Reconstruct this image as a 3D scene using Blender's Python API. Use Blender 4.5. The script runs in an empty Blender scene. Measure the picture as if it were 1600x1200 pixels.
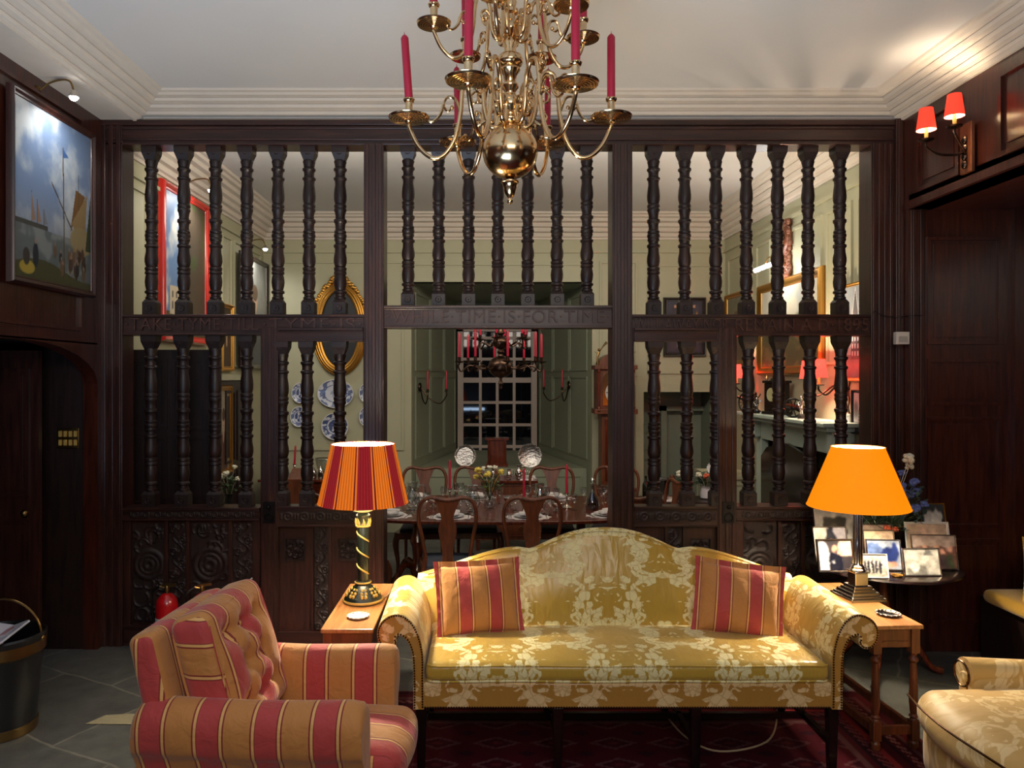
import bpy, bmesh, math, random
import numpy as np
from mathutils import Vector, Matrix, Euler
PI = math.pi
random.seed(7)
C = bpy.context.scene.collection
SC = bpy.context.scene

# ------------------------------------------------------------ camera, world, exposure, big lights
EYE = 1.9
cam = bpy.data.cameras.new('camera')
cam.sensor_width = 36.0
cam.lens = 27.0
cam.shift_x = 43 / 1600
cam.shift_y = -12 / 1600
cam.clip_start = 0.05
camo = bpy.data.objects.new('camera', cam)
camo.location = (0, 0, EYE)
camo.rotation_euler = (PI / 2, 0, 0)
C.objects.link(camo)
SC.camera = camo

SC.view_settings.view_transform = 'Standard'
SC.view_settings.look = 'None'
SC.view_settings.gamma = 1.0
SC.view_settings.use_curve_mapping = False
SC.view_settings.exposure = 0.0

world = bpy.data.worlds.new('night')
SC.world = world
world.use_nodes = True
world.node_tree.nodes['Background'].inputs[0].default_value = (0.010, 0.013, 0.022, 1)
world.node_tree.nodes['Background'].inputs[1].default_value = 1.0


def area(name, loc, rot, size, power, col, spread=PI):
    l = bpy.data.lights.new(name, 'AREA')
    l.shape = 'RECTANGLE'
    l.size, l.size_y = size
    l.energy = power
    l.color = col
    l.spread = spread
    o = bpy.data.objects.new(name, l)
    o.location = loc
    o.rotation_euler = rot
    C.objects.link(o)
    return o


def point(name, loc, power, col, r=0.03):
    l = bpy.data.lights.new(name, 'POINT')
    l.energy = power
    l.color = col
    l.shadow_soft_size = r
    o = bpy.data.objects.new(name, l)
    o.location = loc
    C.objects.link(o)
    return o


def spot(name, loc, target, power, col, angle, blend=0.5, r=0.03):
    l = bpy.data.lights.new(name, 'SPOT')
    l.energy = power
    l.color = col
    l.spot_size = angle
    l.spot_blend = blend
    l.shadow_soft_size = r
    o = bpy.data.objects.new(name, l)
    o.location = loc
    o.rotation_euler = (Vector(target) - Vector(loc)).to_track_quat('-Z', 'Y').to_euler()
    C.objects.link(o)
    return o


# light of the hall behind the camera; dining_fill is an added unseen light
area('hall_light', (0.4, -1.6, 3.3), (math.radians(52), 0, 0), (2.4, 1.0), 72, (1.0, 0.88, 0.76))
area('hall_cool_uplight', (-0.9, 0.6, 0.9), (PI, 0, 0), (1.8, 1.8), 165, (0.52, 0.72, 1.0))
area('dining_fill', (0.1, 5.72, 3.42), (math.radians(78), 0, 0), (4.6, 0.25), 62, (1.0, 0.90, 0.74))

# ------------------------------------------------------------ materials
def lin(c):
    return tuple((x / 12.92 if x <= 0.04045 else ((x + 0.055) / 1.055) ** 2.4) for x in [v / 255 for v in c])


MATS = {}


def newmat(name):
    m = bpy.data.materials.new(name)
    m.use_nodes = True
    nt = m.node_tree
    b = nt.nodes['Principled BSDF']
    MATS[name] = m
    return m, nt, b


def N(nt, kind, **kw):
    n = nt.nodes.new(kind)
    for k, v in kw.items():
        if k.startswith('i_'):
            n.inputs[k[2:].replace('_', ' ')].default_value = v
        else:
            setattr(n, k, v)
    return n


def L(nt, a, b):
    nt.links.new(a, b)


def plain(name, col, rough=0.5, metal=0.0, noise=0.06, nscale=8.0, bump=0.0, bscale=60.0, coat=0.0, spec=0.5, sheen=0.0):
    """solid colour with a little procedural mottling"""
    m, nt, b = newmat(name)
    c = lin(col)
    tc = N(nt, 'ShaderNodeTexCoord')
    nz = N(nt, 'ShaderNodeTexNoise', i_Scale=nscale, i_Detail=4.0)
    L(nt, tc.outputs['Object'], nz.inputs['Vector'])
    mx = N(nt, 'ShaderNodeMix', data_type='RGBA')
    mx.inputs[6].default_value = tuple(x * (1 - noise) for x in c) + (1,)
    mx.inputs[7].default_value = tuple(min(1, x * (1 + noise)) for x in c) + (1,)
    L(nt, nz.outputs['Fac'], mx.inputs[0])
    L(nt, mx.outputs[2], b.inputs['Base Color'])
    b.inputs['Roughness'].default_value = rough
    b.inputs['Metallic'].default_value = metal
    b.inputs['Coat Weight'].default_value = coat
    b.inputs['Specular IOR Level'].default_value = spec
    b.inputs['Sheen Weight'].default_value = sheen
    if bump:
        n2 = N(nt, 'ShaderNodeTexNoise', i_Scale=bscale, i_Detail=3.0)
        L(nt, tc.outputs['Object'], n2.inputs['Vector'])
        bp = N(nt, 'ShaderNodeBump', i_Strength=bump, i_Distance=0.01)
        L(nt, n2.outputs['Fac'], bp.inputs['Height'])
        L(nt, bp.outputs['Normal'], b.inputs['Normal'])
    return m


def wood(name, c1, c2, rough=0.35, stretch=(14, 14, 1.2), scale=3.0, bump=0.15, coat=0.0):
    m, nt, b = newmat(name)
    tc = N(nt, 'ShaderNodeTexCoord')
    mp = N(nt, 'ShaderNodeMapping')
    mp.inputs['Scale'].default_value = stretch
    L(nt, tc.outputs['Object'], mp.inputs['Vector'])
    nz = N(nt, 'ShaderNodeTexNoise', i_Scale=scale, i_Detail=6.0, i_Distortion=0.6)
    L(nt, mp.outputs[0], nz.inputs['Vector'])
    cr = N(nt, 'ShaderNodeValToRGB')
    cr.color_ramp.elements[0].position = 0.32
    cr.color_ramp.elements[0].color = lin(c1) + (1,)
    cr.color_ramp.elements[1].position = 0.7
    cr.color_ramp.elements[1].color = lin(c2) + (1,)
    L(nt, nz.outputs['Fac'], cr.inputs[0])
    L(nt, cr.outputs[0], b.inputs['Base Color'])
    b.inputs['Roughness'].default_value = rough
    b.inputs['Coat Weight'].default_value = coat
    b.inputs['Coat Roughness'].default_value = 0.15
    bp = N(nt, 'ShaderNodeBump', i_Strength=bump, i_Distance=0.004)
    L(nt, nz.outputs['Fac'], bp.inputs['Height'])
    L(nt, bp.outputs['Normal'], b.inputs['Normal'])
    return m


def metal(name, col, rough=0.15):
    return plain(name, col, rough, 1.0, 0.08, 20)


def glow(name, col, strength, base=None):
    m, nt, b = newmat(name)
    b.inputs['Base Color'].default_value = lin(base or col) + (1,)
    b.inputs['Emission Color'].default_value = lin(col) + (1,)
    b.inputs['Emission Strength'].default_value = strength
    b.inputs['Roughness'].default_value = 0.8
    return m


def stripes(name, axis, period, offset=0.0, alt=None):
    """woven stripes; axis picks the object coordinate that runs across the stripes"""
    m, nt, b = newmat(name)
    tc = N(nt, 'ShaderNodeTexCoord')
    sp = N(nt, 'ShaderNodeSeparateXYZ')
    L(nt, tc.outputs['Object'], sp.inputs[0])
    a = N(nt, 'ShaderNodeMath', operation='MULTIPLY_ADD')
    if alt:
        ns = N(nt, 'ShaderNodeSeparateXYZ')
        L(nt, tc.outputs['Normal'], ns.inputs[0])
        ab = N(nt, 'ShaderNodeMath', operation='ABSOLUTE')
        L(nt, ns.outputs['XYZ'.index(axis)], ab.inputs[0])
        gt = N(nt, 'ShaderNodeMath', operation='GREATER_THAN')
        gt.inputs[1].default_value = 0.72
        L(nt, ab.outputs[0], gt.inputs[0])
        mxa = N(nt, 'ShaderNodeMix', data_type='FLOAT')
        L(nt, gt.outputs[0], mxa.inputs[0])
        L(nt, sp.outputs['XYZ'.index(axis)], mxa.inputs[2])
        L(nt, sp.outputs['XYZ'.index(alt)], mxa.inputs[3])
        L(nt, mxa.outputs[0], a.inputs[0])
    else:
        L(nt, sp.outputs['XYZ'.index(axis)], a.inputs[0])
    a.inputs[1].default_value = 1.0 / period
    a.inputs[2].default_value = offset + 20.0
    fr = N(nt, 'ShaderNodeMath', operation='FRACT')
    L(nt, a.outputs[0], fr.inputs[0])
    cr = N(nt, 'ShaderNodeValToRGB')
    cr.color_ramp.interpolation = 'CONSTANT'
    tan, cream, red, dark = (196, 132, 66), (228, 176, 104), (186, 66, 62), (140, 44, 34)
    seq = [(0, tan), (.21, dark), (.235, cream), (.285, dark), (.30, red), (.66, dark), (.68, cream), (.73, dark), (.755, tan)]
    el = cr.color_ramp.elements
    el[0].position = 0
    el[0].color = lin(seq[0][1]) + (1,)
    el[1].position = seq[1][0]
    el[1].color = lin(seq[1][1]) + (1,)
    for p, c in seq[2:]:
        e = el.new(p)
        e.color = lin(c) + (1,)
    L(nt, fr.outputs[0], cr.inputs[0])
    nz = N(nt, 'ShaderNodeTexNoise', i_Scale=260.0, i_Detail=2.0)
    L(nt, tc.outputs['Object'], nz.inputs['Vector'])
    mx = N(nt, 'ShaderNodeMix', data_type='RGBA', blend_type='MULTIPLY')
    mx.inputs[0].default_value = 0.35
    L(nt, cr.outputs[0], mx.inputs[6])
    L(nt, nz.outputs['Color'], mx.inputs[7])
    L(nt, cr.outputs[0], mx.inputs[6])
    L(nt, cr.outputs[0], b.inputs['Base Color'])
    n2 = N(nt, 'ShaderNodeTexNoise', i_Scale=14.0, i_Detail=3.0, i_Distortion=0.8)
    L(nt, tc.outputs['Object'], n2.inputs['Vector'])
    bp = N(nt, 'ShaderNodeBump', i_Strength=0.45, i_Distance=0.02)
    L(nt, n2.outputs['Fac'], bp.inputs['Height'])
    L(nt, bp.outputs['Normal'], b.inputs['Normal'])
    b.inputs['Roughness'].default_value = 0.7
    b.inputs['Sheen Weight'].default_value = 0.25
    return m


def damask(name, mode, ground=(192, 156, 60), motif=(238, 226, 168), P=0.62, Q=0.56, rough=0.30):
    """mirrored floral damask: satin ground, paler motif. mode 'body': across=x, up=y+z ; 'arm': across=y, up=x+z"""
    m, nt, b = newmat(name)
    tc = N(nt, 'ShaderNodeTexCoord')
    sp = N(nt, 'ShaderNodeSeparateXYZ')
    L(nt, tc.outputs['Object'], sp.inputs[0])
    X, Y, Z = sp.outputs[0], sp.outputs[1], sp.outputs[2]

    def M(op, *ins):
        n = N(nt, 'ShaderNodeMath', operation=op)
        for i, v in enumerate(ins):
            if isinstance(v, (int, float)):
                n.inputs[i].default_value = v
            else:
                L(nt, v, n.inputs[i])
        return n.outputs[0]
    if mode == 'body':
        u = X
        v = M('ADD', M('MULTIPLY', Y, 0.8), Z)
    elif mode == 'chair':
        u = M('ADD', Y, Z)
        v = M('ADD', X, M('MULTIPLY', Z, 0.6))
    else:
        u = Y
        v = M('ADD', X, Z)
    up = M('PINGPONG', M('ADD', u, 20 * P), P / 2)          # mirror
    row = M('FLOOR', M('DIVIDE', v, Q))
    vq = M('MODULO', M('ADD', v, 20 * Q), Q)
    cv = N(nt, 'ShaderNodeCombineXYZ')
    L(nt, up, cv.inputs[0])
    L(nt, vq, cv.inputs[1])
    # clusters: staggered lozenges
    cu = M('COSINE', M('MULTIPLY', up, 2 * PI / P))
    cw = M('COSINE', M('MULTIPLY', vq, 2 * PI / Q))
    cl = M('MULTIPLY', cu, cw)
    rim = M('SUBTRACT', 1.0, M('MULTIPLY', M('ABSOLUTE', M('SUBTRACT', cl, 0.12)), 2.6))
    nz = N(nt, 'ShaderNodeTexNoise', i_Scale=9.0, i_Detail=1.6, i_Distortion=2.0)
    L(nt, cv.outputs[0], nz.inputs['Vector'])
    vo = N(nt, 'ShaderNodeTexVoronoi', i_Scale=26.0)
    L(nt, cv.outputs[0], vo.inputs['Vector'])
    s = M('ADD', M('MULTIPLY', nz.outputs['Fac'], 1.9), M('MULTIPLY', rim, 0.22))
    s = M('SUBTRACT', s, M('MULTIPLY', vo.outputs['Distance'], 0.24))
    s = M('ADD', s, M('MULTIPLY', cl, 0.16))
    st = N(nt, 'ShaderNodeMapRange')
    L(nt, s, st.inputs[0])
    st.inputs[1].default_value = 0.865
    st.inputs[2].default_value = 0.895
    # petals outlines
    ve = N(nt, 'ShaderNodeTexVoronoi', feature='DISTANCE_TO_EDGE', i_Scale=26.0)
    L(nt, cv.outputs[0], ve.inputs['Vector'])
    ed = N(nt, 'ShaderNodeMapRange')
    L(nt, ve.outputs['Distance'], ed.inputs[0])
    ed.inputs[1].default_value = 0.02
    ed.inputs[2].default_value = 0.09
    f = M('MULTIPLY', st.outputs[0], M('ADD', M('MULTIPLY', ed.outputs[0], 0.45), 0.55))
    mx = N(nt, 'ShaderNodeMix', data_type='RGBA')
    mx.inputs[6].default_value = lin(ground) + (1,)
    mx.inputs[7].default_value = lin(motif) + (1,)
    L(nt, f, mx.inputs[0])
    L(nt, mx.outputs[2], b.inputs['Base Color'])
    rr = N(nt, 'ShaderNodeMapRange')
    L(nt, f, rr.inputs[0])
    rr.inputs[3].default_value = rough
    rr.inputs[4].default_value = 0.6
    L(nt, rr.outputs[0], b.inputs['Roughness'])
    b.inputs['Sheen Weight'].default_value = 0.2
    b.inputs['Specular IOR Level'].default_value = 0.6
    n2 = N(nt, 'ShaderNodeTexNoise', i_Scale=7.0, i_Detail=2.0, i_Distortion=0.6)
    mp = N(nt, 'ShaderNodeMapping')
    mp.inputs['Scale'].default_value = (2.6, 0.8, 0.8) if mode == 'body' else (0.8, 2.0, 0.8)
    L(nt, tc.outputs['Object'], mp.inputs['Vector'])
    L(nt, mp.outputs[0], n2.inputs['Vector'])
    h = M('ADD', M('MULTIPLY', n2.outputs['Fac'], 1.0), M('MULTIPLY', f, 0.04))
    bp = N(nt, 'ShaderNodeBump', i_Strength=0.24, i_Distance=0.03)
    L(nt, h, bp.inputs['Height'])
    L(nt, bp.outputs['Normal'], b.inputs['Normal'])
    return m


def thin_glass(name, tint=(235, 240, 240), edge=0.25):
    m, nt, b = newmat(name)
    nt.nodes.remove(b)
    out = nt.nodes['Material Output']
    tr = N(nt, 'ShaderNodeBsdfTransparent')
    tr.inputs[0].default_value = lin(tint) + (1,)
    gl = N(nt, 'ShaderNodeBsdfGlossy', i_Roughness=0.04)
    lw = N(nt, 'ShaderNodeLayerWeight', i_Blend=edge)
    mr = N(nt, 'ShaderNodeMapRange')
    mr.inputs[3].default_value = 0.13
    mr.inputs[4].default_value = 1.0
    L(nt, lw.outputs['Facing'], mr.inputs[0])
    mx = N(nt, 'ShaderNodeMixShader')
    L(nt, mr.outputs[0], mx.inputs[0])
    L(nt, tr.outputs[0], mx.inputs[1])
    L(nt, gl.outputs[0], mx.inputs[2])
    L(nt, mx.outputs[0], out.inputs[0])
    return m


def shade_cloth(name, col, transp, em, emcol=None, stripe=None):
    """lampshade fabric: lets tinted light through and glows"""
    m, nt, b = newmat(name)
    out = nt.nodes['Material Output']
    c = lin(col)
    b.inputs['Base Color'].default_value = c + (1,)
    b.inputs['Roughness'].default_value = 0.8
    b.inputs['Emission Color'].default_value = lin(emcol or col) + (1,)
    b.inputs['Emission Strength'].default_value = em
    tr = N(nt, 'ShaderNodeBsdfTransparent')
    tr.inputs[0].default_value = c + (1,)
    mx = N(nt, 'ShaderNodeMixShader')
    mx.inputs[0].default_value = 1 - transp
    L(nt, tr.outputs[0], mx.inputs[1])
    L(nt, b.outputs[0], mx.inputs[2])
    L(nt, mx.outputs[0], out.inputs[0])
    if stripe:
        tc = N(nt, 'ShaderNodeTexCoord')
        sp = N(nt, 'ShaderNodeSeparateXYZ')
        L(nt, tc.outputs['Object'], sp.inputs[0])
        at = N(nt, 'ShaderNodeMath', operation='ARCTAN2')
        L(nt, sp.outputs[1], at.inputs[0])
        L(nt, sp.outputs[0], at.inputs[1])
        mu = N(nt, 'ShaderNodeMath', operation='MULTIPLY_ADD')
        L(nt, at.outputs[0], mu.inputs[0])
        mu.inputs[1].default_value = stripe / (2 * PI)
        mu.inputs[2].default_value = 20.2
        fr = N(nt, 'ShaderNodeMath', operation='FRACT')
        L(nt, mu.outputs[0], fr.inputs[0])
        cr = N(nt, 'ShaderNodeValToRGB')
        cr.color_ramp.interpolation = 'CONSTANT'
        seq = [(0, (236, 116, 20)), (.38, (120, 20, 22)), (.42, (236, 116, 40)), (.47, (150, 22, 30)), (.86, (236, 116, 40)), (.91, (110, 18, 20)), (.95, (236, 116, 20))]
        el = cr.color_ramp.elements
        el[0].color = lin(seq[0][1]) + (1,)
        el[1].position = seq[1][0]
        el[1].color = lin(seq[1][1]) + (1,)
        for p, cc in seq[2:]:
            e = el.new(p)
            e.color = lin(cc) + (1,)
        L(nt, fr.outputs[0], cr.inputs[0])
        # pleats
        m2 = N(nt, 'ShaderNodeMath', operation='MULTIPLY')
        L(nt, at.outputs[0], m2.inputs[0])
        m2.inputs[1].default_value = 90.0
        si = N(nt, 'ShaderNodeMath', operation='SINE')
        L(nt, m2.outputs[0], si.inputs[0])
        bp = N(nt, 'ShaderNodeBump', i_Strength=0.6, i_Distance=0.006)
        L(nt, si.outputs[0], bp.inputs['Height'])
        L(nt, bp.outputs['Normal'], b.inputs['Normal'])
        mr = N(nt, 'ShaderNodeMapRange')
        mr.inputs[1].default_value = -1
        mr.inputs[3].default_value = em * 0.6
        mr.inputs[4].default_value = em * 1.15
        L(nt, si.outputs[0], mr.inputs[0])
        L(nt, mr.outputs[0], b.inputs['Emission Strength'])
        dk = N(nt, 'ShaderNodeMix', data_type='RGBA', blend_type='MULTIPLY')
        dk.inputs[0].default_value = 1.0
        dk.inputs[7].default_value = (.35, .35, .35, 1)
        L(nt, cr.outputs[0], dk.inputs[6])
        L(nt, dk.outputs[2], b.inputs['Base Color'])
        L(nt, cr.outputs[0], b.inputs['Emission Color'])
    return m


def vcol_mat(name, rough=0.5, spec=0.4, metalv=0.0, bump=0.0):
    m, nt, b = newmat(name)
    a = N(nt, 'ShaderNodeAttribute', attribute_name='paint')
    L(nt, a.outputs['Color'], b.inputs['Base Color'])
    b.inputs['Roughness'].default_value = rough
    b.inputs['Specular IOR Level'].default_value = spec
    if bump:
        tc = N(nt, 'ShaderNodeTexCoord')
        n2 = N(nt, 'ShaderNodeTexNoise', i_Scale=300.0, i_Detail=3.0)
        L(nt, tc.outputs['Object'], n2.inputs['Vector'])
        bp = N(nt, 'ShaderNodeBump', i_Strength=bump, i_Distance=0.004)
        L(nt, n2.outputs['Fac'], bp.inputs['Height'])
        L(nt, bp.outputs['Normal'], b.inputs['Normal'])
    return m


OAK = wood('dark_oak', (36, 17, 13), (66, 34, 26), 0.38, coat=0.15)
LITOAK = wood('oak_lightened_as_lit', (54, 30, 23), (82, 50, 39), 0.42, stretch=(1.2, 14, 14), bump=0.05)  # the rail's own oak, painted lighter so raised letters look lit
OAK_H = wood('dark_oak_horizontal', (36, 17, 13), (66, 34, 26), 0.38, stretch=(1.2, 14, 14), coat=0.15)
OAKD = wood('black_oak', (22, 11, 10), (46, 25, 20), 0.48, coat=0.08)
CARVED = wood('carved_black_oak', (24, 12, 10), (46, 25, 20), 0.55, coat=0.0)
PANEL = wood('mahogany_panelling', (44, 17, 11), (78, 34, 22), 0.28, coat=0.4)
WALNUT = wood('walnut', (80, 40, 22), (122, 66, 36), 0.4, coat=0.1)
TABLETOP = wood('oak_table_top', (150, 96, 52), (190, 130, 78), 0.3, stretch=(16, 1.2, 10), coat=0.3)
MAHOG = wood('mahogany', (70, 26, 14), (112, 48, 26), 0.22, coat=0.4)
BLACKWOOD = wood('ebonised_wood', (14, 8, 8), (34, 16, 14), 0.25, coat=0.3)
PLASTER = plain('ceiling_plaster', (206, 204, 202), 0.8, noise=0.05, nscale=1.4, bump=0.12, bscale=9)
CORNICE = plain('cornice_plaster', (206, 196, 184), 0.75, noise=0.08, nscale=5)
GREEN = plain('pale_green_paint', (172, 170, 142), 0.55, noise=0.05, nscale=2.5)
GREEN2 = plain('sage_green_paint', (142, 148, 126), 0.55, noise=0.06, nscale=2.5)
WHITEPAINT = plain('pinkish_white_paint', (190, 170, 160), 0.45, noise=0.05)
MINT = plain('pale_mint_paint', (190, 205, 192), 0.4, noise=0.04)
BRASS = metal('polished_brass', (226, 190, 140), 0.17)
OLDBRASS = metal('old_brass', (150, 120, 74), 0.32)
BRONZE = metal('dark_bronze', (78, 60, 50), 0.3)
TRAYSILVER = plain('chased_silver', (200, 196, 192), 0.3, 1.0, 0.1, 30, bump=0.8, bscale=40)
SILVER = metal('silver', (214, 208, 202), 0.14)
STEEL = metal('steel', (150, 150, 150), 0.25)
IRON = plain('black_iron', (22, 20, 20), 0.4, 0.5)
GOLD = metal('gilt', (186, 138, 66), 0.38)
GILTPAINT = plain('gilt_paint', (226, 190, 104), 0.35, 0.35)
REDWAX = plain('red_wax', (178, 20, 52), 0.38, noise=0.04, spec=0.5)
REDPAINT = plain('red_enamel', (176, 16, 24), 0.25, coat=0.5)
BLACKPAINT = plain('black_lacquer', (18, 18, 20), 0.3, coat=0.3)
DKGREEN = plain('dark_green_lacquer', (22, 28, 22), 0.3, coat=0.4)
CREAMPAINT = plain('cream_paint', (236, 232, 176), 0.5)
WHITE = plain('white_linen', (214, 208, 204), 0.8, bump=0.2, bscale=80)
CHINA = plain('white_china', (222, 222, 226), 0.2, coat=0.5)
PAPER = plain('paper', (208, 208, 214), 0.7)
TERRACOTTA = plain('terracotta_tile', (166, 92, 62), 0.6, noise=0.15)
LEAF = plain('leaf', (58, 78, 44), 0.5, noise=0.3, nscale=30)
LEAF2 = plain('blue_green_leaf', (64, 84, 74), 0.55, noise=0.3, nscale=30)
YROSE = plain('yellow_petal', (226, 198, 82), 0.6, noise=0.12, nscale=30)
WROSE = plain('white_petal', (226, 222, 200), 0.6, noise=0.08, nscale=30)
BROSE = plain('blue_petal', (98, 110, 170), 0.6, noise=0.15, nscale=30)
PROSE = plain('coral_petal', (206, 96, 66), 0.6, noise=0.15, nscale=30)
BLUEPAD = plain('blue_grey_upholstery', (58, 66, 80), 0.8, bump=0.2)
CORD = plain('cream_flex', (170, 150, 120), 0.5)
GLASS = thin_glass('clear_glass')
WINDOWGLASS = None
WINE = plain('dark_wine', (40, 10, 16), 0.1, coat=1.0)
BOTTLE = plain('dark_bottle_glass', (14, 20, 16), 0.08, coat=1.0)
YCLOTH = plain('mustard_cloth', (196, 150, 48), 0.7, noise=0.1, bump=0.2, sheen=0.3)
WHITEPLASTIC = plain('white_plastic', (190, 184, 176), 0.5)
NAILS = metal('antique_nail', (84, 52, 30), 0.3)
BULB = glow('lit_bulb', (255, 246, 225), 30)
COOLBULB = glow('lit_cool_bulb', (255, 252, 248), 40)
VC = vcol_mat('painted_canvas', 0.42, 0.4, bump=0.1)
VCP = vcol_mat('photograph', 0.25, 0.5)
VCR = vcol_mat('rug_pile', 0.95, 0.1, bump=0.9)
VCC = vcol_mat('transfer_printed_china', 0.15, 0.6)
SHORANGE = shade_cloth('orange_silk_shade', (150, 70, 10), 0.0, 1.0, (255, 140, 0))
SHSTRIPE = shade_cloth('striped_pleated_shade', (200, 80, 20), 0.0, 0.75, stripe=7)
SHRED = shade_cloth('red_lampshade', (255, 60, 46), 0.06, 1.2, (255, 96, 80))
SHRED2 = shade_cloth('red_lampshade_lined', (236, 60, 40), 0.0, 0.9, (245, 66, 44))
LINING = plain('white_lining', (248, 240, 224), 0.8)
D_BODY = damask('gold_damask', 'body')
D_ARM = damask('gold_damask_arm', 'arm')
D_SIDE = damask('pale_gold_damask', 'body', (178, 130, 56), (228, 196, 140))
D_CHAIR = damask('cream_gold_damask', 'chair', (204, 164, 92), (232, 204, 146), 0.42, 0.46, 0.5)
ST_X = stripes('striped_linen_x', 'X', 0.215, 0.15)
ST_Y = stripes('striped_linen_y', 'Y', 0.215, 0.3, 'X')
ST_C = stripes('striped_linen_cushion', 'Y', 0.215, 0.3, 'Z')
ST_P = stripes('striped_pillow', 'X', 0.162, 0.98)

# panelled wall paint: glass of the bay window, night behind it
m, nt, b = newmat('night_window_glass')
b.inputs['Base Color'].default_value = (0.004, 0.005, 0.008, 1)
b.inputs['Roughness'].default_value = 0.03
b.inputs['Specular IOR Level'].default_value = 0.5
WINDOWGLASS = m

# flagstones
m, nt, b = newmat('flagstones')
tc = N(nt, 'ShaderNodeTexCoord')
nzd = N(nt, 'ShaderNodeTexNoise', i_Scale=2.5, i_Detail=3.0)
L(nt, tc.outputs['Object'], nzd.inputs['Vector'])
va = N(nt, 'ShaderNodeVectorMath', operation='MULTIPLY_ADD')
L(nt, nzd.outputs['Color'], va.inputs[0])
va.inputs[1].default_value = (0.1, 0.1, 0.0)
L(nt, tc.outputs['Object'], va.inputs[2])
mpf = N(nt, 'ShaderNodeMapping')
mpf.inputs['Rotation'].default_value = (0, 0, 0.5)
L(nt, va.outputs[0], mpf.inputs['Vector'])
br = N(nt, 'ShaderNodeTexBrick', i_Scale=1.0, i_Mortar_Size=0.007, i_Brick_Width=0.85, i_Row_Height=0.62)
br.inputs['Color1'].default_value = lin((84, 84, 80)) + (1,)
br.inputs['Color2'].default_value = lin((66, 66, 64)) + (1,)
br.inputs['Mortar'].default_value = lin((112, 108, 98)) + (1,)
L(nt, mpf.outputs[0], br.inputs['Vector'])
nf = N(nt, 'ShaderNodeTexNoise', i_Scale=9.0, i_Detail=6.0)
L(nt, tc.outputs['Object'], nf.inputs['Vector'])
mxf = N(nt, 'ShaderNodeMix', data_type='RGBA', blend_type='OVERLAY')
mxf.inputs[0].default_value = 0.5
L(nt, br.outputs['Color'], mxf.inputs[6])
L(nt, nf.outputs['Fac'], mxf.inputs[7])
L(nt, mxf.outputs[2], b.inputs['Base Color'])
b.inputs['Roughness'].default_value = 0.5
bp = N(nt, 'ShaderNodeBump', i_Strength=0.35, i_Distance=0.02)
L(nt, nf.outputs['Fac'], bp.inputs['Height'])
L(nt, bp.outputs['Normal'], b.inputs['Normal'])
FLAG = m


# ------------------------------------------------------------ mesh helpers
def catmull(pts, n=6, closed=False):
    P = [Vector(p) for p in pts]
    out = []
    m = len(P)
    rng = range(m if closed else m - 1)
    for i in rng:
        if closed:
            p0, p1, p2, p3 = P[(i - 1) % m], P[i], P[(i + 1) % m], P[(i + 2) % m]
        else:
            p0 = P[i - 1] if i else P[0] * 2 - P[1]
            p1, p2 = P[i], P[i + 1]
            p3 = P[i + 2] if i + 2 < m else P[-1] * 2 - P[-2]
        for k in range(n):
            t = k / n
            out.append(0.5 * ((2 * p1) + (-p0 + p2) * t + (2 * p0 - 5 * p1 + 4 * p2 - p3) * t * t + (-p0 + 3 * p1 - 3 * p2 + p3) * t ** 3))
    if not closed:
        out.append(P[-1])
    return out


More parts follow.
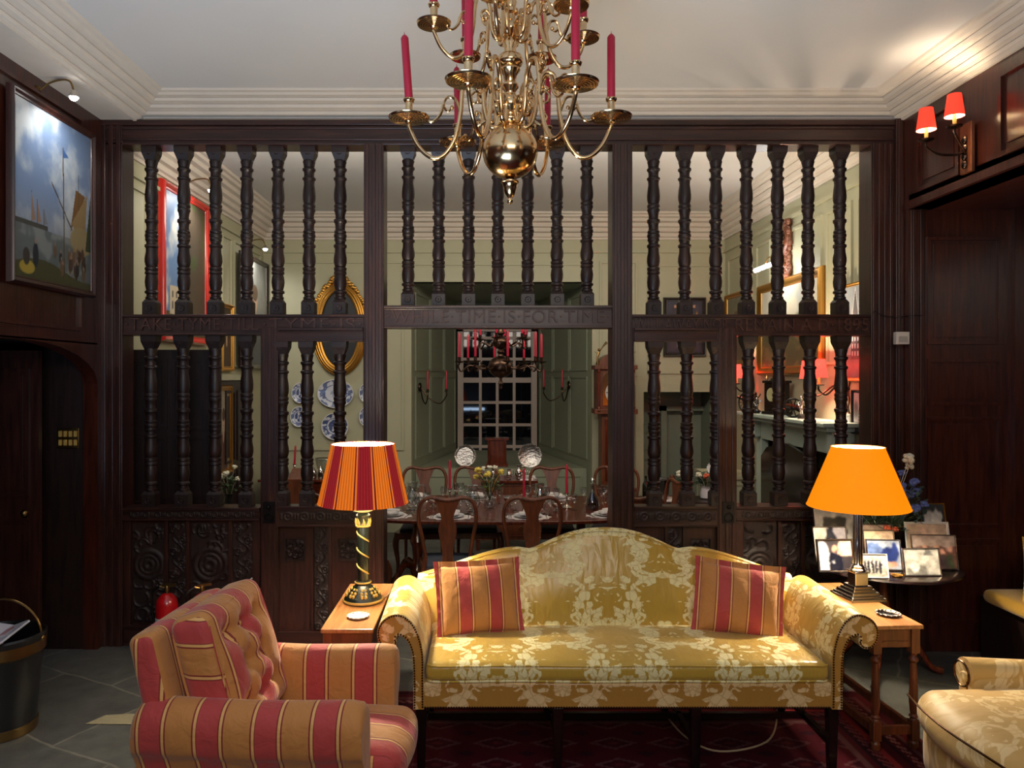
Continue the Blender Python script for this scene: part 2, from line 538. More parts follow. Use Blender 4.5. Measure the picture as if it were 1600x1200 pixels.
class MB:
    def __init__(s):
        s.bm = bmesh.new()

    def faces(s, vs, fs):
        v = [s.bm.verts.new(p) for p in vs]
        for f in fs:
            try:
                s.bm.faces.new([v[i] for i in f])
            except ValueError:
                pass
        return s

    def box(s, x0, x1, y0, y1, z0, z1, M=None):
        vs = [Vector((x, y, z)) for x in (x0, x1) for y in (y0, y1) for z in (z0, z1)]
        if M:
            vs = [M @ v for v in vs]
        return s.faces(vs, [(0, 1, 3, 2), (4, 6, 7, 5), (0, 4, 5, 1), (2, 3, 7, 6), (0, 2, 6, 4), (1, 5, 7, 3)])

    def taper(s, c, w0, d0, w1, d1, z0, z1, M=None):
        vs = []
        for z, w, d in ((z0, w0, d0), (z1, w1, d1)):
            for a, b_ in ((-1, -1), (1, -1), (1, 1), (-1, 1)):
                vs.append(Vector((c[0] + a * w / 2, c[1] + b_ * d / 2, z)))
        if M:
            vs = [M @ v for v in vs]
        return s.faces(vs, [(3, 2, 1, 0), (4, 5, 6, 7), (0, 1, 5, 4), (1, 2, 6, 5), (2, 3, 7, 6), (3, 0, 4, 7)])

    def lathe(s, prof, c=(0, 0, 0), seg=24, M=None, cap=True, sq=None, sx=1.0, sy=1.0):
        rings = []
        for r, z in prof:
            ring = []
            for i in range(seg):
                a = 2 * PI * (i + 0.5) / seg
                p = Vector((r * math.cos(a) * sx, r * math.sin(a) * sy, z))
                p = (M @ p) if M else p
                ring.append(s.bm.verts.new(p + Vector(c)))
            rings.append(ring)
        for a, b_ in zip(rings, rings[1:]):
            for i in range(seg):
                j = (i + 1) % seg
                s.bm.faces.new((a[i], a[j], b_[j], b_[i]))
        if cap:
            s.bm.faces.new(list(reversed(rings[0])))
            s.bm.faces.new(rings[-1])
        return s

    def tube(s, pts, r, seg=8, closed=False, cap=True, flat=None):
        P = [Vector(p) for p in pts]
        n = len(P)
        rs = r if isinstance(r, (list, tuple)) else [r] * n
        if len(rs) != n:
            rs = [rs[0] + (rs[-1] - rs[0]) * i / (n - 1) for i in range(n)] if len(rs) == 2 else [np.interp(i / (n - 1), np.linspace(0, 1, len(rs)), rs) for i in range(n)]
        up = None
        rings = []
        for i in range(n):
            if closed:
                t = (P[(i + 1) % n] - P[i - 1])
            else:
                t = P[min(i + 1, n - 1)] - P[max(i - 1, 0)]
            t = t.normalized() if t.length > 1e-9 else Vector((0, 0, 1))
            if up is None:
                a = Vector((0, 0, 1)) if abs(t.z) < 0.9 else Vector((1, 0, 0))
                up = (a - t * a.dot(t)).normalized()
            else:
                up = (up - t * up.dot(t))
                up = up.normalized() if up.length > 1e-6 else t.orthogonal().normalized()
            w = t.cross(up)
            ring = []
            for k in range(seg):
                a = 2 * PI * k / seg
                ring.append(s.bm.verts.new(P[i] + (up * math.cos(a) + w * math.sin(a)) * rs[i]))
            rings.append(ring)
        pr = list(zip(rings, rings[1:]))
        if closed:
            pr.append((rings[-1], rings[0]))
        for a, b_ in pr:
            for i in range(seg):
                j = (i + 1) % seg
                s.bm.faces.new((a[i], b_[i], b_[j], a[j]))
        if cap and not closed:
            s.bm.faces.new(rings[0])
            s.bm.faces.new(list(reversed(rings[-1])))
        return s

    def ball(s, c, r, sc=(1, 1, 1), seg=12, M=None, rings=None):
        rings = rings or max(6, seg // 2)
        n0 = len(s.bm.verts)
        ret = bmesh.ops.create_uvsphere(s.bm, u_segments=seg, v_segments=rings, radius=r)
        for v in ret['verts']:
            p = Vector((v.co.x * sc[0], v.co.y * sc[1], v.co.z * sc[2]))
            if M:
                p = M @ p
            v.co = p + Vector(c)
        return s

    def torus(s, c, R, r, M=None, seg=24, rs=8, sx=1, sy=1):
        pts = []
        for i in range(seg):
            a = 2 * PI * i / seg
            p = Vector((R * math.cos(a) * sx, R * math.sin(a) * sy, 0))
            pts.append((M @ p if M else p) + Vector(c))
        return s.tube(pts, r, rs, closed=True)

    def prism(s, poly, plane, d0, d1):
        """polygon (a,b) extruded between d0 and d1 along the third axis"""
        def mk(a, b_, d):
            return {'xz': (a, d, b_), 'xy': (a, b_, d), 'yz': (d, a, b_)}[plane]
        v0 = [s.bm.verts.new(mk(a, b_, d0)) for a, b_ in poly]
        v1 = [s.bm.verts.new(mk(a, b_, d1)) for a, b_ in poly]
        n = len(poly)
        s.bm.faces.new(v0)
        s.bm.faces.new(list(reversed(v1)))
        for i in range(n):
            j = (i + 1) % n
            s.bm.faces.new((v0[j], v0[i], v1[i], v1[j]))
        return s

    def grid(s, nx, ny, fn, wrap=False):
        V = [[s.bm.verts.new(fn(i / (nx - 1), j / (ny - 1))) for i in range(nx)] for j in range(ny)]
        for j in range(ny - 1):
            for i in range(nx - 1):
                s.bm.faces.new((V[j][i], V[j][i + 1], V[j + 1][i + 1], V[j + 1][i]))
        return s

    def soft(s, c, size, r, n=12, crown=(0, 0, 0), fn=None, M=None):
        """rounded, crowned box"""
        hx, hy, hz = (v / 2 for v in size)
        tmp = bmesh.new()
        bmesh.ops.create_cube(tmp, size=2.0)
        bmesh.ops.subdivide_edges(tmp, edges=tmp.edges[:], cuts=n, use_grid_fill=True)
        idx = {}
        for v in tmp.verts:
            a, b_, g = v.co

            def warp(t, h):          # crowd the grid towards the rounded edges
                q = max(h - r, 1e-4)
                k = 0.62
                return (t / k) * q if abs(t) <= k else math.copysign(q + (abs(t) - k) / (1 - k) * r, t)
            p = Vector((warp(a, hx), warp(b_, hy), warp(g, hz)))
            q = Vector((max(-hx + r, min(hx - r, p.x)), max(-hy + r, min(hy - r, p.y)), max(-hz + r, min(hz - r, p.z))))
            d = p - q
            if d.length > 1e-9:
                p = q + d.normalized() * r
            u, w, t = p.x / hx, p.y / hy, p.z / hz
            cx = (1 - min(1, w * w)) * (1 - min(1, t * t))
            cy = (1 - min(1, u * u)) * (1 - min(1, t * t))
            cz = (1 - min(1, u * u)) * (1 - min(1, w * w))
            p += Vector((u * crown[0] * cx, w * crown[1] * cy, t * crown[2] * cz))
            if fn:
                p = fn(p, u, w, t)
            if M:
                p = M @ p
            idx[v] = s.bm.verts.new(p + Vector(c))
        for f in tmp.faces:
            s.bm.faces.new([idx[v] for v in f.verts])
        tmp.free()
        return s

    def build(s, name, mat, parent=None, smooth=True, angle=38, bevel=0.0, loc=None, rotz=None, sub=0):
        bmesh.ops.recalc_face_normals(s.bm, faces=s.bm.faces)
        me = bpy.data.meshes.new(name)
        s.bm.to_mesh(me)
        s.bm.free()
        if smooth:
            me.polygons.foreach_set('use_smooth', [True] * len(me.polygons))
            me.set_sharp_from_angle(angle=math.radians(angle))
        me.materials.append(mat)
        o = bpy.data.objects.new(name, me)
        C.objects.link(o)
        if parent:
            o.parent = parent
        if loc is not None:
            o.location = loc
        if rotz is not None:
            o.rotation_euler = (0, 0, rotz)
        if bevel:
            bv = o.modifiers.new('bevel', 'BEVEL')
            bv.width = bevel
            bv.segments = 2
            bv.limit_method = 'ANGLE'
        if sub:
            sb = o.modifiers.new('subdivision', 'SUBSURF')
            sb.levels = sub
            sb.render_levels = sub
        return o


def thing(name, label, cat, loc=(0, 0, 0), rotz=0.0, group=None, rot=None):
    o = bpy.data.objects.new(name, None)
    C.objects.link(o)
    o.location = loc
    o.rotation_euler = rot or (0, 0, rotz)
    o.empty_display_size = 0.05
    return tag(o, label, cat, group)


def tag(o, label, cat, group=None):
    o['label'] = label
    o['category'] = cat
    if group:
        o['group'] = group
    return o


def struct(o):
    o['kind'] = 'structure'
    return o


def dup(root, loc=None, rotz=None, label=None, group=None, rot=None):
    r = root.copy()
    C.objects.link(r)
    if loc is not None:
        r.location = loc
    if rotz is not None:
        r.rotation_euler = (0, 0, rotz)
    if rot is not None:
        r.rotation_euler = rot
    if label:
        r['label'] = label
    if group:
        r['group'] = group
    for ch in list(root.children):
        c = ch.copy()
        C.objects.link(c)
        c.parent = r
        for g in ch.children:
            d = g.copy()
            C.objects.link(d)
            d.parent = c
    return r


def RX(a): return Matrix.Rotation(a, 3, 'X')
def RY(a): return Matrix.Rotation(a, 3, 'Y')
def RZ(a): return Matrix.Rotation(a, 3, 'Z')


# picture: canvas with painted vertex colours. wall frames: origin at picture centre, u right, v up
def vnoise(W, H, cells, seed):
    rs = np.random.RandomState(seed)
    g = rs.rand(cells + 2, cells + 2)
    x = np.linspace(0, cells - 1e-6, W)
    y = np.linspace(0, cells - 1e-6, H)
    xi, yi = x.astype(int), y.astype(int)
    fx, fy = x - xi, y - yi
    fx, fy = fx * fx * (3 - 2 * fx), fy * fy * (3 - 2 * fy)
    a = g[np.ix_(yi, xi)] * (1 - fx) + g[np.ix_(yi, xi + 1)] * fx
    b_ = g[np.ix_(yi + 1, xi)] * (1 - fx) + g[np.ix_(yi + 1, xi + 1)] * fx
    return a * (1 - fy)[:, None] + b_ * fy[:, None]


def fbm(W, H, cells, seed, o=4):
    s, a, t = np.zeros((H, W)), 1.0, 0.0
    for k in range(o):
        s += a * vnoise(W, H, cells * 2 ** k, seed + k)
        t += a
        a *= 0.55
    return s / t


class Paint:
    """a little raster painter in sRGB 0..255; u to the right 0..1, v up 0..1"""
    def __init__(s, W, H, col):
        s.W, s.H = W, H
        s.a = np.zeros((H, W, 3)) + np.array(col, float)
        s.U, s.V = np.meshgrid(np.linspace(0, 1, W), np.linspace(0, 1, H))

    def mix(s, mask, col):
        m_ = np.clip(mask, 0, 1)[..., None]
        s.a = s.a * (1 - m_) + np.array(col, float) * m_
        return s

    def ell(s, u, v, ru, rv, col, soft=0.15):
        d = np.sqrt(((s.U - u) / ru) ** 2 + ((s.V - v) / rv) ** 2)
        return s.mix((1 - d) / soft + 0.5, col)

    def rect(s, u0, u1, v0, v1, col):
        return s.mix(((s.U >= u0) & (s.U <= u1) & (s.V >= v0) & (s.V <= v1)).astype(float), col)

    def line(s, u0, v0, u1, v1, w, col):
        du, dv = u1 - u0, v1 - v0
        L2 = du * du + dv * dv
        t = np.clip(((s.U - u0) * du + (s.V - v0) * dv) / L2, 0, 1)
        d = np.sqrt((s.U - u0 - t * du) ** 2 + (s.V - v0 - t * dv) ** 2)
        return s.mix((d < w).astype(float), col)

    def tri(s, p, col):
        m_ = np.ones_like(s.U, bool)
        sg = None
        for i in range(3):
            (x0, y0), (x1, y1) = p[i], p[(i + 1) % 3]
            c = (x1 - x0) * (s.V - y0) - (y1 - y0) * (s.U - x0)
            if sg is None:
                (x2, y2) = p[(i + 2) % 3]
                sg = np.sign((x1 - x0) * (y2 - y0) - (y1 - y0) * (x2 - x0))
            m_ &= (c * sg >= 0)
        return s.mix(m_.astype(float), col)


def s2l(a):
    a = np.clip(a / 255, 0, 1)
    return np.where(a <= 0.04045, a / 12.92, ((a + 0.055) / 1.055) ** 2.4)


def canvas(name, paint, w, h, place, mat, parent=None, ellip=False, loc=None):
    """place(u,v) with u,v in metres centred -> local point"""
    W, H = paint.W, paint.H
    vs, cols = [], []
    lc = s2l(paint.a)
    for j in range(H):
        for i in range(W):
            a, b_ = i / (W - 1) * 2 - 1, j / (H - 1) * 2 - 1
            if ellip:
                x, y = a * math.sqrt(1 - b_ * b_ / 2), b_ * math.sqrt(1 - a * a / 2)
            else:
                x, y = a, b_
            vs.append(place(x * w / 2, y * h / 2))
            if ellip:
                jj = min(H - 1, max(0, int(round((y + 1) / 2 * (H - 1)))))
                ii = min(W - 1, max(0, int(round((x + 1) / 2 * (W - 1)))))
            else:
                jj, ii = j, i
            cols.append(lc[jj, ii])
    fs = [(j * W + i, j * W + i + 1, (j + 1) * W + i + 1, (j + 1) * W + i) for j in range(H - 1) for i in range(W - 1)]
    me = bpy.data.meshes.new(name)
    me.from_pydata([tuple(v) for v in vs], [], fs)
    at = me.color_attributes.new('paint', 'FLOAT_COLOR', 'POINT')
    arr = np.ones((len(vs), 4), np.float32)
    arr[:, :3] = np.array(cols)
    at.data.foreach_set('color', arr.ravel())
    me.materials.append(mat)
    me.polygons.foreach_set('use_smooth', [True] * len(me.polygons))
    o = bpy.data.objects.new(name, me)
    C.objects.link(o)
    if parent:
        o.parent = parent
    if loc is not None:
        o.location = loc
    return o


def WALL(side):
    """local frame (u right, v up, n out of wall) for a picture on a wall, seen from the room"""
    return {'left': (Vector((0, 1, 0)), Vector((0, 0, 1)), Vector((1, 0, 0))),
            'right': (Vector((0, -1, 0)), Vector((0, 0, 1)), Vector((-1, 0, 0))),
            'back': (Vector((1, 0, 0)), Vector((0, 0, 1)), Vector((0, -1, 0)))}[side]


def framed(name, label, cat, centre, side, w, h, paint, fw, fd, fmat, group=None, mount=0.0, mountmat=None, mat=None):
    """framed picture: canvas w x h plus moulded frame of width fw, depth fd"""
    U, V, Nn = WALL(side) if isinstance(side, str) else side
    t = thing(name, label, cat, centre, group=group)
    canvas('canvas', paint, w, h, lambda a, b_: U * a + V * b_ + Nn * (fd * 0.45), mat or VC, t)
    frame_mesh(w, h, fw, fd, U, V, Nn).build('frame', fmat, t)
    mb = MB()
    o = [U * a * (w / 2 + fw * .4) + V * b_ * (h / 2 + fw * .4) + Nn * d for d in (0.003, fd * 0.4) for a, b_ in ((-1, -1), (1, -1), (1, 1), (-1, 1))]
    mb.faces(o, [(3, 2, 1, 0), (4, 5, 6, 7), (0, 1, 5, 4), (1, 2, 6, 5), (2, 3, 7, 6), (3, 0, 4, 7)])
    mb.build('backing', mountmat or BLACKWOOD, t)
    return t


def frame_mesh(w, h, fw, fd, U, V, Nn):
    prof = [(0, fd * .45), (fw * .08, fd * .6), (fw * .3, fd * .62), (fw * .55, fd * .95), (fw * .75, fd), (fw * .9, fd * .8), (fw, fd * .4), (fw, 0.002), (0.0, 0.002)]
    mb = MB()
    rings = []
    for a, b_ in ((-1, -1), (1, -1), (1, 1), (-1, 1)):
        ring = []
        for d, z in prof:
            ring.append(mb.bm.verts.new(U * a * (w / 2 + d) + V * b_ * (h / 2 + d) + Nn * z))
        rings.append(ring)
    n = len(prof)
    for i in range(4):
        A, B = rings[i], rings[(i + 1) % 4]
        for k in range(n):
            l = (k + 1) % n
            mb.bm.faces.new((A[k], B[k], B[l], A[l]))
    return mb


def obox(mb, o, U, V, Nn, u0, u1, v0, v1, n0, n1):
    vs = [Vector(o) + U * u + V * v + Nn * n for u in (u0, u1) for v in (v0, v1) for n in (n0, n1)]
    mb.faces(vs, [(0, 1, 3, 2), (4, 6, 7, 5), (0, 4, 5, 1), (2, 3, 7, 6), (0, 2, 6, 4), (1, 5, 7, 3)])


def panel(mb, o, U, V, Nn, u0, u1, v0, v1, w=0.025, d=0.018, field=True):
    """raised panel moulding on a wall"""
    for a0, a1, b0, b1 in ((u0, u1, v0, v0 + w), (u0, u1, v1 - w, v1), (u0, u0 + w, v0 + w, v1 - w), (u1 - w, u1, v0 + w, v1 - w)):
        obox(mb, o, U, V, Nn, a0, a1, b0, b1, 0, d)
    if field:
        g = w * 2.2
        if u1 - u0 > 3 * g and v1 - v0 > 3 * g:
            obox(mb, o, U, V, Nn, u0 + g, u1 - g, v0 + g, v1 - g, 0, d * 0.45)


def P(px, py, Y):
    return Vector(((px - 757) * Y / 1200, Y, EYE + (588 - py) * Y / 1200))

# ------------------------------------------------------------ the setting
XL, XR = -2.69, 2.93
YS = 5.45                      # face of the partition screen
YB = 9.35                      # far wall of the dining room
ZC = 3.85
mb = MB()
mb.box(-4.3, 4.3, -3.2, 12.3, -0.12, 0.0)
floor = struct(mb.build('floor', FLAG, smooth=False))
mb = MB()
mb.faces([(-2.18, 4.19, .004), (-1.9, 4.185, .004), (-1.2, 4.19, .004), (-1.2, 4.31, .004), (-1.85, 4.305, .004), (-2.0, 4.315, .004), (-2.12, 4.30, .004)], [(0, 1, 2, 3, 4, 5, 6)])
struct(mb.build('trim_1', plain('pale_floor_stone', (150, 140, 112), 0.6, noise=0.2, nscale=12, bump=0.3), smooth=False))
mb = MB()
mb.box(-2.9, 3.1, -3.1, YB + .05, ZC, ZC + .1)
struct(mb.build('ceiling', PLASTER, smooth=False))

mb = MB()
X2 = XL - .10
mb.box(X2, XL, -3, 3.55, 0, ZC)
mb.box(X2, XL, 3.55, 5.34, 2.12, ZC)
mb.box(X2, XL, 5.34, YS + .15, 0, ZC)
# arched head of the opening
arc = [(3.55, 2.13), (3.55, 1.85)] + [(4.445 - .895 * math.cos(a), 1.85 + .27 * math.sin(a)) for a in np.linspace(0, PI, 13)] + [(5.34, 2.13)]
mb.prism(arc, 'yz', X2, XL)
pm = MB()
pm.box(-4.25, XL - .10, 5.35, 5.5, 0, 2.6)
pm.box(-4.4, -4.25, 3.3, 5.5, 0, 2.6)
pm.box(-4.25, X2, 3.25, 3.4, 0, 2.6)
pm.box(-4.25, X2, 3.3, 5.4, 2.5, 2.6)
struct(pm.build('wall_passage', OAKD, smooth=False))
L_, V_, N_ = Vector((0, 1, 0)), Vector((0, 0, 1)), Vector((1, 0, 0))
o0 = Vector((XL, 0, 0))
for a, b_ in ((-2.8, -1.4), (-1.3, .1), (.2, 1.6), (1.7, 3.45)):
    panel(mb, o0, L_, V_, N_, a, b_, .3, 1.1)
    panel(mb, o0, L_, V_, N_, a, b_, 1.2, 3.5)
panel(mb, o0, L_, V_, N_, 3.62, 5.12, 2.2, 3.62, field=False)
struct(mb.build('wall_left', PANEL, smooth=False))

# right wall of the hall: frieze above a deep panelled window recess
mb = MB()
mb.box(XR, 4.1, 1.2, 5.3, 3.05, 3.15)
mb.box(XR, XR + .15, 1.2, 5.3, 3.05, ZC)
mb.box(XR, XR + .15, -3, 1.2, 0, ZC)
mb.box(3.95, 4.1, 1.2, 5.45, 0, 3.1)
mb.box(XR, 4.1, 1.05, 1.2, 0, 3.1)
mb.box(XR, 4.1, 5.3, YS + .15, 0, ZC)
U_ = Vector((0, -1, 0))
N2 = Vector((-1, 0, 0))
o0 = Vector((XR, 0, 0))
for a, b_ in ((-5.18, -4.72), (-4.36, -3.1), (-2.95, -1.4)):
    panel(mb, o0, U_, V_, N2, a, b_, 3.14, 3.62, .03, .02)
# jamb wall seen square on
o0 = Vector((0, 5.3, 0))
UX, NY = Vector((1, 0, 0)), Vector((0, -1, 0))
for z0, z1 in ((2.12, 2.86), (1.70, 2.02), (.86, 1.62), (.2, .78)):
    panel(mb, o0, UX, V_, NY, 3.05, 3.56, z0, z1, .022, .016)
obox(mb, o0, UX, V_, NY, 3.635, 3.70, 0, 3.05, 0, .04)
obox(mb, Vector((XR, 0, 0)), U_, V_, N2, -5.3, -1.2, 3.05, 3.10, 0, .03)
struct(mb.build('wall_right', PANEL, smooth=False))
mb = MB()
mb.box(XL - .16, XR + .15, -3.15, -3, 0, ZC)
for a in np.arange(-2.5, 2.6, 1.1):
    panel(mb, Vector((0, -3, 0)), UX, V_, Vector((0, 1, 0)), a, a + .95, .3, 3.3)
struct(mb.build('wall_front', PANEL, smooth=False))
mb = MB()
mb.box(XL, XR, YS + .02, YS + .16, 3.69, ZC)
mb.box(XL, -2.46, -3, YS + .02, 3.70, ZC)
struct(mb.build('trim_2', CORNICE, smooth=False))


def cornice(name, x0, x1, y0, y1, prof, mat=None):
    mb = MB()
    rings = []
    for sx, sy in ((0, 0), (1, 0), (1, 1), (0, 1)):
        ring = []
        for d, z in prof:
            x = (x0 + d) if not sx else (x1 - d)
            y = (y0 + d) if not sy else (y1 - d)
            ring.append(mb.bm.verts.new((x, y, z)))
        rings.append(ring)
    for i in range(4):
        A, B = rings[i], rings[(i + 1) % 4]
        for k in range(len(prof) - 1):
            mb.bm.faces.new((A[k], B[k], B[k + 1], A[k + 1]))
    return struct(mb.build(name, mat or CORNICE, angle=25))


pf = [(0, 3.69), (.02, 3.69), (.022, 3.703), (.045, 3.708), (.055, 3.725), (.05, 3.732), (.085, 3.738), (.10, 3.752), (.095, 3.76), (.135, 3.768), (.15, 3.785), (.145, 3.79),
      (.185, 3.797), (.20, 3.812), (.195, 3.817), (.23, 3.822), (.245, 3.834), (.27, 3.838), (.28, 3.85)]
cornice('trim_3', -2.46, XR, -3, YS + .02, pf)
pd = [(d, 3.56 + (z - 3.69) * .29 / .16) for d, z in pf]
cornice('trim_4', XL, XR, YS + .16, YB, pd)

# dining room walls
mb = MB()
y0, y1 = YS + .15, YB
mb.box(XL - .16, XL, y0, y1 + .15, 0, ZC)
o0 = Vector((XL, 0, 0))
mb.box(XL, XL + .03, y0, y1, 3.42, 3.45)
for a, b_ in ((5.7, 6.15), (7.45, 7.75), (7.85, 8.15), (8.22, 9.2)):
    panel(mb, o0, L_, V_, N_, a, b_, 1.0 if b_ < 8 else 2.0, 3.36, .025, .02, field=False)
obox(mb, o0, L_, V_, N_, 7.6, 8.75, 1.86, 1.92, 0, .07)
obox(mb, o0, L_, V_, N_, 7.6, 7.68, 0, 1.9, 0, .05)
obox(mb, o0, L_, V_, N_, 8.67, 8.75, 0, 1.9, 0, .05)
struct(mb.build('wall_left', GREEN, smooth=False))
mb = MB()
mb.box(XR, XR + .15, y0, 6.3, 0, ZC)
mb.box(XR, XR + .15, 6.3, 7.9, 1.32, ZC)
mb.box(XR, XR + .15, 7.9, y1 + .15, 0, ZC)
mb.box(XR + .5, XR + .6, 6.2, 8.0, 0, 1.5)
mb.box(XR, XR + .5, 6.15, 6.3, 0, 1.5)
mb.box(XR, XR + .5, 7.9, 8.05, 0, 1.5)
mb.box(XR + .1, XR + .6, 6.2, 8.0, 1.42, 1.5)
mb.box(XR - .03, XR, y0, y1, 3.40, 3.43)
o0 = Vector((XR, 0, 0))
for a, b_ in ((-6.0, -5.66), (-6.55, -6.1), (-7.75, -6.65), (-8.25, -7.85), (-9.2, -8.4)):
    panel(mb, o0, U_, V_, N2, a, b_, 2.0 if a > -7.8 and b_ < -6.0 else 2.0, 3.3, .025, .02, field=False)
struct(mb.build('wall_right', GREEN, smooth=False))
BX0, BX1, BZ = -.89, 1.31, 3.05
NX0, NX1, NZ = 1.93, 2.79, 1.71
mb = MB()
t = .15
mb.box(XL, BX0, YB, YB + t, 0, ZC)
mb.box(BX0, BX1, YB, YB + t, BZ, ZC)
mb.box(BX1, NX0, YB, YB + t, 0, ZC)
mb.box(NX0, NX1, YB, YB + t, NZ, ZC)
mb.box(NX1, XR, YB, YB + t, 0, ZC)
o0 = Vector((0, YB, 0))
for a, b_, z0, z1 in ((-2.6, -.98, 1.0, 3.3), (1.4, 1.86, 1.9, 3.3), (1.98, 2.8, 1.93, 3.26)):
    panel(mb, o0, UX, V_, NY, a, b_, z0, z1, .025, .018, field=False)
obox(mb, o0, UX, V_, NY, XL, XR, 3.40, 3.44, 0, .03)
obox(mb, o0, UX, V_, NY, BX0, BX1, BZ + .2, BZ + .23, 0, .02)
# casing of the low doorway niche
obox(mb, o0, UX, V_, NY, NX0 - .1, NX0, 0, NZ + .09, 0, .035)
obox(mb, o0, UX, V_, NY, NX0, NX1 + .1, NZ, NZ + .09, 0, .035)
struct(mb.build('wall_back', GREEN, smooth=False))
mb = MB()
mb.box(NX0, NX1, YB + .55, YB + .7, 0, NZ)
mb.box(NX0 - .1, NX0, YB + t, YB + .7, 0, NZ + .1)
mb.box(NX1, NX1 + .1, YB + t, YB + .7, 0, NZ + .1)
mb.box(NX0, NX1, YB + t, YB + .7, NZ, NZ + .1)
obox(mb, Vector((0, YB + .55, 0)), UX, V_, NY, 2.25, 2.32, 0, 1.52, 0, .12)
obox(mb, Vector((0, YB + .55, 0)), UX, V_, NY, 2.25, NX1, 1.46, 1.52, 0, .12)
panel(mb, Vector((0, YB + .55, 0)), UX, V_, NY, 1.97, 2.22, .3, .85)
panel(mb, Vector((0, YB + .55, 0)), UX, V_, NY, 1.97, 2.22, .95, 1.2)
panel(mb, Vector((0, YB + .55, 0)), UX, V_, NY, 1.97, 2.22, 1.28, 1.6)
struct(mb.build('door_1', plain('grey_green_paint', (120, 128, 112), 0.5), smooth=False))

# window bay
YW = 12.0
WX0, WX1 = -.42, .82
mb = MB()
mb.prism([(BX0, YB + t), (WX0 - .02, YW), (WX0 - .02, YW + .2), (BX0 - .2, YW + .2), (BX0 - .2, YB + t)], 'xy', 0, BZ)
mb.prism([(BX1, YB + t), (WX1 + .02, YW), (WX1 + .02, YW + .2), (BX1 + .2, YW + .2), (BX1 + .2, YB + t)], 'xy', 0, BZ)
mb.box(BX0 - .2, BX1 + .2, YB + .02, YW + .2, BZ, BZ + .1)
mb.box(WX0 - .02, WX1 + .02, YW, YW + .2, 0, .62)
mb.box(WX0 - .02, WX1 + .02, YW, YW + .2, 2.66, BZ)
for sgn, A, B in ((1, Vector((BX0, YB + t, 0)), Vector((WX0 - .02, YW, 0))), (-1, Vector((BX1, YB + t, 0)), Vector((WX1 + .02, YW, 0)))):
    d = B - A
    Ln = d.length
    d.normalize()
    nn = Vector((d.y, -d.x, 0)) * sgn
    for a, b_ in ((.12, .85), (.9, 1.65), (1.72, 2.42)):
        for z0, z1 in ((.86, 1.9), (1.97, 2.95)):
            panel(mb, A, d, V_, nn, a, b_, z0, z1, .022, .014, field=False)
struct(mb.build('wall_bay', GREEN2, smooth=False))
mb = MB()
mb.prism([(BX0 + .03, 9.62), (BX1 - .03, 9.62), (WX1, YW), (WX0, YW)], 'xy', 0, .745)
panel(mb, Vector((0, 9.62, 0)), UX, V_, NY, -.8, -.15, .1, .66, .02, .014)
panel(mb, Vector((0, 9.62, 0)), UX, V_, NY, .6, 1.22, .1, .66, .02, .014)
struct(mb.build('trim_5', GREEN2, smooth=False))

w = thing('window_1', 'white sash window with many dark panes at the end of the dining bay', 'window', (0, YW, 0))
struct(w)
mb = MB()
mb.box(WX0, WX1, .0, .2, .62, .70)
mb.box(WX0, WX1, -.02, .2, 2.60, 2.66)
mb.box(WX0, WX0 + .09, -.02, .2, .62, 2.66)
mb.box(WX1 - .09, WX1, -.02, .2, .62, 2.66)
mb.build('frame', WHITEPAINT, w, smooth=False)
mb = MB()
a0, a1 = WX0 + .09, WX1 - .09
for i in range(1, 4):
    x = a0 + (a1 - a0) * i / 4
    mb.box(x - .022, x + .022, .03, .09, .7, 2.6)
for z in (2.50, 2.02 + .15, 1.84, 1.49, 1.14, .80):
    h = .04 if abs(z - 1.84) < .01 else .022
    mb.box(a0, a1, .025, .095, z - h, z + h)
mb.build('glazing_bars', WHITEPAINT, w, smooth=False)
mb = MB()
mb.box(a0, a1, .055, .065, .7, 2.6)
mb.build('pane', WINDOWGLASS, w, smooth=False)
mb = MB()
mb.box(-1.6, 2.0, 1.0, 1.1, 0, 3.4)
mb.build('night_backing', BLACKPAINT, w, smooth=False)

# door leaf in the dark passage at left
d = struct(thing('door_2', 'dark oak door leaf standing in the passage', 'door', (-3.35, 5.1, 0)))
mb = MB()
mb.box(-.42, .40, -.02, .02, .02, 2.07)
for z0, z1 in ((.15, .95), (1.1, 1.95)):
    for a, b_ in ((-.36, -.04), (.02, .34)):
        panel(mb, Vector((0, -.02, 0)), UX, V_, NY, a, b_, z0, z1, .02, .012)
mb.build('door_leaf', OAK, d, smooth=False)
mb = MB()
mb.ball((.33, -.06, 1.0), .025)
mb.build('door_knob', OLDBRASS, d)

sw = thing('switch_plate', 'brass plate with eight light switches on the dark passage wall', 'switch', (-2.895, 5.345, 1.47))
mb = MB()
mb.box(-.075, .075, -.008, 0, -.07, .07)
mb.build('plate', OLDBRASS, sw, bevel=.002)
for j in (-.03, .03):
    for i in range(4):
        mb = MB()
        x = -.052 + i * .035
        mb.box(x - .008, x + .008, -.018, -.008, j - .02, j + .02)
        mb.build('switch', GILTPAINT, sw, smooth=False)

# ------------------------------------------------------------ the carved oak partition screen
K = 5.45 / 1200


def SX(px): return (px - 757) * K
def SZ(py): return EYE + (588 - py) * K


scr = thing('partition_screen', 'tall dark carved oak screen with turned balusters dividing the hall from the dining room', 'screen', (0, YS, 0))


def fluted(name, px0, px1, z0, z1, y0=-.03, y1=.13, n=3, parent=None, mat=None):
    mb = MB()
    x0, x1 = SX(px0), SX(px1)
    mb.box(x0, x1, y0, y1, z0, z1)
    wd = (x1 - x0)
    for i in range(n):
        c = x0 + wd * (i + .5) / n
        mb.box(c - wd / n * .28, c + wd / n * .28, y0 - .008, y0, z0, z1)
    return mb.build(name, mat or OAK, parent or scr, smooth=False, bevel=.003)


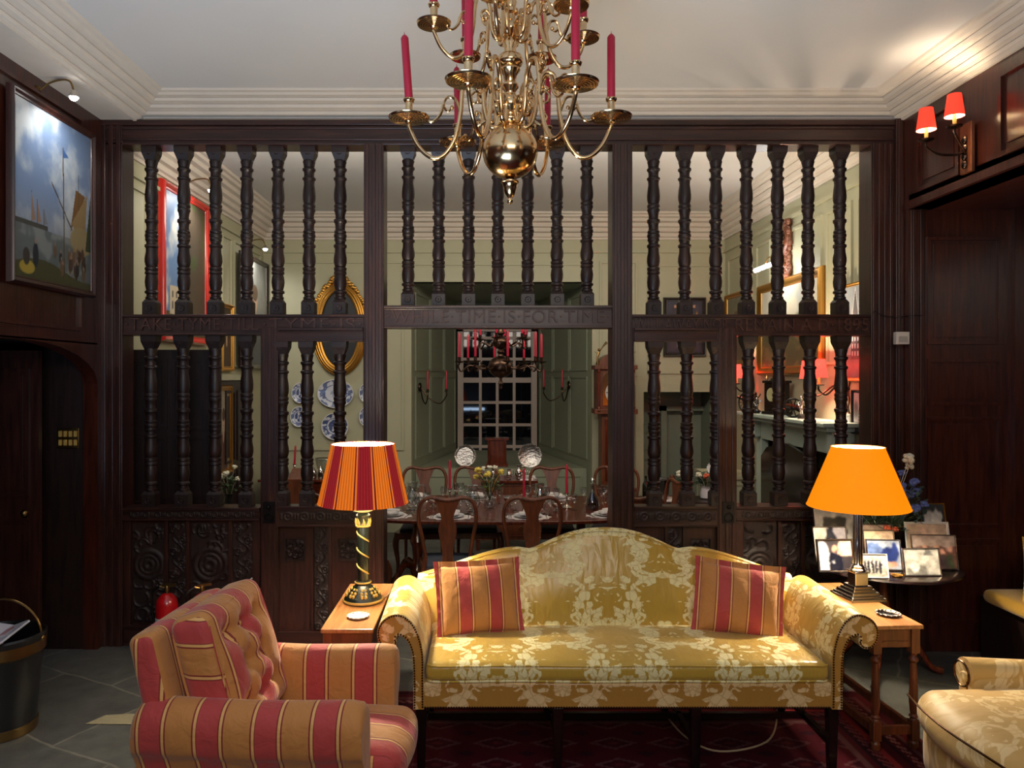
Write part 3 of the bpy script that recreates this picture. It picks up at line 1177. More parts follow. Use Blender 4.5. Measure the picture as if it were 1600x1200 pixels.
ztop = 3.70
fluted('post', 139, 150, 0, ztop, .0, .15, 1)
fluted('post', 150, 196, 0, ztop, -.05, .13, 4)
fluted('post', 570, 601, 0, SZ(228), -.05, .15, 3)
fluted('post', 955, 986, 0, SZ(228), -.05, .15, 3)
fluted('post', 1356, 1391, 0, SZ(232) + .02, -.05, .13, 4)
fluted('post', 1391, 1404, 0, ztop, -.08, .0, 1)
fluted('post', 1404, 1426, 0, ztop, -.16, -.06, 2)


def rail(px0, px1, py0, py1, y0=-.03, y1=.12, mold=True, name='rail', parent=None):
    mb = MB()
    x0, x1, z0, z1 = SX(px0), SX(px1), SZ(py1), SZ(py0)
    mb.box(x0, x1, y0, y1, z0, z1)
    if mold:
        mb.box(x0, x1, y0 - .018, y0, z1 - .018, z1)
        mb.box(x0, x1, y0 - .012, y0, z1 - .03, z1 - .022)
        mb.box(x0, x1, y0 - .014, y0, z0, z0 + .014)
    return mb.build(name, OAK_H, parent or scr, smooth=False, bevel=.002)


mb = MB()
x0, x1 = SX(160), SX(1394)
mb.box(x0, x1, -.04, .13, SZ(229), ztop)
mb.box(x0, x1, -.065, -.04, ztop - .035, ztop)
mb.box(x0, x1, -.052, -.04, ztop - .06, ztop - .042)
mb.box(x0, x1, -.055, -.04, SZ(229) + .03, SZ(229) + .045)
mb.box(x0, x1, -.05, -.04, SZ(229), SZ(229) + .015)
mb.build('top_beam', OAK_H, scr, smooth=False, bevel=.003)
rail(196, 570, 492, 524, name='inscribed_rail')
rail(601, 955, 478, 513, name='inscribed_rail')
rail(986, 1356, 492, 525, name='inscribed_rail')
rail(196, 408, 792, 812)
rail(1148, 1356, 790, 812)
rail(196, 408, 975, 1006, -.02)
rail(1148, 1356, 975, 1006, -.02)


def letters(txt, px0, px1, pyc, h, parent, y=-.04):
    cu = bpy.data.curves.new('txt', 'FONT')
    cu.body = txt
    cu.size = h
    cu.extrude = .009
    cu.align_x = 'CENTER'
    cu.align_y = 'CENTER'
    cu.space_character = 1.08
    o = bpy.data.objects.new('txt', cu)
    C.objects.link(o)
    bpy.context.view_layer.update()
    dg = bpy.context.evaluated_depsgraph_get()
    me = bpy.data.meshes.new_from_object(o.evaluated_get(dg))
    bpy.data.objects.remove(o)
    xs = [v.co.x for v in me.vertices]
    k = (SX(px1) - SX(px0)) / (max(xs) - min(xs))
    xc = (SX(px0) + SX(px1)) / 2
    for v in me.vertices:
        x, yy, z = v.co
        v.co = (xc + x * k, y + .004 - z, SZ(pyc) + yy)
    me.materials.clear()
    me.materials.append(LITOAK)
    q = bpy.data.objects.new('carved_inscription', me)
    C.objects.link(q)
    q.parent = parent
    return q


letters('·TAKE·TYME·TILL', 200, 406, 508, .125, scr)
letters('·TYME·IS·', 414, 566, 508, .125, scr)
letters('·WHILE·TIME·IS·FOR·TIME·', 606, 951, 496, .125, scr)
letters('WILL·AWAY·NOR·', 990, 1140, 509, .125, scr)
letters('REMAIN·A·D·1895', 1146, 1352, 509, .125, scr)

# turned baluster, unit height 1: t from the top
BP = [(0, .052), (.02, .052), (.05, .050), (.075, .036), (.085, .040), (.10, .034), (.118, .031), (.125, .042), (.135, .042), (.145, .031), (.16, .029), (.175, .031), (.18, .042), (.19, .042), (.197, .033),
      (.22, .031), (.25, .037), (.285, .041), (.31, .040), (.335, .032), (.34, .038), (.352, .040), (.36, .034), (.366, .039), (.378, .039), (.385, .033), (.41, .027), (.425, .029), (.43, .041), (.445, .041),
      (.452, .032), (.475, .028), (.492, .030), (.497, .037), (.508, .037), (.512, .033), (.518, .040), (.532, .040), (.538, .034), (.545, .037), (.555, .036), (.56, .030), (.575, .029), (.58, .041), (.592, .042),
      (.60, .032), (.625, .033), (.655, .041), (.68, .042), (.705, .034), (.71, .030), (.716, .040), (.73, .040), (.735, .034), (.742, .040), (.753, .040), (.758, .032), (.775, .037), (.80, .041), (.825, .038),
      (.85, .030), (.858, .041), (.868, .041), (.875, .028), (.888, .028), (.893, .036), (.903, .036), (.907, .030)]


def baluster_mesh(h):
    mb = MB()
    prof = [(.0345 + (r - .028) * .88, h * (1 - t)) for t, r in BP if t > .06]
    mb.lathe(prof, seg=16)
    # bottom and top blocks
    mb.taper((0, 0), .094, .094, .094, .094, 0, h * .075)
    mb.taper((0, 0), .094, .094, .062, .062, h * .075, h * .096)
    mb.taper((0, 0), .066, .066, .104, .104, h * .92, h * .965)
    mb.taper((0, 0), .104, .104, .108, .108, h * .965, h)
    for z in (h * .04, h * .97):
        mb.torus((0, -.048, z), .020, .003, RX(PI / 2), 12, 5)
        mb.ball((0, -.0465, z), .005, seg=6)
    return mb


zu0, zu1 = SZ(492), SZ(229)
bal_u = baluster_mesh(zu1 - zu0).build('baluster', OAKD, scr, loc=(SX(233), .04, zu0))


def bal(px, z0, z1, parent, y=.04, src=bal_u, h0=zu1 - zu0):
    o = src.copy()
    C.objects.link(o)
    o.parent = parent
    o.location = (SX(px), y, z0)
    o.scale = (1, 1, (z1 - z0) / h0)
    return o


for px in (284, 334, 383, 432, 481, 530):
    bal(px, zu0, zu1, scr)
for px in (637, 685, 732, 778, 825, 871, 918):
    bal(px, SZ(478), zu1, scr)
for px in (1023, 1072, 1121, 1169, 1218, 1266, 1316):
    bal(px, zu0, zu1, scr)
for px in (232, 283, 333, 383):
    bal(px, SZ(793), SZ(524), scr)
for px in (1172, 1220, 1269, 1318):
    bal(px, SZ(791), SZ(525), scr)


def relief(name, px0, px1, py0, py1, hf, y=.0, parent=None, amp=.010, mat=None, res=.006):
    x0, x1, z0, z1 = SX(px0), SX(px1), SZ(py1), SZ(py0)
    nx, nz = int((x1 - x0) / res) + 2, int((z1 - z0) / res) + 2
    U, V = np.meshgrid(np.linspace(0, 1, nx), np.linspace(0, 1, nz))
    H = hf(U * (x1 - x0), V * (z1 - z0), x1 - x0, z1 - z0)
    mb = MB()

    def fn(u, v):
        i, j = int(round(u * (nx - 1))), int(round(v * (nz - 1)))
        return (x0 + u * (x1 - x0), y - amp * float(H[j, i]), z0 + v * (z1 - z0))
    mb.grid(nx, nz, fn)
    return mb.build(name, mat or CARVED, parent or scr)


def strapwork(seed, scroll=0.13):
    """interlaced roundels, leaves and tendrils"""
    rs = random.Random(seed)

    def hf(U, V, w, h):
        H = np.zeros_like(U)
        cx, cz = w / 2, h * .58
        for r, t in ((.40 * w, .022), (.26 * w, .016), (.12 * w, .02)):
            d = np.abs(np.hypot(U - cx, V - cz) - r)
            H = np.maximum(H, np.clip(1 - d / t, 0, 1) ** .5)
        a = np.arctan2(V - cz, U - cx)
        rr = np.hypot(U - cx, V - cz)
        pet = np.cos(a * 6) * .5 + .5
        H = np.maximum(H, np.clip(pet - np.abs(rr - .19 * w) / (.07 * w), 0, 1) * .8)
        for k in range(26):
            x, z = rs.random() * w, rs.random() * h
            r = .025 + rs.random() * .03
            a0 = rs.random() * 6.28
            dx, dz = U - x, V - z
            q = np.hypot(dx, dz)
            m_ = (np.mod(np.arctan2(dz, dx) - a0, 2 * PI) < 4.2)
            H = np.maximum(H, np.clip(1 - np.abs(q - r) / .010, 0, 1) * m_ * (rr > .42 * w))
        e = np.minimum(np.minimum(U, w - U), np.minimum(V, h - V))
        return H * np.clip(e / .02, 0, 1)
    return hf


def vinework(U, V, w, h):
    H = np.zeros_like(U)
    ph = V / .16 * 2 * PI
    c = w / 2 + np.sin(ph) * w * .26
    H = np.maximum(H, np.clip(1 - np.abs(U - c) / .009, 0, 1))
    for k in range(int(h / .08) + 1):
        z = k * .08 + .02
        x = w / 2 + (w * .24 if k % 2 else -w * .24)
        q = np.hypot(U - x, (V - z) * .8)
        H = np.maximum(H, np.clip(1 - np.abs(q - .018) / .007, 0, 1))
        H = np.maximum(H, np.clip(1 - q / .010, 0, 1))
        a = np.arctan2(V - z, U - x)
        H = np.maximum(H, np.clip(np.cos(a * 5) - np.abs(q - .03) / .012, 0, 1) * .7)
    e = np.minimum(U, w - U)
    return H * np.clip(e / .01, 0, 1)


def tracery(U, V, w, h):
    H = np.zeros_like(U)
    cx, cz = w / 2, h / 2
    e = np.minimum(np.minimum(U, w - U), np.minimum(V, h - V))
    H = np.maximum(H, (e < .010) * 1.0)
    a = np.arctan2(V - cz, U - cx)
    q = np.hypot(U - cx, V - cz)
    R = .40 * w * np.abs(np.cos(2 * a)) ** .5
    H = np.maximum(H, np.clip(1 - np.abs(q - R) / .012, 0, 1))
    R2 = .42 * w * np.abs(np.sin(2 * a)) ** .6
    H = np.maximum(H, np.clip(1 - np.abs(q - R2) / .010, 0, 1))
    H = np.maximum(H, np.clip(1 - q / .02, 0, 1))
    return H


def lunettes(U, V, w, h):
    H = np.zeros_like(U)
    n = max(1, int(w / (h * 1.5)))
    m_ = np.mod(U, w / n) - w / n / 2
    q = np.hypot(m_, V - h * .5)
    H = np.maximum(H, np.clip(1 - np.abs(q - h * .35) / .008, 0, 1))
    H = np.maximum(H, np.clip(1 - q / (h * .15), 0, 1))
    H = np.maximum(H, np.clip(1 - np.abs(np.abs(m_) - w / n * .42) / .012, 0, 1) * (np.abs(V - h / 2) < h * .3))
    return H


# solid lower part: framing and carved panels
def framing(px0, px1, cuts, parent, y0=-.025, y1=.10, top=812, bot=1006):
    mb = MB()
    mb.box(SX(px0), SX(px1), .012, y1, SZ(bot), SZ(top))
    for a, b_ in cuts:
        mb.box(SX(a), SX(b_), y0, .012, SZ(bot) + .002, SZ(top))
    return mb.build('framing', OAK, parent, smooth=False, bevel=.003)


framing(196, 408, ((196, 206), (258, 264), (292, 298), (358, 364), (396, 408)), scr)
relief('carved_panel', 206, 258, 818, 972, strapwork(3), .008)
relief('carved_panel', 298, 358, 818, 972, strapwork(5), .008)
relief('carved_strip', 264, 292, 818, 972, vinework, .0)
relief('carved_strip', 364, 396, 818, 972, vinework, .0)
framing(1148, 1356, ((1148, 1160), (1214, 1220), (1250, 1256), (1340, 1356)), scr)
relief('carved_panel', 1160, 1214, 818, 972, strapwork(9), .008)
relief('carved_strip', 1220, 1250, 818, 972, vinework, .0)
relief('carved_panel', 1256, 1340, 818, 972, strapwork(11), .008)
relief('carved_frieze', 206, 400, 797, 808, lunettes, -.036, amp=.005, res=.005)
relief('carved_frieze', 1156, 1350, 796, 808, lunettes, -.036, amp=.005, res=.005)


def screen_door(px0, px1, label, glx0, glx1, balx, flip):
    d = thing('screen_door', label, 'door', (0, YS, 0))
    za, zb = SZ(1003), SZ(513)
    ow = 26 if not flip else 0
    # stiles
    fluted('stile', px0, glx0, .01, zb, -.045, .05, 3 if glx0 - px0 > 10 else 1, d)
    fluted('stile', glx1, px1, .01, zb, -.045, .05, 3 if px1 - glx1 > 10 else 1, d)
    rail(glx0, glx1, 513, 534, -.045, .05, True, 'top_rail', d)
    rail(glx0, glx1, 789, 821, -.045, .05, True, 'middle_rail', d)
    rail(glx0, glx1, 984, 1003, -.045, .05, False, 'bottom_rail', d)
    relief('carved_frieze', glx0 + 3, glx1 - 3, 797, 813, lunettes, -.052, d, .005, res=.005)
    for px in balx:
        bal(px, SZ(789), SZ(534), d, .0)
    mb = MB()
    mb.box(SX(glx0), SX(glx1), .0, .04, SZ(984), SZ(821))
    c = (glx0 + glx1) / 2
    for a, b_ in ((c - 16, c - 12), (c + 12, c + 16)):
        mb.box(SX(a), SX(b_), -.03, .0, SZ(984), SZ(821))
    mb.build('plain_panel', OAK, d, smooth=False)
    relief('carved_strip', c - 11, c + 11, 823, 982, vinework, -.012, d)
    for a in ((glx0 + c - 16) / 2, (glx1 + c + 16) / 2):
        relief('tracery_panel', a - 16, a + 16, 840, 876, tracery, -.004, d, .016)
    mb = MB()
    lx = px0 + 14 if not flip else px1 - 14
    mb.box(SX(lx - 9), SX(lx + 9), -.065, -.052, SZ(815), SZ(782))
    mb.torus((SX(lx), -.075, SZ(806)), .03, .006, RX(PI / 2), 16, 6)
    mb.ball((SX(lx), -.075, SZ(790)), .014)
    mb.build('iron_latch', IRON, d)
    return d


screen_door(410, 573, 'oak door in the screen, left of the wide central opening', 437, 569, (480, 531, 441), False)
screen_door(986, 1148, 'oak door in the screen, right of the wide central opening', 989, 1118, (1022, 1073, 1119), True)

th = thing('thermostat', 'small white box fixed to the dark post at the right end of the screen', 'thermostat', (SX(1395) * .985, YS - .19, SZ(530)))
mb = MB()
mb.box(-.045, .045, -.025, .02, -.045, .04)
mb.build('case', WHITEPLASTIC, th, bevel=.004)
mb = MB()
mb.box(-.03, .03, -.028, -.025, -.03, .01)
mb.build('cover', plain('grey_plastic', (150, 146, 138), .5), th, smooth=False)
mb = MB()
mb.tube(catmull([(SX(1355), YS - .05, SZ(492)), (SX(1362), YS - .065, SZ(487)), (SX(1370), YS - .07, SZ(494)), (SX(1392), YS - .09, SZ(497)), (SX(1405), YS - .165, SZ(496)), (SX(1424), YS - .165, SZ(496))], 5), .003, 5)
tag(mb.build('wall_cable', IRON), 'thin dark cable running along the post above the white box', 'cable')

# ------------------------------------------------------------ hall: rug
def rugpaint():
    W, H = 330, 300
    p = Paint(W, H, (66, 12, 22))
    U, V = p.U * 3.86, p.V * 3.4
    n = fbm(W, H, 12, 3)
    # rows of guls
    gu, gv = np.mod(U, .30) - .15, np.mod(V, .22) - .11
    o = np.abs(gu) / .11 + np.abs(gv) / .06
    p.mix((np.abs(o - 1) < .14) * .8, (92, 62, 62))
    p.mix((np.abs(o - .62) < .1) * .6, (36, 16, 26))
    p.mix((o < .3) * .7, (88, 34, 36))
    q = np.abs(np.mod(U + .15, .30) - .15) / .05 + np.abs(np.mod(V + .11, .22) - .11) / .03
    p.mix((q < 1) * .6, (30, 14, 28))
    e = np.minimum(np.minimum(U, 3.86 - U), np.minimum(V, 3.4 - V))
    b_ = e < .42
    p.mix(b_ * 1.0, (60, 10, 20))
    for a, c in ((.03, (24, 10, 14)), (.10, (84, 58, 56)), (.19, (30, 14, 22)), (.27, (128, 40, 40)), (.34, (24, 10, 18)), (.41, (88, 62, 60))):
        p.mix((np.abs(e - a) < .014) * .85, c)
    t = np.mod((U + V) / .05, 1) < .45
    p.mix((t & (np.abs(e - .15) < .02)) * .8, (140, 100, 92))
    p.mix((t & (np.abs(e - .31) < .02)) * .8, (110, 60, 60))
    p.a *= (0.75 + .5 * n)[..., None]
    return p


rug = thing('rug', 'dark red patterned rug under the gold sofa and armchairs', 'rug', (.34, 2.9, 0))
canvas('pile', rugpaint(), 3.86, 3.4, lambda a, b_: (a, b_, .014), VCR, rug)
mb = MB()
mb.box(-1.93, 1.93, -1.7, 1.7, .001, .0135)
mb.build('backing', plain('rug_edge', (44, 14, 20), .95), rug, smooth=False)


# ------------------------------------------------------------ sofa
def sofa():
    s = thing('camelback_sofa', 'long camelback sofa in shiny gold damask with scrolled arms', 'sofa', (.682, 3.66, 0))
    mb = MB()
    mb.box(-.99, .99, .0, .68, .315, .44)
    mb.build('seat_rail', D_SIDE, s, bevel=.012)
    mb = MB()
    rs = random.Random(4)

    def wr(p, u, v, t):
        if t > .2:
            p.z += .004 * math.sin(u * 16 + 1.2 * math.sin(v * 3)) * (1 - v * v) + .008 * math.exp(-((v + .55) / .5) ** 2) * (1 - u ** 8)
        return p
    mb.soft((0, .29, .487), (1.925, .60, .088), .034, 34, (0, .004, .016), wr)
    mb.build('seat_cushion', D_BODY, s, angle=180)
    mb = MB()
    for z, yy in ((.450, -.011), (.522, -.010)):
        mb.tube([(-.955, yy + .02, z), (-.93, yy, z)] + [(x, yy, z + .002 * math.sin(x * 9)) for x in np.linspace(-.9, .9, 30)] + [(.93, yy, z), (.955, yy + .02, z)], .0055, 6)
    mb.build('piping', D_BODY, s)
    # serpentine back
    kx = [0, .1, .2, .3, .38, .425, .46, .50, .58, .68, .80, .92, 1.08]
    kz = [1.04, 1.034, 1.012, .972, .934, .916, .924, .930, .922, .897, .858, .815, .77]

    def top(x):
        return float(np.interp(abs(x), kx, kz))
    nx = 61
    mb = MB()
    xs = np.linspace(-1.06, 1.06, nx)
    xs = np.sort(np.concatenate([xs, [-.425, .425]]))
    loops = []
    for x in xs:
        zt = (top(x) + top(x - .012) + top(x + .012)) / 3
        zt = zt if abs(abs(x) - .425) > .02 else top(x) + .003
        lp = []
        prof = [(.0, .45), (.0, .50)]
        fr = []
        z0 = .46
        for k in range(13):
            t_ = k / 12
            z = z0 + (zt - .05 - z0) * t_
            bulge = -.035 * math.sin(PI * min(1, t_ * .95 + .05)) * (1 - (x / 1.1) ** 6)
            fr.append((.575 + .10 * t_ + bulge, z))
        ca = (.575 + .10 + .05, zt - .05)
        for k in range(1, 8):
            a = PI - PI * k / 8
            fr.append((ca[0] + .05 * math.cos(a), ca[1] + .05 * math.sin(a)))
        for k in range(6):
            t_ = k / 5
            fr.append((.775 - .06 * t_, zt - .05 - (zt - .05 - .32) * t_))
        fr.append((.6, .32))
        loops.append([mb.bm.verts.new((x, y, z)) for y, z in fr])
    n = len(loops[0])
    for A, B in zip(loops, loops[1:]):
        for k in range(n):
            l = (k + 1) % n
            mb.bm.faces.new((A[k], B[k], B[l], A[l]))
    mb.bm.faces.new(loops[0])
    mb.bm.faces.new(list(reversed(loops[-1])))
    mb.build('back', D_BODY, s, angle=60)
    mb = MB()
    mb.tube([(x, .655, top(x) - .004) for x in np.linspace(-1.0, 1.0, 90)], .005, 6)
    mb.build('piping', D_BODY, s)
    # arms
    inn = [(.97, .316), (.972, .45), (.972, .56), (.985, .64), (1.01, .705), (1.045, .748), (1.085, .768), (1.13, .762), (1.17, .735), (1.192, .69), (1.185, .64), (1.155, .607), (1.118, .607), (1.098, .632), (1.105, .655)]
    out = [(1.095, .668), (1.075, .664), (1.052, .645), (1.035, .61), (1.024, .56), (1.02, .45), (1.02, .316)]
    outer = [tuple(v)[:2] for v in catmull([(a, b_, 0) for a, b_ in inn], 4)]
    inner = [tuple(v)[:2] for v in catmull([(a, b_, 0) for a, b_ in out], 3)]
    poly = outer + inner
    for sg in (-1, 1):
        mb = MB()
        secs = []
        ny = 9
        for k in range(ny + 1):
            y = .72 * k / ny
            rise = 0
            pts = []
            for a, b_ in poly:
                flare = .02 * (k / ny) * max(0, (b_ - .45)) / .3
                ins = .006 if k == 0 else 0
                pts.append(mb.bm.verts.new((sg * (a + flare), y - .006 + ins * 0, b_)))
            secs.append(pts)
        m_ = len(poly)
        for A, B in zip(secs, secs[1:]):
            for k in range(m_):
                l = (k + 1) % m_
                mb.bm.faces.new((A[k], B[k], B[l], A[l]))
        mb.bm.faces.new(secs[0])
        mb.bm.faces.new(secs[-1])
        mb.build('arm', D_ARM, s, angle=50, bevel=.004)
        mb = MB()
        mb.prism([(sg * a, b_) for a, b_ in poly], 'xz', -.009, -.0065)
        mb.build('arm_facing', D_SIDE, s, smooth=False)
        mb = MB()
        L2 = [Vector((a, b_)) for a, b_ in poly]
        cen = Vector((1.0, .5))
        acc = 0
        for A, B in zip(L2, L2[1:]):
            d = B - A
            nrm = Vector((d.y, -d.x)).normalized() if d.length else Vector((0, 0))
            acc0 = acc
            acc += d.length
            while acc0 < acc and d.length > 1e-6:
                nxt = math.ceil(acc0 / .0125 + 1e-6) * .0125
                if nxt > acc:
                    break
                q = A + d * ((nxt - (acc - d.length)) / d.length) + nrm * .006
                mb.ball((sg * q.x, -.011, q.y), .0048, seg=6)
                acc0 = nxt
        mb.build('nailhead_trim', NAILS, s)
    mb = MB()
    for x in np.arange(-.965, .97, .0125):
        mb.ball((x, -.002, .322), .0048, seg=6)
    mb.build('nailhead_trim', NAILS, s)
    for x in (-.985, -.33, .33, .985):
        for y in (.03, .66):
            mb = MB()
            mb.taper((x, y), .036, .036, .05, .05, .0, .316)
            mb.build('leg', BLACKWOOD, s, smooth=False, bevel=.003)
    mb = MB()
    for x in (-.985, -.33, .33, .985):
        mb.box(x - .012, x + .012, .03, .66, .12, .15)
    for a, b_ in ((-.985, -.33), (-.33, .33), (.33, .985)):
        mb.box(a, b_, .33, .355, .12, .15)
    mb.box(-.985, .985, .65, .672, .12, .15)
    mb.build('stretcher', BLACKWOOD, s, smooth=False)
    return s


sofa()


# ------------------------------------------------------------ cushions
def pillow(w, h, t, dimple=None, n=36, flange=.0):
    mb = MB()

    def surf(sg):
        def fn(a, b_):
            u, v = a * 2 - 1, b_ * 2 - 1
            x = w / 2 * u * (1 - .05 * (1 - v * v))
            z = h / 2 * v * (1 - .05 * (1 - u * u))
            e = max(0, (1 - u * u) * (1 - v * v))
            y = sg * t / 2 * e ** .42
            if dimple:
                y = dimple(u, v, y, sg)
            y += .006 * math.sin(u * 9 + v * 4) * e * sg
            return (x, y, z)
        return fn
    mb.grid(n, n, surf(-1))
    mb.grid(n, n, surf(1))
    bmesh.ops.remove_doubles(mb.bm, verts=mb.bm.verts, dist=1e-5)
    if flange:
        pts0, pts1 = [], []
        ring = []
        for k in range(120):
            a = k / 120 * 4
            s_, f = int(a), a - int(a)
            u, v = [(-1 + 2 * f, -1), (1, -1 + 2 * f), (1 - 2 * f, 1), (-1, 1 - 2 * f)][s_]
            ring.append((u, v))
        V0, V1 = [], []
        for k, (u, v) in enumerate(ring):
            x = w / 2 * u * (1 - .05 * (1 - v * v))
            z = h / 2 * v * (1 - .05 * (1 - u * u))
            V0.append((x * .99, z * .99))
            V1.append((x + flange * u * 1.0, z + flange * v, .006 * math.sin(k * 1.3)))
        for dy in (-.003, .003):
            pass
        A = [mb.bm.verts.new((x, -.003, z)) for x, z in V0]
        A2 = [mb.bm.verts.new((x, .003, z)) for x, z in V0]
        B = [mb.bm.verts.new((x, y - .002, z)) for x, z, y in V1]
        B2 = [mb.bm.verts.new((x, y + .002, z)) for x, z, y in V1]
        m_ = len(A)
        for k in range(m_):
            l = (k + 1) % m_
            mb.bm.faces.new((A[k], A[l], B[l], B[k]))
            mb.bm.faces.new((A2[l], A2[k], B2[k], B2[l]))
            mb.bm.faces.new((B[k], B[l], B2[l], B2[k]))
    return mb


def scatter_cushion(loc, rot, label):
    t = thing('scatter_cushion', label, 'cushion', loc, rot=rot)
    pillow(.42, .36, .15, flange=.028).build('cover', ST_P, t, angle=70)
    return t


scatter_cushion((-.03, 4.13, .705), (math.radians(-17), math.radians(-1), math.radians(10)), 'striped cushion with a frilled edge at the left end of the gold sofa')
scatter_cushion((1.365, 4.13, .695), (math.radians(-18), math.radians(5), math.radians(-12)), 'striped cushion with a frilled edge at the right end of the gold sofa')


# ------------------------------------------------------------ striped armchair (front faces local +x)
def armchair(label, loc, rotz, side, seatm, facem, cushm=None, buttons=True, scale=1.0, stripe=True, backc=True):
    t = thing('armchair', label, 'armchair', loc, rotz)
    t.scale = (scale,) * 3
    mb = MB()
    mb.soft((.0, 0, .22), (.76, .66, .22), .03, 8)
    mb.build('base', side, t, angle=60)
    mb = MB()
    mb.soft((.11, 0, .37), (.82, .47, .16), .06, 16, (.03, 0, .02))
    mb.build('seat_cushion', seatm, t, angle=180)
    for sg in (-1, 1):
        # arm: section in y-z swept along x, roll drooping outwards
        mb = MB()
        sec = [(.235, .28), (.235, .52), (.237, .59), (.247, .64), (.275, .665), (.315, .668), (.355, .650), (.382, .610), (.388, .555), (.380, .50), (.36, .47), (.335, .42), (.335, .16), (.25, .16)]
        sec = [tuple(v)[:2] for v in catmull([(a, b_, 0) for a, b_ in sec[:11]], 3)] + sec[11:]
        secs = []
        for x, k, dz in ((-.44, .80, -.01), (-.42, .93, -.004), (-.38, 1, 0), (-.2, 1, -.004), (0, 1, -.008), (.2, 1, -.003), (.36, 1, .004), (.405, .98, .002), (.42, .9, -.004)):
            cy, cz = .305, .5
            secs.append([mb.bm.verts.new((x, sg * (cy + (a - cy) * k), (cz + (b_ - cz) * k) + dz if b_ > .3 else b_)) for a, b_ in sec])
        m_ = len(sec)
        for A, B in zip(secs, secs[1:]):
            for k in range(m_):
                l = (k + 1) % m_
                mb.bm.faces.new((A[k], B[k], B[l], A[l]))
        mb.bm.faces.new(secs[0])
        mb.bm.faces.new(secs[-1])
        mb.build('arm', side, t, angle=60)
    # outer back, raked
    mb = MB()
    Mx = RY(math.radians(-13))

    def bk(p, u, v, w_):
        return p
    mb.soft((-.36, 0, .60), (.11, .66, .62), .035, 14, (.015, 0, .0), bk, Mx)
    mb.build('back', seatm, t, angle=70)
    if backc:
        holes = []
        for r_, row in enumerate((-.55, 0, .55)):
            for c_ in ((-.55, 0, .55) if r_ % 2 == 0 else (-.28, .28)):
                holes.append((c_, row))

        def fn(p, u, v, w_):
            if u > 0:
                s_ = sum(math.exp(-((v - a) ** 2 + (w_ - b_) ** 2) / .022) for a, b_ in holes)
                s2 = sum(math.exp(-((v - a) ** 2 + (w_ - b_) ** 2) / .10) for a, b_ in holes)
                # pleats run between neighbouring buttons
                pl = 0
                for a, b_ in holes:
                    for a2, b2 in holes:
                        d = math.hypot(a - a2, b_ - b2)
                        if 0 < d < .75:
                            tt = max(0, min(1, ((v - a) * (a2 - a) + (w_ - b_) * (b2 - b_)) / d / d))
                            dd = math.hypot(v - a - tt * (a2 - a), w_ - b_ - tt * (b2 - b_))
                            pl = max(pl, math.exp(-(dd / .055) ** 2))
                if buttons:
                    p.x -= (.045 * min(1, s_) + .012 * min(1.4, s2) + .016 * pl) * u
            p.z += .012 * (1 if w_ > 0 else 0) * abs(v) ** 3
            return p
        Mc = RY(math.radians(-17))
        mb = MB()
        mb.soft((-.20, 0, .70), (.17, .54, .52), .05, 34, (.05, .01, .015), fn, Mc)
        mb.build('back_cushion', cushm or seatm, t, angle=180)
        if buttons:
            for a, b_ in holes:
                mb = MB()
                p = Mc @ Vector((.085 + .05 * (1 - a * a) * (1 - b_ * b_) - .052, a * .28, b_ * .25))
                mb.ball((p.x - .20, p.y, p.z + .70), .013, (.6, 1, 1), 10)
                mb.build('button', facem, t)
        mb = MB()
        for sx in (-.075, .075):
            pts = [Mc @ Vector((sx, .27 * math.cos(a) * (1 / max(abs(math.cos(a)), abs(math.sin(a)))) ** .8, .245 * math.sin(a) * (1 / max(abs(math.cos(a)), abs(math.sin(a)))) ** .8)) for a in np.linspace(0, 2 * PI, 60, endpoint=False)]
            mb.tube([(p.x - .20, p.y, p.z + .70) for p in pts], .005, 6, closed=True)
        mb.build('piping', seatm, t)
    for x in (-.36, .34):
        for y in (-.27, .27):
            mb = MB()
            mb.lathe([(.016, 0), (.02, .02), (.024, .14)], (x, y, 0), 12)
            mb.build('leg', WALNUT, t)
    return t


armchair('striped red and orange armchair with a buttoned back cushion, left of the sofa', (-.845, 3.20, 0), math.radians(-4), ST_X, ST_Y, ST_Y, ST_C, scale=1.02)


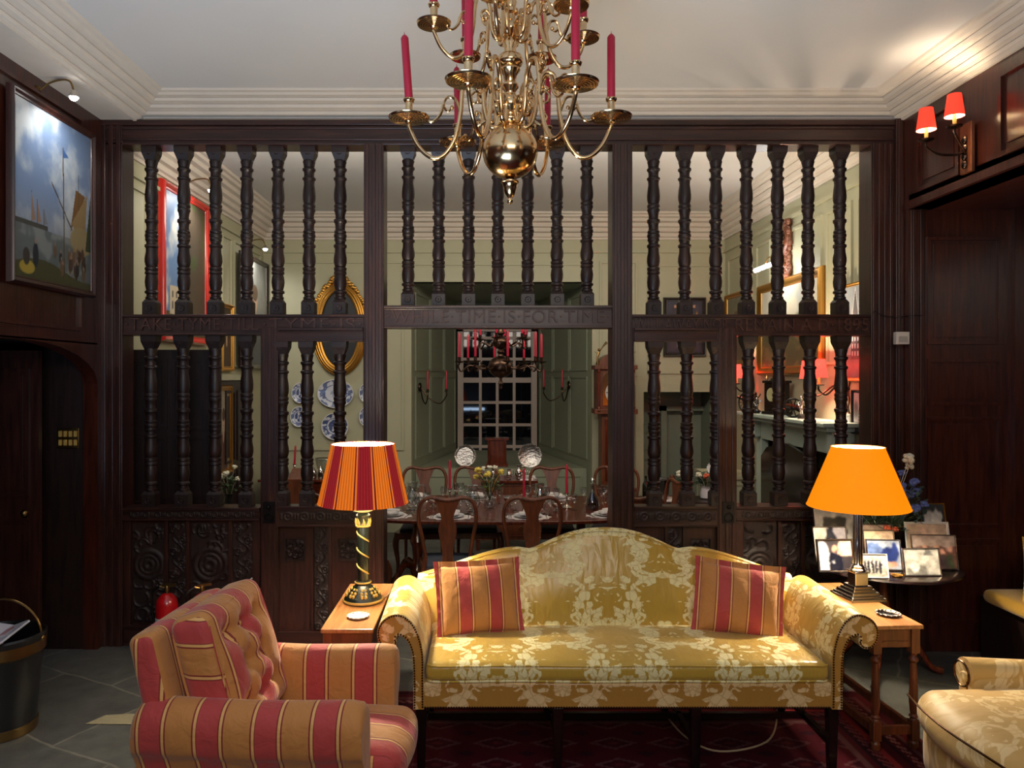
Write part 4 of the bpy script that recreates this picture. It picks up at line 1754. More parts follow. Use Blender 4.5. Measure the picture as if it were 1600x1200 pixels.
def damask_chair():
    t = thing('armchair', 'cream gold damask armchair partly seen at the right edge', 'armchair', (2.35, 3.10, 0), PI)
    mb = MB()

    def rnd(p, u, v, w_):
        if u > 0:
            p.x -= .07 * v * v
        return p
    mb.soft((.02, 0, .42), (.88, .76, .16), .07, 18, (.05, 0, .03), rnd)
    mb.build('seat_cushion', D_CHAIR, t, angle=180)
    mb = MB()
    mb.soft((-.0, 0, .24), (.86, .78, .24), .05, 12, (.04, 0, 0), rnd)
    mb.build('base', D_CHAIR, t, angle=60)
    mb = MB()
    pts = []
    for y in np.linspace(-.36, .36, 16):
        pts.append((.505 - .07 * (y / .38) ** 2, y, .487 - .02 * (abs(y) / .36) ** 3))
    mb.tube(pts, .0055, 6)
    pts = [(x, sg * .385, .475) for sg in (1,) for x in np.linspace(-.3, .3, 10)]
    mb.build('piping', NAILS, t)
    for sg in (-1, 1):
        mb = MB()
        Mx = Matrix.Identity(3)
        mb.soft((-.17, sg * .42, .44), (.66, .12, .24), .05, 12, (0, .01, .0))
        mb.tube([(x, sg * .43, .535 + .012 * math.sin(x * 4)) for x in np.linspace(-.5, .145, 14)], .066, 18)
        mb.build('arm', D_CHAIR, t, angle=60)
        mb = MB()
        mb.torus((.158, sg * .43, .535), .056, .005, RY(PI / 2), 24, 6)
        mb.tube([(.17, sg * .37, .52), (.17, sg * .37, .40)], .004, 6)
        mb.build('piping', NAILS, t)
    mb = MB()
    mb.soft((-.48, 0, .66), (.18, .80, .66), .07, 12, (.03, 0, .03), None, RY(math.radians(-10)))
    mb.build('back', D_CHAIR, t, angle=70)
    for x in (-.36, .34):
        for y in (-.3, .3):
            mb = MB()
            mb.lathe([(.016, 0), (.02, .02), (.024, .14)], (x, y, 0), 12)
            mb.build('leg', WALNUT, t)
    return t


damask_chair()


# ------------------------------------------------------------ side tables
def side_table(label, loc, rotz, w, d, h, cat='table'):
    t = thing('side_table', label, cat, loc, rotz)
    mb = MB()
    mb.box(-w / 2, w / 2, -d / 2, d / 2, h - .022, h)
    mb.build('table_top', TABLETOP, t, smooth=False, bevel=.005)
    mb = MB()
    a, b_ = w / 2 - .03, d / 2 - .04
    for y in (-b_, b_):
        mb.box(-a, a, y - .011, y + .011, h - .12, h - .022)
        mb.box(-a + .03, a - .03, y - .015, y + .015, h - .095, h - .085)
    for x in (-a, a):
        mb.box(x - .011, x + .011, -b_, b_, h - .12, h - .022)
    mb.build('apron', WALNUT, t, smooth=False, bevel=.002)
    s = h / .65
    for x in (-a, a):
        for y in (-b_, b_):
            mb = MB()
            mb.box(x - .022, x + .022, y - .022, y + .022, h - .15, h - .022)
            mb.lathe([(.02, h - .15), (.012, h - .165), (.024, h - .18), (.024, h - .19), (.015, h - .20), (.018, h - .25), (.0215, h - .40), (.017, .20), (.014, .19), (.024, .178), (.014, .17), (.02, .16)], (x, y, 0), 14)
            mb.box(x - .021, x + .021, y - .021, y + .021, .06, .16)
            mb.lathe([(.014, 0), (.024, .02), (.024, .045), (.014, .06)], (x, y, 0), 12)
            mb.build('leg', WALNUT, t, bevel=.002)
    mb = MB()
    for y in (-b_, b_):
        mb.box(-a, a, y - .012, y + .012, .09, .13)
    for x in (-a, a):
        mb.box(x - .012, x + .012, -b_, b_, .09, .13)
    mb.build('stretcher', WALNUT, t, smooth=False)
    return t


side_table('narrow oak side table between the striped armchair and the sofa', (-.68, 4.215, 0), 0, .262, .84, .65)
side_table('narrow oak side table at the right end of the sofa', (2.055, 4.25, 0), math.radians(3.5), .26, .80, .65)


# ------------------------------------------------------------ table lamps
def shade(t, r0, r1, z0, z1, mat):
    mb = MB()
    mb.lathe([(r0, z0), (r0 - .0, z0 + .004), (r1, z1 - .004), (r1, z1)], seg=96, cap=False)
    o = mb.build('lamp_shade', mat, t, loc=(0, 0, 0))
    mb = MB()
    mb.lathe([(r0 - .003, z0 + .002), (r1 - .003, z1 - .002)], seg=64, cap=False)
    mb.build('shade_lining', LINING, o)
    mb = MB()
    mb.torus((0, 0, z0), r0, .0035, None, 64, 6)
    mb.torus((0, 0, z1), r1, .003, None, 64, 6)
    mb.build('shade_trim', mat, o)
    mb = MB()
    mb.ball((0, 0, (z0 + z1) / 2 + .0), .022, (1, 1, 1.2), 14)
    mb.lathe([(.013, (z0 + z1) / 2 - .08), (.013, (z0 + z1) / 2 - .026)], seg=10)
    mb.build('bulb', BULB, t)
    mb = MB()
    for k in range(3):
        a = 2 * PI * k / 3
        mb.tube([(0, 0, z1 - .03), (r1 * math.cos(a), r1 * math.sin(a), z1 - .002)], .002, 5)
    mb.build('shade_carrier', OLDBRASS, t)


lp = thing('table_lamp', 'lit table lamp with a red and orange striped pleated shade on a black column', 'lamp', (-.675, 4.27, .65))
mb = MB()
mb.lathe([(.106, 0), (.108, .012), (.104, .02), (.100, .028), (.095, .032), (.075, .065), (.045, .092), (.038, .10), (.044, .106), (.04, .114), (.03, .118), (.032, .13), (.033, .41), (.03, .415), (.033, .425), (.035, .43), (.03, .44), (.034, .47), (.04, .48), (.03, .49), (.012, .50), (.012, .56)], seg=40)
mb.build('column', DKGREEN, lp)
mb = MB()
mb.lathe([(.109, .006), (.111, .014), (.107, .02), (.103, .014), (.10, .006)], seg=40)
mb.torus((0, 0, .108), .043, .005, None, 28, 6)
mb.torus((0, 0, .42), .036, .006, None, 28, 6)
for k in range(8):
    a = 2 * PI * k / 8 + .2
    M_ = RZ(a)
    # leaf swags on the foot
    for dz, dr, ww in ((0, 0, .017), (.014, -.014, .02), (.028, -.03, .014)):
        for sg in (-1, 1):
            c = M_ @ Vector((.089 + dr, sg * ww * .6, .044 + dz))
            mb.ball(c, .012, (.8, .8, .9), 8)
    # crown leaves
    mb.tube([M_ @ Vector((.034, 0, .425)), M_ @ Vector((.040, .004, .445)), M_ @ Vector((.042, 0, .465))], [.008, .007, .001], 6)
helix = []
for turn in range(3):
    pts = [(.034 * math.cos(a), .034 * math.sin(a), .16 + turn * .095 + (a + 3.0) / 3.0 * .055) for a in np.linspace(-.15, -3.0, 14)]
    pts = [(x, y, .21 + turn * .09 - .058 * (1 - k / 13)) for k, (x, y, z) in enumerate(pts)]
    mb.tube(pts, [.003, .0055, .0055, .003], 6)
mb.build('gilt_ornament', GILTPAINT, lp)
mb = MB()
mb.lathe([(.03, .495), (.055, .505), (.06, .515), (.05, .522), (.02, .525)], seg=32)
mb.build('drip_cap', CREAMPAINT, lp)
shade(lp, .248, .176, .55, .873, SHSTRIPE)
point('table_lamp_light', (-.675, 4.27, 1.3615), 125, (1.0, .88, .66), .042)
mb = MB()
mb.tube(catmull([(-.575, 4.30, .655), (-.55, 4.36, .658), (-.545, 4.45, .655), (-.53, 4.60, .655), (-.53, 4.66, .60), (-.53, 4.66, .1)], 5), .003, 6)
tag(mb.build('lamp_flex', CORD), 'flex of the striped lamp trailing over the left side table', 'cord')

lp = thing('table_lamp', 'lit table lamp with a plain orange shade and a silver column', 'lamp', (2.11, 4.34, .65), math.radians(8))
mb = MB()
for k, (h0, h1, w_) in enumerate(((0, .018, .215), (.018, .030, .19), (.030, .046, .165), (.046, .060, .135), (.060, .075, .11))):
    mb.taper((0, 0), w_, w_, w_ - .006, w_ - .006, h0, h1)
mb.box(-.038, .038, -.038, .038, .075, .145)
mb.box(-.045, .045, -.045, .045, .145, .153)
mb.build('stepped_base', SILVER, lp, smooth=False, bevel=.003)
mb = MB()
mb.lathe([(.040, .153), (.042, .162), (.034, .168), (.036, .178), (.03, .184), (.0265, .19), (.025, .36), (.022, .505), (.03, .51), (.034, .525), (.026, .53), (.012, .535), (.012, .58)], seg=24)
for k in range(12):
    a = 2 * PI * k / 12
    mb.tube([(.0262 * math.cos(a), .0262 * math.sin(a), .195), (.0225 * math.cos(a), .0225 * math.sin(a), .50)], .0022, 4)
mb.build('column', SILVER, lp)
shade(lp, .268, .14, .515, .85, SHORANGE)
point('table_lamp_light', (2.11, 4.34, 1.3325), 110, (1.0, .86, .62), .042)


def dish(label, loc, r=.045, mat=None, tray=True):
    t = thing('small_dish', label, 'dish', loc)
    mb = MB()
    mb.lathe([(r * .5, 0), (r * .9, .004), (r, .012), (r * 1.02, .013), (r * .85, .007), (r * .4, .004)], seg=28)
    for k in range(14):
        a = 2 * PI * k / 14
        mb.ball((r * math.cos(a), r * math.sin(a), .012), r * .12, (1, 1, .5), 6)
    mb.build('rim', mat or SILVER, t)
    return t


dish('small shell shaped dish on the left side table', (-.655, 3.98, .65), .055, plain('pearl', (216, 208, 196), .25, coat=.4))
dish('small round silver dish on the right side table', (2.115, 4.02, .65), .058)

# ------------------------------------------------------------ round table with photographs
rt = thing('round_table', 'dark round tripod table crowded with photo frames', 'table', (2.56, 4.93, 0))
mb = MB()
mb.lathe([(.40, .675), (.44, .678), (.45, .685), (.445, .695), (.43, .70)], seg=72)
mb.build('table_top', BLACKWOOD, rt, angle=30)
mb = MB()
mb.lathe([(.05, .18), (.06, .22), (.035, .27), (.03, .32), (.05, .38), (.055, .42), (.03, .48), (.026, .6), (.05, .64), (.07, .675)], seg=24)
mb.build('pedestal', MAHOG, rt)
for k in range(3):
    a = math.radians(-125 + 120 * k)
    M_ = RZ(a)
    mb = MB()
    mb.tube([M_ @ p for p in catmull([(.04, 0, .22), (.12, 0, .26), (.21, 0, .17), (.29, 0, .05), (.36, 0, .02)], 5)], [.032, .028, .022, .018, .024], 10)
    mb.build('leg', MAHOG, rt)


def photo_paint(kind, seed):
    rs = random.Random(seed)
    p = Paint(48, 40, (60, 60, 64))
    if kind == 'bw':
        p = Paint(48, 40, (196, 192, 184)).ell(.35, .1, .3, .3, (120, 118, 114)).ell(.62, .62, .12, .2, (226, 222, 214)).tri([(.5, .75), (.9, .78), (.7, 1.0)], (110, 108, 106)).ell(.3, .3, .14, .2, (240, 236, 228))
    elif kind == 'couple':
        p = Paint(48, 40, (44, 40, 46)).ell(.12, .4, .22, .6, (214, 204, 208)).ell(.85, .8, .25, .3, (206, 176, 160)).ell(.5, .25, .22, .45, (18, 20, 34)).ell(.5, .72, .09, .13, (200, 150, 130)).ell(.68, .6, .09, .13, (214, 168, 150)).ell(.42, .25, .05, .06, (220, 216, 214))
    elif kind == 'three':
        p = Paint(48, 40, (26, 26, 34)).tri([(0, 0), (.5, 1), (0, 1)], (150, 140, 132)).tri([(1, 0), (.6, 1), (1, 1)], (120, 114, 120))
        for u in (.35, .52, .68):
            p.ell(u, .55, .07, .13, (206, 156, 136)).ell(u, .3, .08, .16, (180, 80, 60) if u == .52 else (60, 50, 60))
    elif kind == 'uniform':
        p = Paint(48, 40, (180, 176, 176)).rect(0, 1, 0, .4, (150, 148, 140))
        for u in (.3, .42, .54, .66, .78):
            p.ell(u, .45, .045, .3, (32, 30, 38)).ell(u, .8, .03, .06, (200, 156, 140))
    elif kind == 'blue':
        p = Paint(48, 40, (150, 158, 176)).ell(.6, .4, .3, .35, (28, 40, 92)).ell(.2, .7, .25, .25, (90, 110, 160)).ell(.5, .15, .4, .12, (206, 150, 130)).ell(.85, .6, .1, .3, (36, 50, 110))
    elif kind == 'matted':
        p = Paint(48, 56, (186, 182, 176)).rect(.22, .78, .2, .82, (48, 44, 42)).ell(.5, .5, .14, .2, (90, 84, 78))
    elif kind == 'group':
        p = Paint(48, 40, (92, 60, 54)).rect(0, 1, .65, 1, (170, 150, 140))
        for k in range(6):
            p.ell(.12 + k * .15, .5 + .1 * (k % 2), .06, .1, (214, 160, 140)).ell(.12 + k * .15, .2, .08, .25, (60, 30 + 20 * (k % 3), 50))
    elif kind == 'sepia':
        p = Paint(48, 40, (196, 168, 144)).ell(.4, .4, .2, .3, (120, 88, 76)).ell(.42, .75, .09, .14, (222, 186, 164)).ell(.75, .3, .2, .3, (90, 70, 70))
    elif kind == 'mount':
        p = Paint(48, 40, (22, 22, 24)).rect(.12, .88, .1, .86, (206, 200, 190)).ell(.4, .4, .16, .2, (130, 110, 100)).ell(.62, .3, .1, .14, (60, 50, 56))
    n = fbm(p.W, p.H, 6, seed)
    n2 = fbm(p.W, p.H, 9, seed + 50)
    # break the hard outlines up a little, as a small print does
    jj = np.clip(np.arange(p.H)[:, None] + ((n - .5) * 9).astype(int), 0, p.H - 1)
    ii = np.clip(np.arange(p.W)[None, :] + ((n2 - .5) * 9).astype(int), 0, p.W - 1)
    p.a = p.a[jj, ii]
    for _ in range(2):
        q = np.pad(p.a, ((1, 1), (1, 1), (0, 0)), 'edge')
        p.a = (q[:-2, 1:-1] + q[2:, 1:-1] + q[1:-1, :-2] + q[1:-1, 2:] + 2 * p.a) / 6
    p.a *= (.7 + .6 * n)[..., None]
    return p


def photo_frame(label, px0, px1, pyb, h, Y, kind, fmat, fw=.010, rot=0, seed=1, lean=12, z=.70):
    w = (px1 - px0) * Y / 1200
    x = ((px0 + px1) / 2 - 757) * Y / 1200
    t = thing('photo_frame', label, 'photo frame', (x, Y, z), rot=(0, 0, math.radians(rot)), group='photo frames on the round table')
    R_ = RX(math.radians(-lean))
    U, V, Nn = Vector((1, 0, 0)), R_ @ Vector((0, 0, 1)), R_ @ Vector((0, -1, 0))
    cc = V * (h / 2) + Vector((0, 0, .001))
    cw, ch = w - 2 * fw, h - 2 * fw
    canvas('photograph', photo_paint(kind, seed), cw, ch, lambda a, b_: U * a + V * b_ + cc + Nn * .004, VCP, t)
    fm = frame_mesh(cw, ch, fw, .012, U, V, Nn)
    for v in fm.bm.verts:
        v.co += cc
    fm.build('frame', fmat, t)
    mb = MB()
    mb.prism([(0, .03), (0, h * .72), (.002, h * .72), (.006, .03)], 'yz', -w * .12, w * .12)
    vv = mb.bm.verts[:]
    for v in vv:
        zz = v.co.z
        v.co.y += math.tan(math.radians(lean)) * zz + .0015
    o = [U * a * (w / 2 - .004) + V * b_ * (h / 2 - .004) + cc + Nn * d for d in (-.001, .003) for a, b_ in ((-1, -1), (1, -1), (1, 1), (-1, 1))]
    mb.faces(o, [(3, 2, 1, 0), (4, 5, 6, 7), (0, 1, 5, 4), (1, 2, 6, 5), (2, 3, 7, 6), (3, 0, 4, 7)])
    mb.tube([Vector((0, h * .18 + .012, .004)), Vector((0, h * .19, h * .62))], .004, 5)
    mb.build('strut', BLACKWOOD, t, smooth=False)
    return t


WF = plain('white_frame', (206, 200, 194), .4)
photo_frame('tall white mounted photo frame at the back left of the round table', 1275, 1342, 0, .33, 5.06, 'matted', SILVER, .010, 0, 1)
photo_frame('silver frame with three people in dark clothes, left of the round table', 1273, 1328, 0, .245, 4.86, 'three', SILVER, .008, 3, 2)
photo_frame('ornate silver frame with a couple, front left of the round table', 1278, 1337, 0, .20, 4.70, 'couple', SILVER, .014, 2, 3)
photo_frame('small unframed looking print of people in uniform in front of the lamp column', 1338, 1388, 0, .14, 4.57, 'uniform', WF, .006, -3, 4)
photo_frame('silver frame with people in blue, behind the uniform print', 1356, 1410, 0, .19, 4.74, 'blue', SILVER, .010, -4, 5)
photo_frame('silver frame seen just above the people in blue', 1352, 1402, 0, .232, 4.82, 'sepia', SILVER, .009, 0, 6)
photo_frame('hindmost silver frame of the stack behind the lamp column', 1349, 1400, 0, .255, 4.90, 'group', SILVER, .010, 0, 7)
photo_frame('bright silver frame with a black and white portrait at the front right', 1412, 1472, 0, .165, 4.61, 'bw', SILVER, .009, 2, 8)
photo_frame('pale wide frame at the right, behind the black and white portrait', 1419, 1488, 0, .27, 4.88, 'sepia', WF, .016, -2, 9)
photo_frame('group photo in a shiny frame at the right edge of the round table', 1428, 1496, 0, .215, 4.76, 'group', SILVER, .008, -5, 10)
photo_frame('black mounted picture in a gilt edged frame at the back right', 1444, 1485, 0, .365, 5.02, 'mount', GOLD, .008, 0, 11)
dish('little gold trinket dish on the round table', (2.47, 4.60, .70), .03, GOLD)


# flowers
def flower_ball(mb, c, r, seed):
    rs = random.Random(seed)
    for k in range(9):
        d = Vector((rs.uniform(-1, 1), rs.uniform(-1, .6), rs.uniform(-.6, 1))).normalized()
        mb.ball(Vector(c) + d * r * .55, r * .5, (1, 1, .8), 7)


def bouquet(name, label, loc, vase_prof, vmat, heads, spread, height, leafn=26, seed=1, leafmat=None, cat='flowers'):
    t = thing(name, label, cat, loc)
    rs = random.Random(seed)
    mb = MB()
    mb.lathe(vase_prof, seg=22)
    mb.build('vase', vmat, t)
    top = vase_prof[-1][1]
    st = MB()
    lf = MB()
    for k in range(leafn):
        a = rs.uniform(0, 2 * PI)
        rr = spread * rs.uniform(.2, 1.0)
        z = top + height * rs.uniform(.05, .85) * (1 - .35 * rr / spread)
        c = Vector((rr * math.cos(a), rr * math.sin(a), z))
        st.tube([(0, 0, top * .4), (c.x * .4, c.y * .4, top + (z - top) * .4), c], .002, 4)
        for q in range(3):
            d = Vector((rs.uniform(-1, 1), rs.uniform(-1, 1), rs.uniform(-.3, .8))).normalized()
            w_ = d.cross(Vector((0, 0, 1))).normalized()
            ln = rs.uniform(.035, .06)
            p0, p1, p2 = c, c + d * ln * .5, c + d * ln + Vector((0, 0, -.008))
            lf.faces([p0, p1 + w_ * ln * .28, p2, p1 - w_ * ln * .28], [(0, 1, 2), (0, 2, 3)])
    st.build('stems', LEAF, t)
    lf.build('foliage', leafmat or LEAF, t, smooth=False)
    for i, (x, y, z, r, m_) in enumerate(heads):
        mb = MB()
        flower_ball(mb, (x, y, z), r, seed + i)
        mb.tube([(0, 0, top * .5), (x * .5, y * .5, (top + z) / 2), (x, y, z)], .002, 4)
        mb.build('flower', m_, t)
    return t


def cyl_vase(r, h): return [(r * .7, 0), (r * .95, h * .1), (r, h * .5), (r * .8, h * .85), (r * .95, h)]


bouquet('flower_vase', 'vase of white, blue and coral flowers among the photo frames', (2.66, 5.08, .70), cyl_vase(.07, .2), BLACKPAINT,
        [(.12, -.05, .66, .042, WROSE), (-.02, -.06, .60, .03, WROSE), (.06, -.08, .47, .045, BROSE), (.13, -.02, .42, .045, BROSE), (.14, -.08, .34, .04, BROSE), (.2, 0, .44, .03, BROSE), (.02, -.05, .53, .032, BROSE), (.17, -.03, .50, .035, BROSE), (.22, -.05, .36, .03, BROSE), (.10, .0, .56, .028, BROSE), (.16, .02, .60, .03, WROSE),
         (.09, -.12, .23, .034, YROSE), (-.07, -.14, .22, .024, PROSE), (-.02, -.14, .215, .022, PROSE), (-.3, -.05, .50, .02, WROSE), (-.33, -.02, .36, .018, WROSE)],
        .25, .46, 110, 5, LEAF2)

# window seat in the recess, with cushion and pillow
ws = thing('window_seat', 'mustard cushioned bench in the dark recess at the right', 'bench', (3.62, 3.6, 0))
mb = MB()
mb.box(-.26, .3, -1.3, 1.6, 0, .42)
mb.build('bench_box', OAKD, ws, smooth=False)
mb = MB()
mb.soft((-.04, .08, .47), (.66, 2.7, .09), .04, 14, (0, 0, .01))
mb.build('seat_pad', YCLOTH, ws, angle=180)
pl = thing('pillow', 'mustard yellow pillow with frilled edge on the window bench', 'cushion', (3.52, 4.62, .70), rot=(math.radians(-12), 0, math.radians(-35)))
pillow(.42, .36, .14, flange=.025).build('cover', YCLOTH, pl, angle=70)

# ------------------------------------------------------------ log bucket with newspapers
bk = thing('bucket', 'black and brass bound bucket with a brass handle at the left edge', 'bucket', (-2.60, 4.12, 0))
mb = MB()
mb.lathe([(.155, 0), (.17, .015), (.172, .03), (.205, .43), (.215, .435), (.222, .50), (.225, .515), (.215, .525), (.205, .515), (.195, .43), (.16, .04), (.01, .035)], seg=40)
mb.build('body', BLACKPAINT, bk)
for pr_ in ([(.209, .42), (.2195, .43), (.2195, .45), (.223, .487), (.215, .49)], [(.158, .002), (.178, .004), (.182, .05), (.170, .055)]):
    mb = MB()
    mb.lathe(pr_, seg=40, cap=False)
    mb.build('brass_band', OLDBRASS, bk)
mb = MB()
mb.tube([(.212 * math.cos(a), .02, .50 + .20 * math.sin(a)) for a in np.linspace(0, PI, 24)], .006, 8)
mb.ball((.215, .02, .49), .018, seg=8)
mb.ball((-.215, .02, .49), .018, seg=8)
mb.build('handle', OLDBRASS, bk)


def newspaper(loc, rot, label, seed):
    p = Paint(30, 40, (190, 188, 196))
    for k in range(14):
        p.rect(.08, .92, .06 + k * .045, .075 + k * .045, (120, 120, 130))
    p.rect(.1, .5, .7, .92, (170, 60, 60) if seed == 1 else (70, 80, 130))
    t = thing('newspaper', label, 'newspaper', loc, rot=rot, group='newspapers in the bucket')
    canvas('page', p, .2, .30, lambda a, b_: (a, -.0065, b_), VCP, t)
    mb = MB()
    mb.soft((0, 0, 0), (.2, .012, .3), .005, 5)
    mb.build('folded_sheets', PAPER, t)


newspaper((-2.64, 4.03, .505), (math.radians(-68), math.radians(12), math.radians(12)), 'newspaper lying in the bucket, hindmost', 0)
newspaper((-2.54, 3.99, .515), (math.radians(-66), math.radians(-20), math.radians(-30)), 'newspaper with a red picture on top in the bucket', 1)


# ------------------------------------------------------------ fire extinguishers
def extinguisher(x, y, label, first=None, rotz=0, h=.42):
    if first:
        return dup(first, (x, y, 0), rotz, label)
    t = thing('fire_extinguisher', label, 'fire extinguisher', (x, y, 0), rotz)
    mb = MB()
    mb.lathe([(.06, 0), (.072, .01), (.074, .03), (.074, h - .08), (.065, h - .04), (.04, h - .01), (.02, h)], seg=28)
    mb.build('cylinder', REDPAINT, t)
    mb = MB()
    mb.lathe([(.018, h), (.02, h + .03), (.014, h + .05)], seg=12)
    mb.box(-.03, .06, -.012, .012, h + .045, h + .062)
    mb.tube([(.0, 0, h + .03), (-.05, 0, h + .045)], .009, 8)
    mb.build('valve', OLDBRASS, t)
    mb = MB()
    mb.tube(catmull([(-.05, 0, h + .045), (-.10, 0, h + .0), (-.10, 0, h - .12), (-.085, 0, h - .22)], 6), .009, 8)
    mb.build('hose', IRON, t)
    mb = MB()
    mb.tube([(.04, 0, h + .064), (.08, 0, h + .085)], .006, 6)
    mb.build('lever', SILVER, t)
    mb = MB()
    mb.lathe([(.0748, .12), (.0748, .26)], seg=28, cap=False)
    mb.build('label_band', PAPER, t)
    return t


ex = extinguisher(-2.17, 5.25, 'red fire extinguisher by the screen, left of three')
extinguisher(-1.93, 5.25, 'red fire extinguisher by the screen, middle of three', ex, .5)
extinguisher(-1.66, 5.25, 'red fire extinguisher by the screen, right of three and half hidden', ex, .8)

# flex lying under the sofa
mb = MB()
mb.tube(catmull([(1.0, 4.3, .02), (1.05, 4.0, .02), (1.18, 3.85, .02), (1.45, 3.95, .02), (1.62, 4.25, .02), (1.72, 4.55, .02)], 6), .005, 6)
tag(mb.build('floor_flex', CORD), 'cream flex curving over the rug behind the front sofa legs', 'cord')
mb = MB()
mb.tube(catmull([(.95, 3.62, .02), (1.1, 3.50, .02), (1.35, 3.47, .02), (1.65, 3.52, .02), (1.9, 3.62, .02), (2.02, 3.50, .02), (2.2, 3.55, .02)], 6), .005, 6)
tag(mb.build('floor_flex', CORD), 'cream flex lying on the rug in front of the sofa legs at right', 'cord')

# ------------------------------------------------------------ brass chandelier
def candle_obj(h, r, z=0):
    mb = MB()
    mb.lathe([(r, z), (r * .96, z + h * .93), (r * .62, z + h * .965), (r * .2, z + h * .985)], seg=14)
    mb.tube([(0, 0, z + h * .98), (0, 0, z + h + .008)], [.0025, .001], 5)
    return mb


CX, CY = .115, 3.45
ch = thing('brass_chandelier', 'large polished brass chandelier with two tiers of scrolled arms in the hall', 'chandelier', (CX, CY, 0))
mb = MB()
prof = [(.002, 2.672), (.011, 2.678), (.014, 2.69), (.009, 2.70), (.016, 2.71), (.024, 2.722), (.030, 2.745), (.034, 2.766), (.040, 2.77), (.040, 2.776), (.024, 2.785), (.015, 2.79)]
for a in np.linspace(-PI / 2 + .14, PI / 2 - .25, 16):
    prof.append((.125 * math.cos(a), 2.909 + .122 * math.sin(a)))
prof += [(.034, 3.03), (.046, 3.045), (.046, 3.055), (.03, 3.065), (.028, 3.08), (.045, 3.105), (.05, 3.13), (.04, 3.155), (.026, 3.165), (.026, 3.18), (.038, 3.195), (.038, 3.21), (.026, 3.22),
         (.03, 3.25), (.046, 3.275), (.04, 3.29), (.052, 3.297), (.058, 3.31), (.058, 3.325), (.05, 3.34), (.03, 3.35), (.026, 3.37), (.034, 3.39), (.03, 3.41), (.022, 3.42), (.036, 3.45), (.042, 3.47),
         (.03, 3.49), (.024, 3.50), (.024, 3.52), (.036, 3.53), (.036, 3.545), (.024, 3.555), (.03, 3.58), (.024, 3.60), (.04, 3.62), (.062, 3.65), (.066, 3.68), (.05, 3.71), (.02, 3.73), (.012, 3.75)]
mb.lathe(prof, seg=36)
mb.build('stem', BRASS, ch, angle=50)
mb = MB()
for k in range(4):
    mb.torus((0, 0, 3.765 + k * .022), .010, .003, RX(PI / 2) @ RY(PI / 2 * (k % 2)), 12, 6, 1, 1.4)
mb.lathe([(.05, 3.835), (.05, 3.849)], seg=20)
mb.build('chain', BRASS, ch)


def arm_mb(pts, r=.0075, s=1.0):
    mb = MB()
    mb.tube(catmull([(a, 0, b_) for a, b_ in pts], 6), [r * 1.1, r, r, r * .9], 10)
    return mb


LOW = [(.035, .03), (.06, -.03), (.095, -.02), (.115, .05), (.125, .15), (.155, .21), (.195, .205), (.215, .14), (.225, .03), (.25, -.08), (.30, -.155), (.355, -.165), (.415, -.115), (.455, -.035), (.46, -.005)]
LOW = [(a * .995, b_) for a, b_ in LOW]
SC1 = [(.225, .04), (.25, .10), (.285, .105), (.30, .07), (.28, .045), (.262, .06)]
SC2 = [(.30, .075), (.315, .03), (.345, .0), (.375, .005), (.385, .03)]
SC3 = [(.12, .10), (.15, .13), (.175, .11), (.165, .08), (.145, .085)]
SC5 = [(.215, .14), (.25, .155), (.27, .185), (.25, .21), (.23, .195), (.24, .178)]
SC6 = [(.06, -.02), (.05, .05), (.075, .09), (.095, .06), (.08, .04)]
SC4 = [(.10, .0), (.14, -.02), (.165, .01), (.15, .035)]


def tier(pts, scrolls, R, z, angs, k, rp):
    arm0 = None
    parts = []
    am = MB()
    am.tube(catmull([(a * k, 0, z + b_ * k) for a, b_ in pts], 6), [.0115 * k ** .5, .0095 * k ** .5], 12)
    for sc in scrolls:
        am.tube(catmull([(a * k, 0, z + b_ * k) for a, b_ in sc], 6), [.008, .006, .005], 8)
        am.ball((sc[-1][0] * k, 0, z + sc[-1][1] * k), .010, seg=8)
    a0 = am.build('arm', BRASS, ch)
    pm = MB()
    prof_ = [(.006, -.012), (.016, -.006), (.02, .0)]
    for q in np.linspace(.34, 1, 6):
        prof_ += [(rp * q - .0075, -.004 + .014 * q), (rp * q - .002, -.004 + .014 * q), (rp * q, .004 + .014 * q)]
    prof_ += [(rp * 1.02, .021), (rp * .9, .020), (rp * .3, .012), (.01, .012)]
    pm.lathe([(a, b_ + z) for a, b_ in prof_], (R, 0, 0), 32)
    p0 = pm.build('drip_pan', BRASS, ch, angle=25)
    sm = MB()
    sm.lathe([(.012, z + .01), (.010, z + .02), (.017, z + .028), (.018, z + .034), (.0155, z + .038), (.0175, z + .085), (.023, z + .09), (.025, z + .10), (.022, z + .104), (.014, z + .104)], (R, 0, 0), 20)
    for q in range(8):
        a = 2 * PI * q / 8
        sm.ball((R + .021 * math.cos(a), .021 * math.sin(a), z + .1), .006, seg=6)
    s0 = sm.build('candle_socket', BRASS, ch)
    for i, a in enumerate(angs):
        for o in (a0, p0, s0):
            q = o if i == 0 else o.copy()
            if i:
                C.objects.link(q)
                q.parent = ch
            q.rotation_euler = (0, 0, math.radians(a))


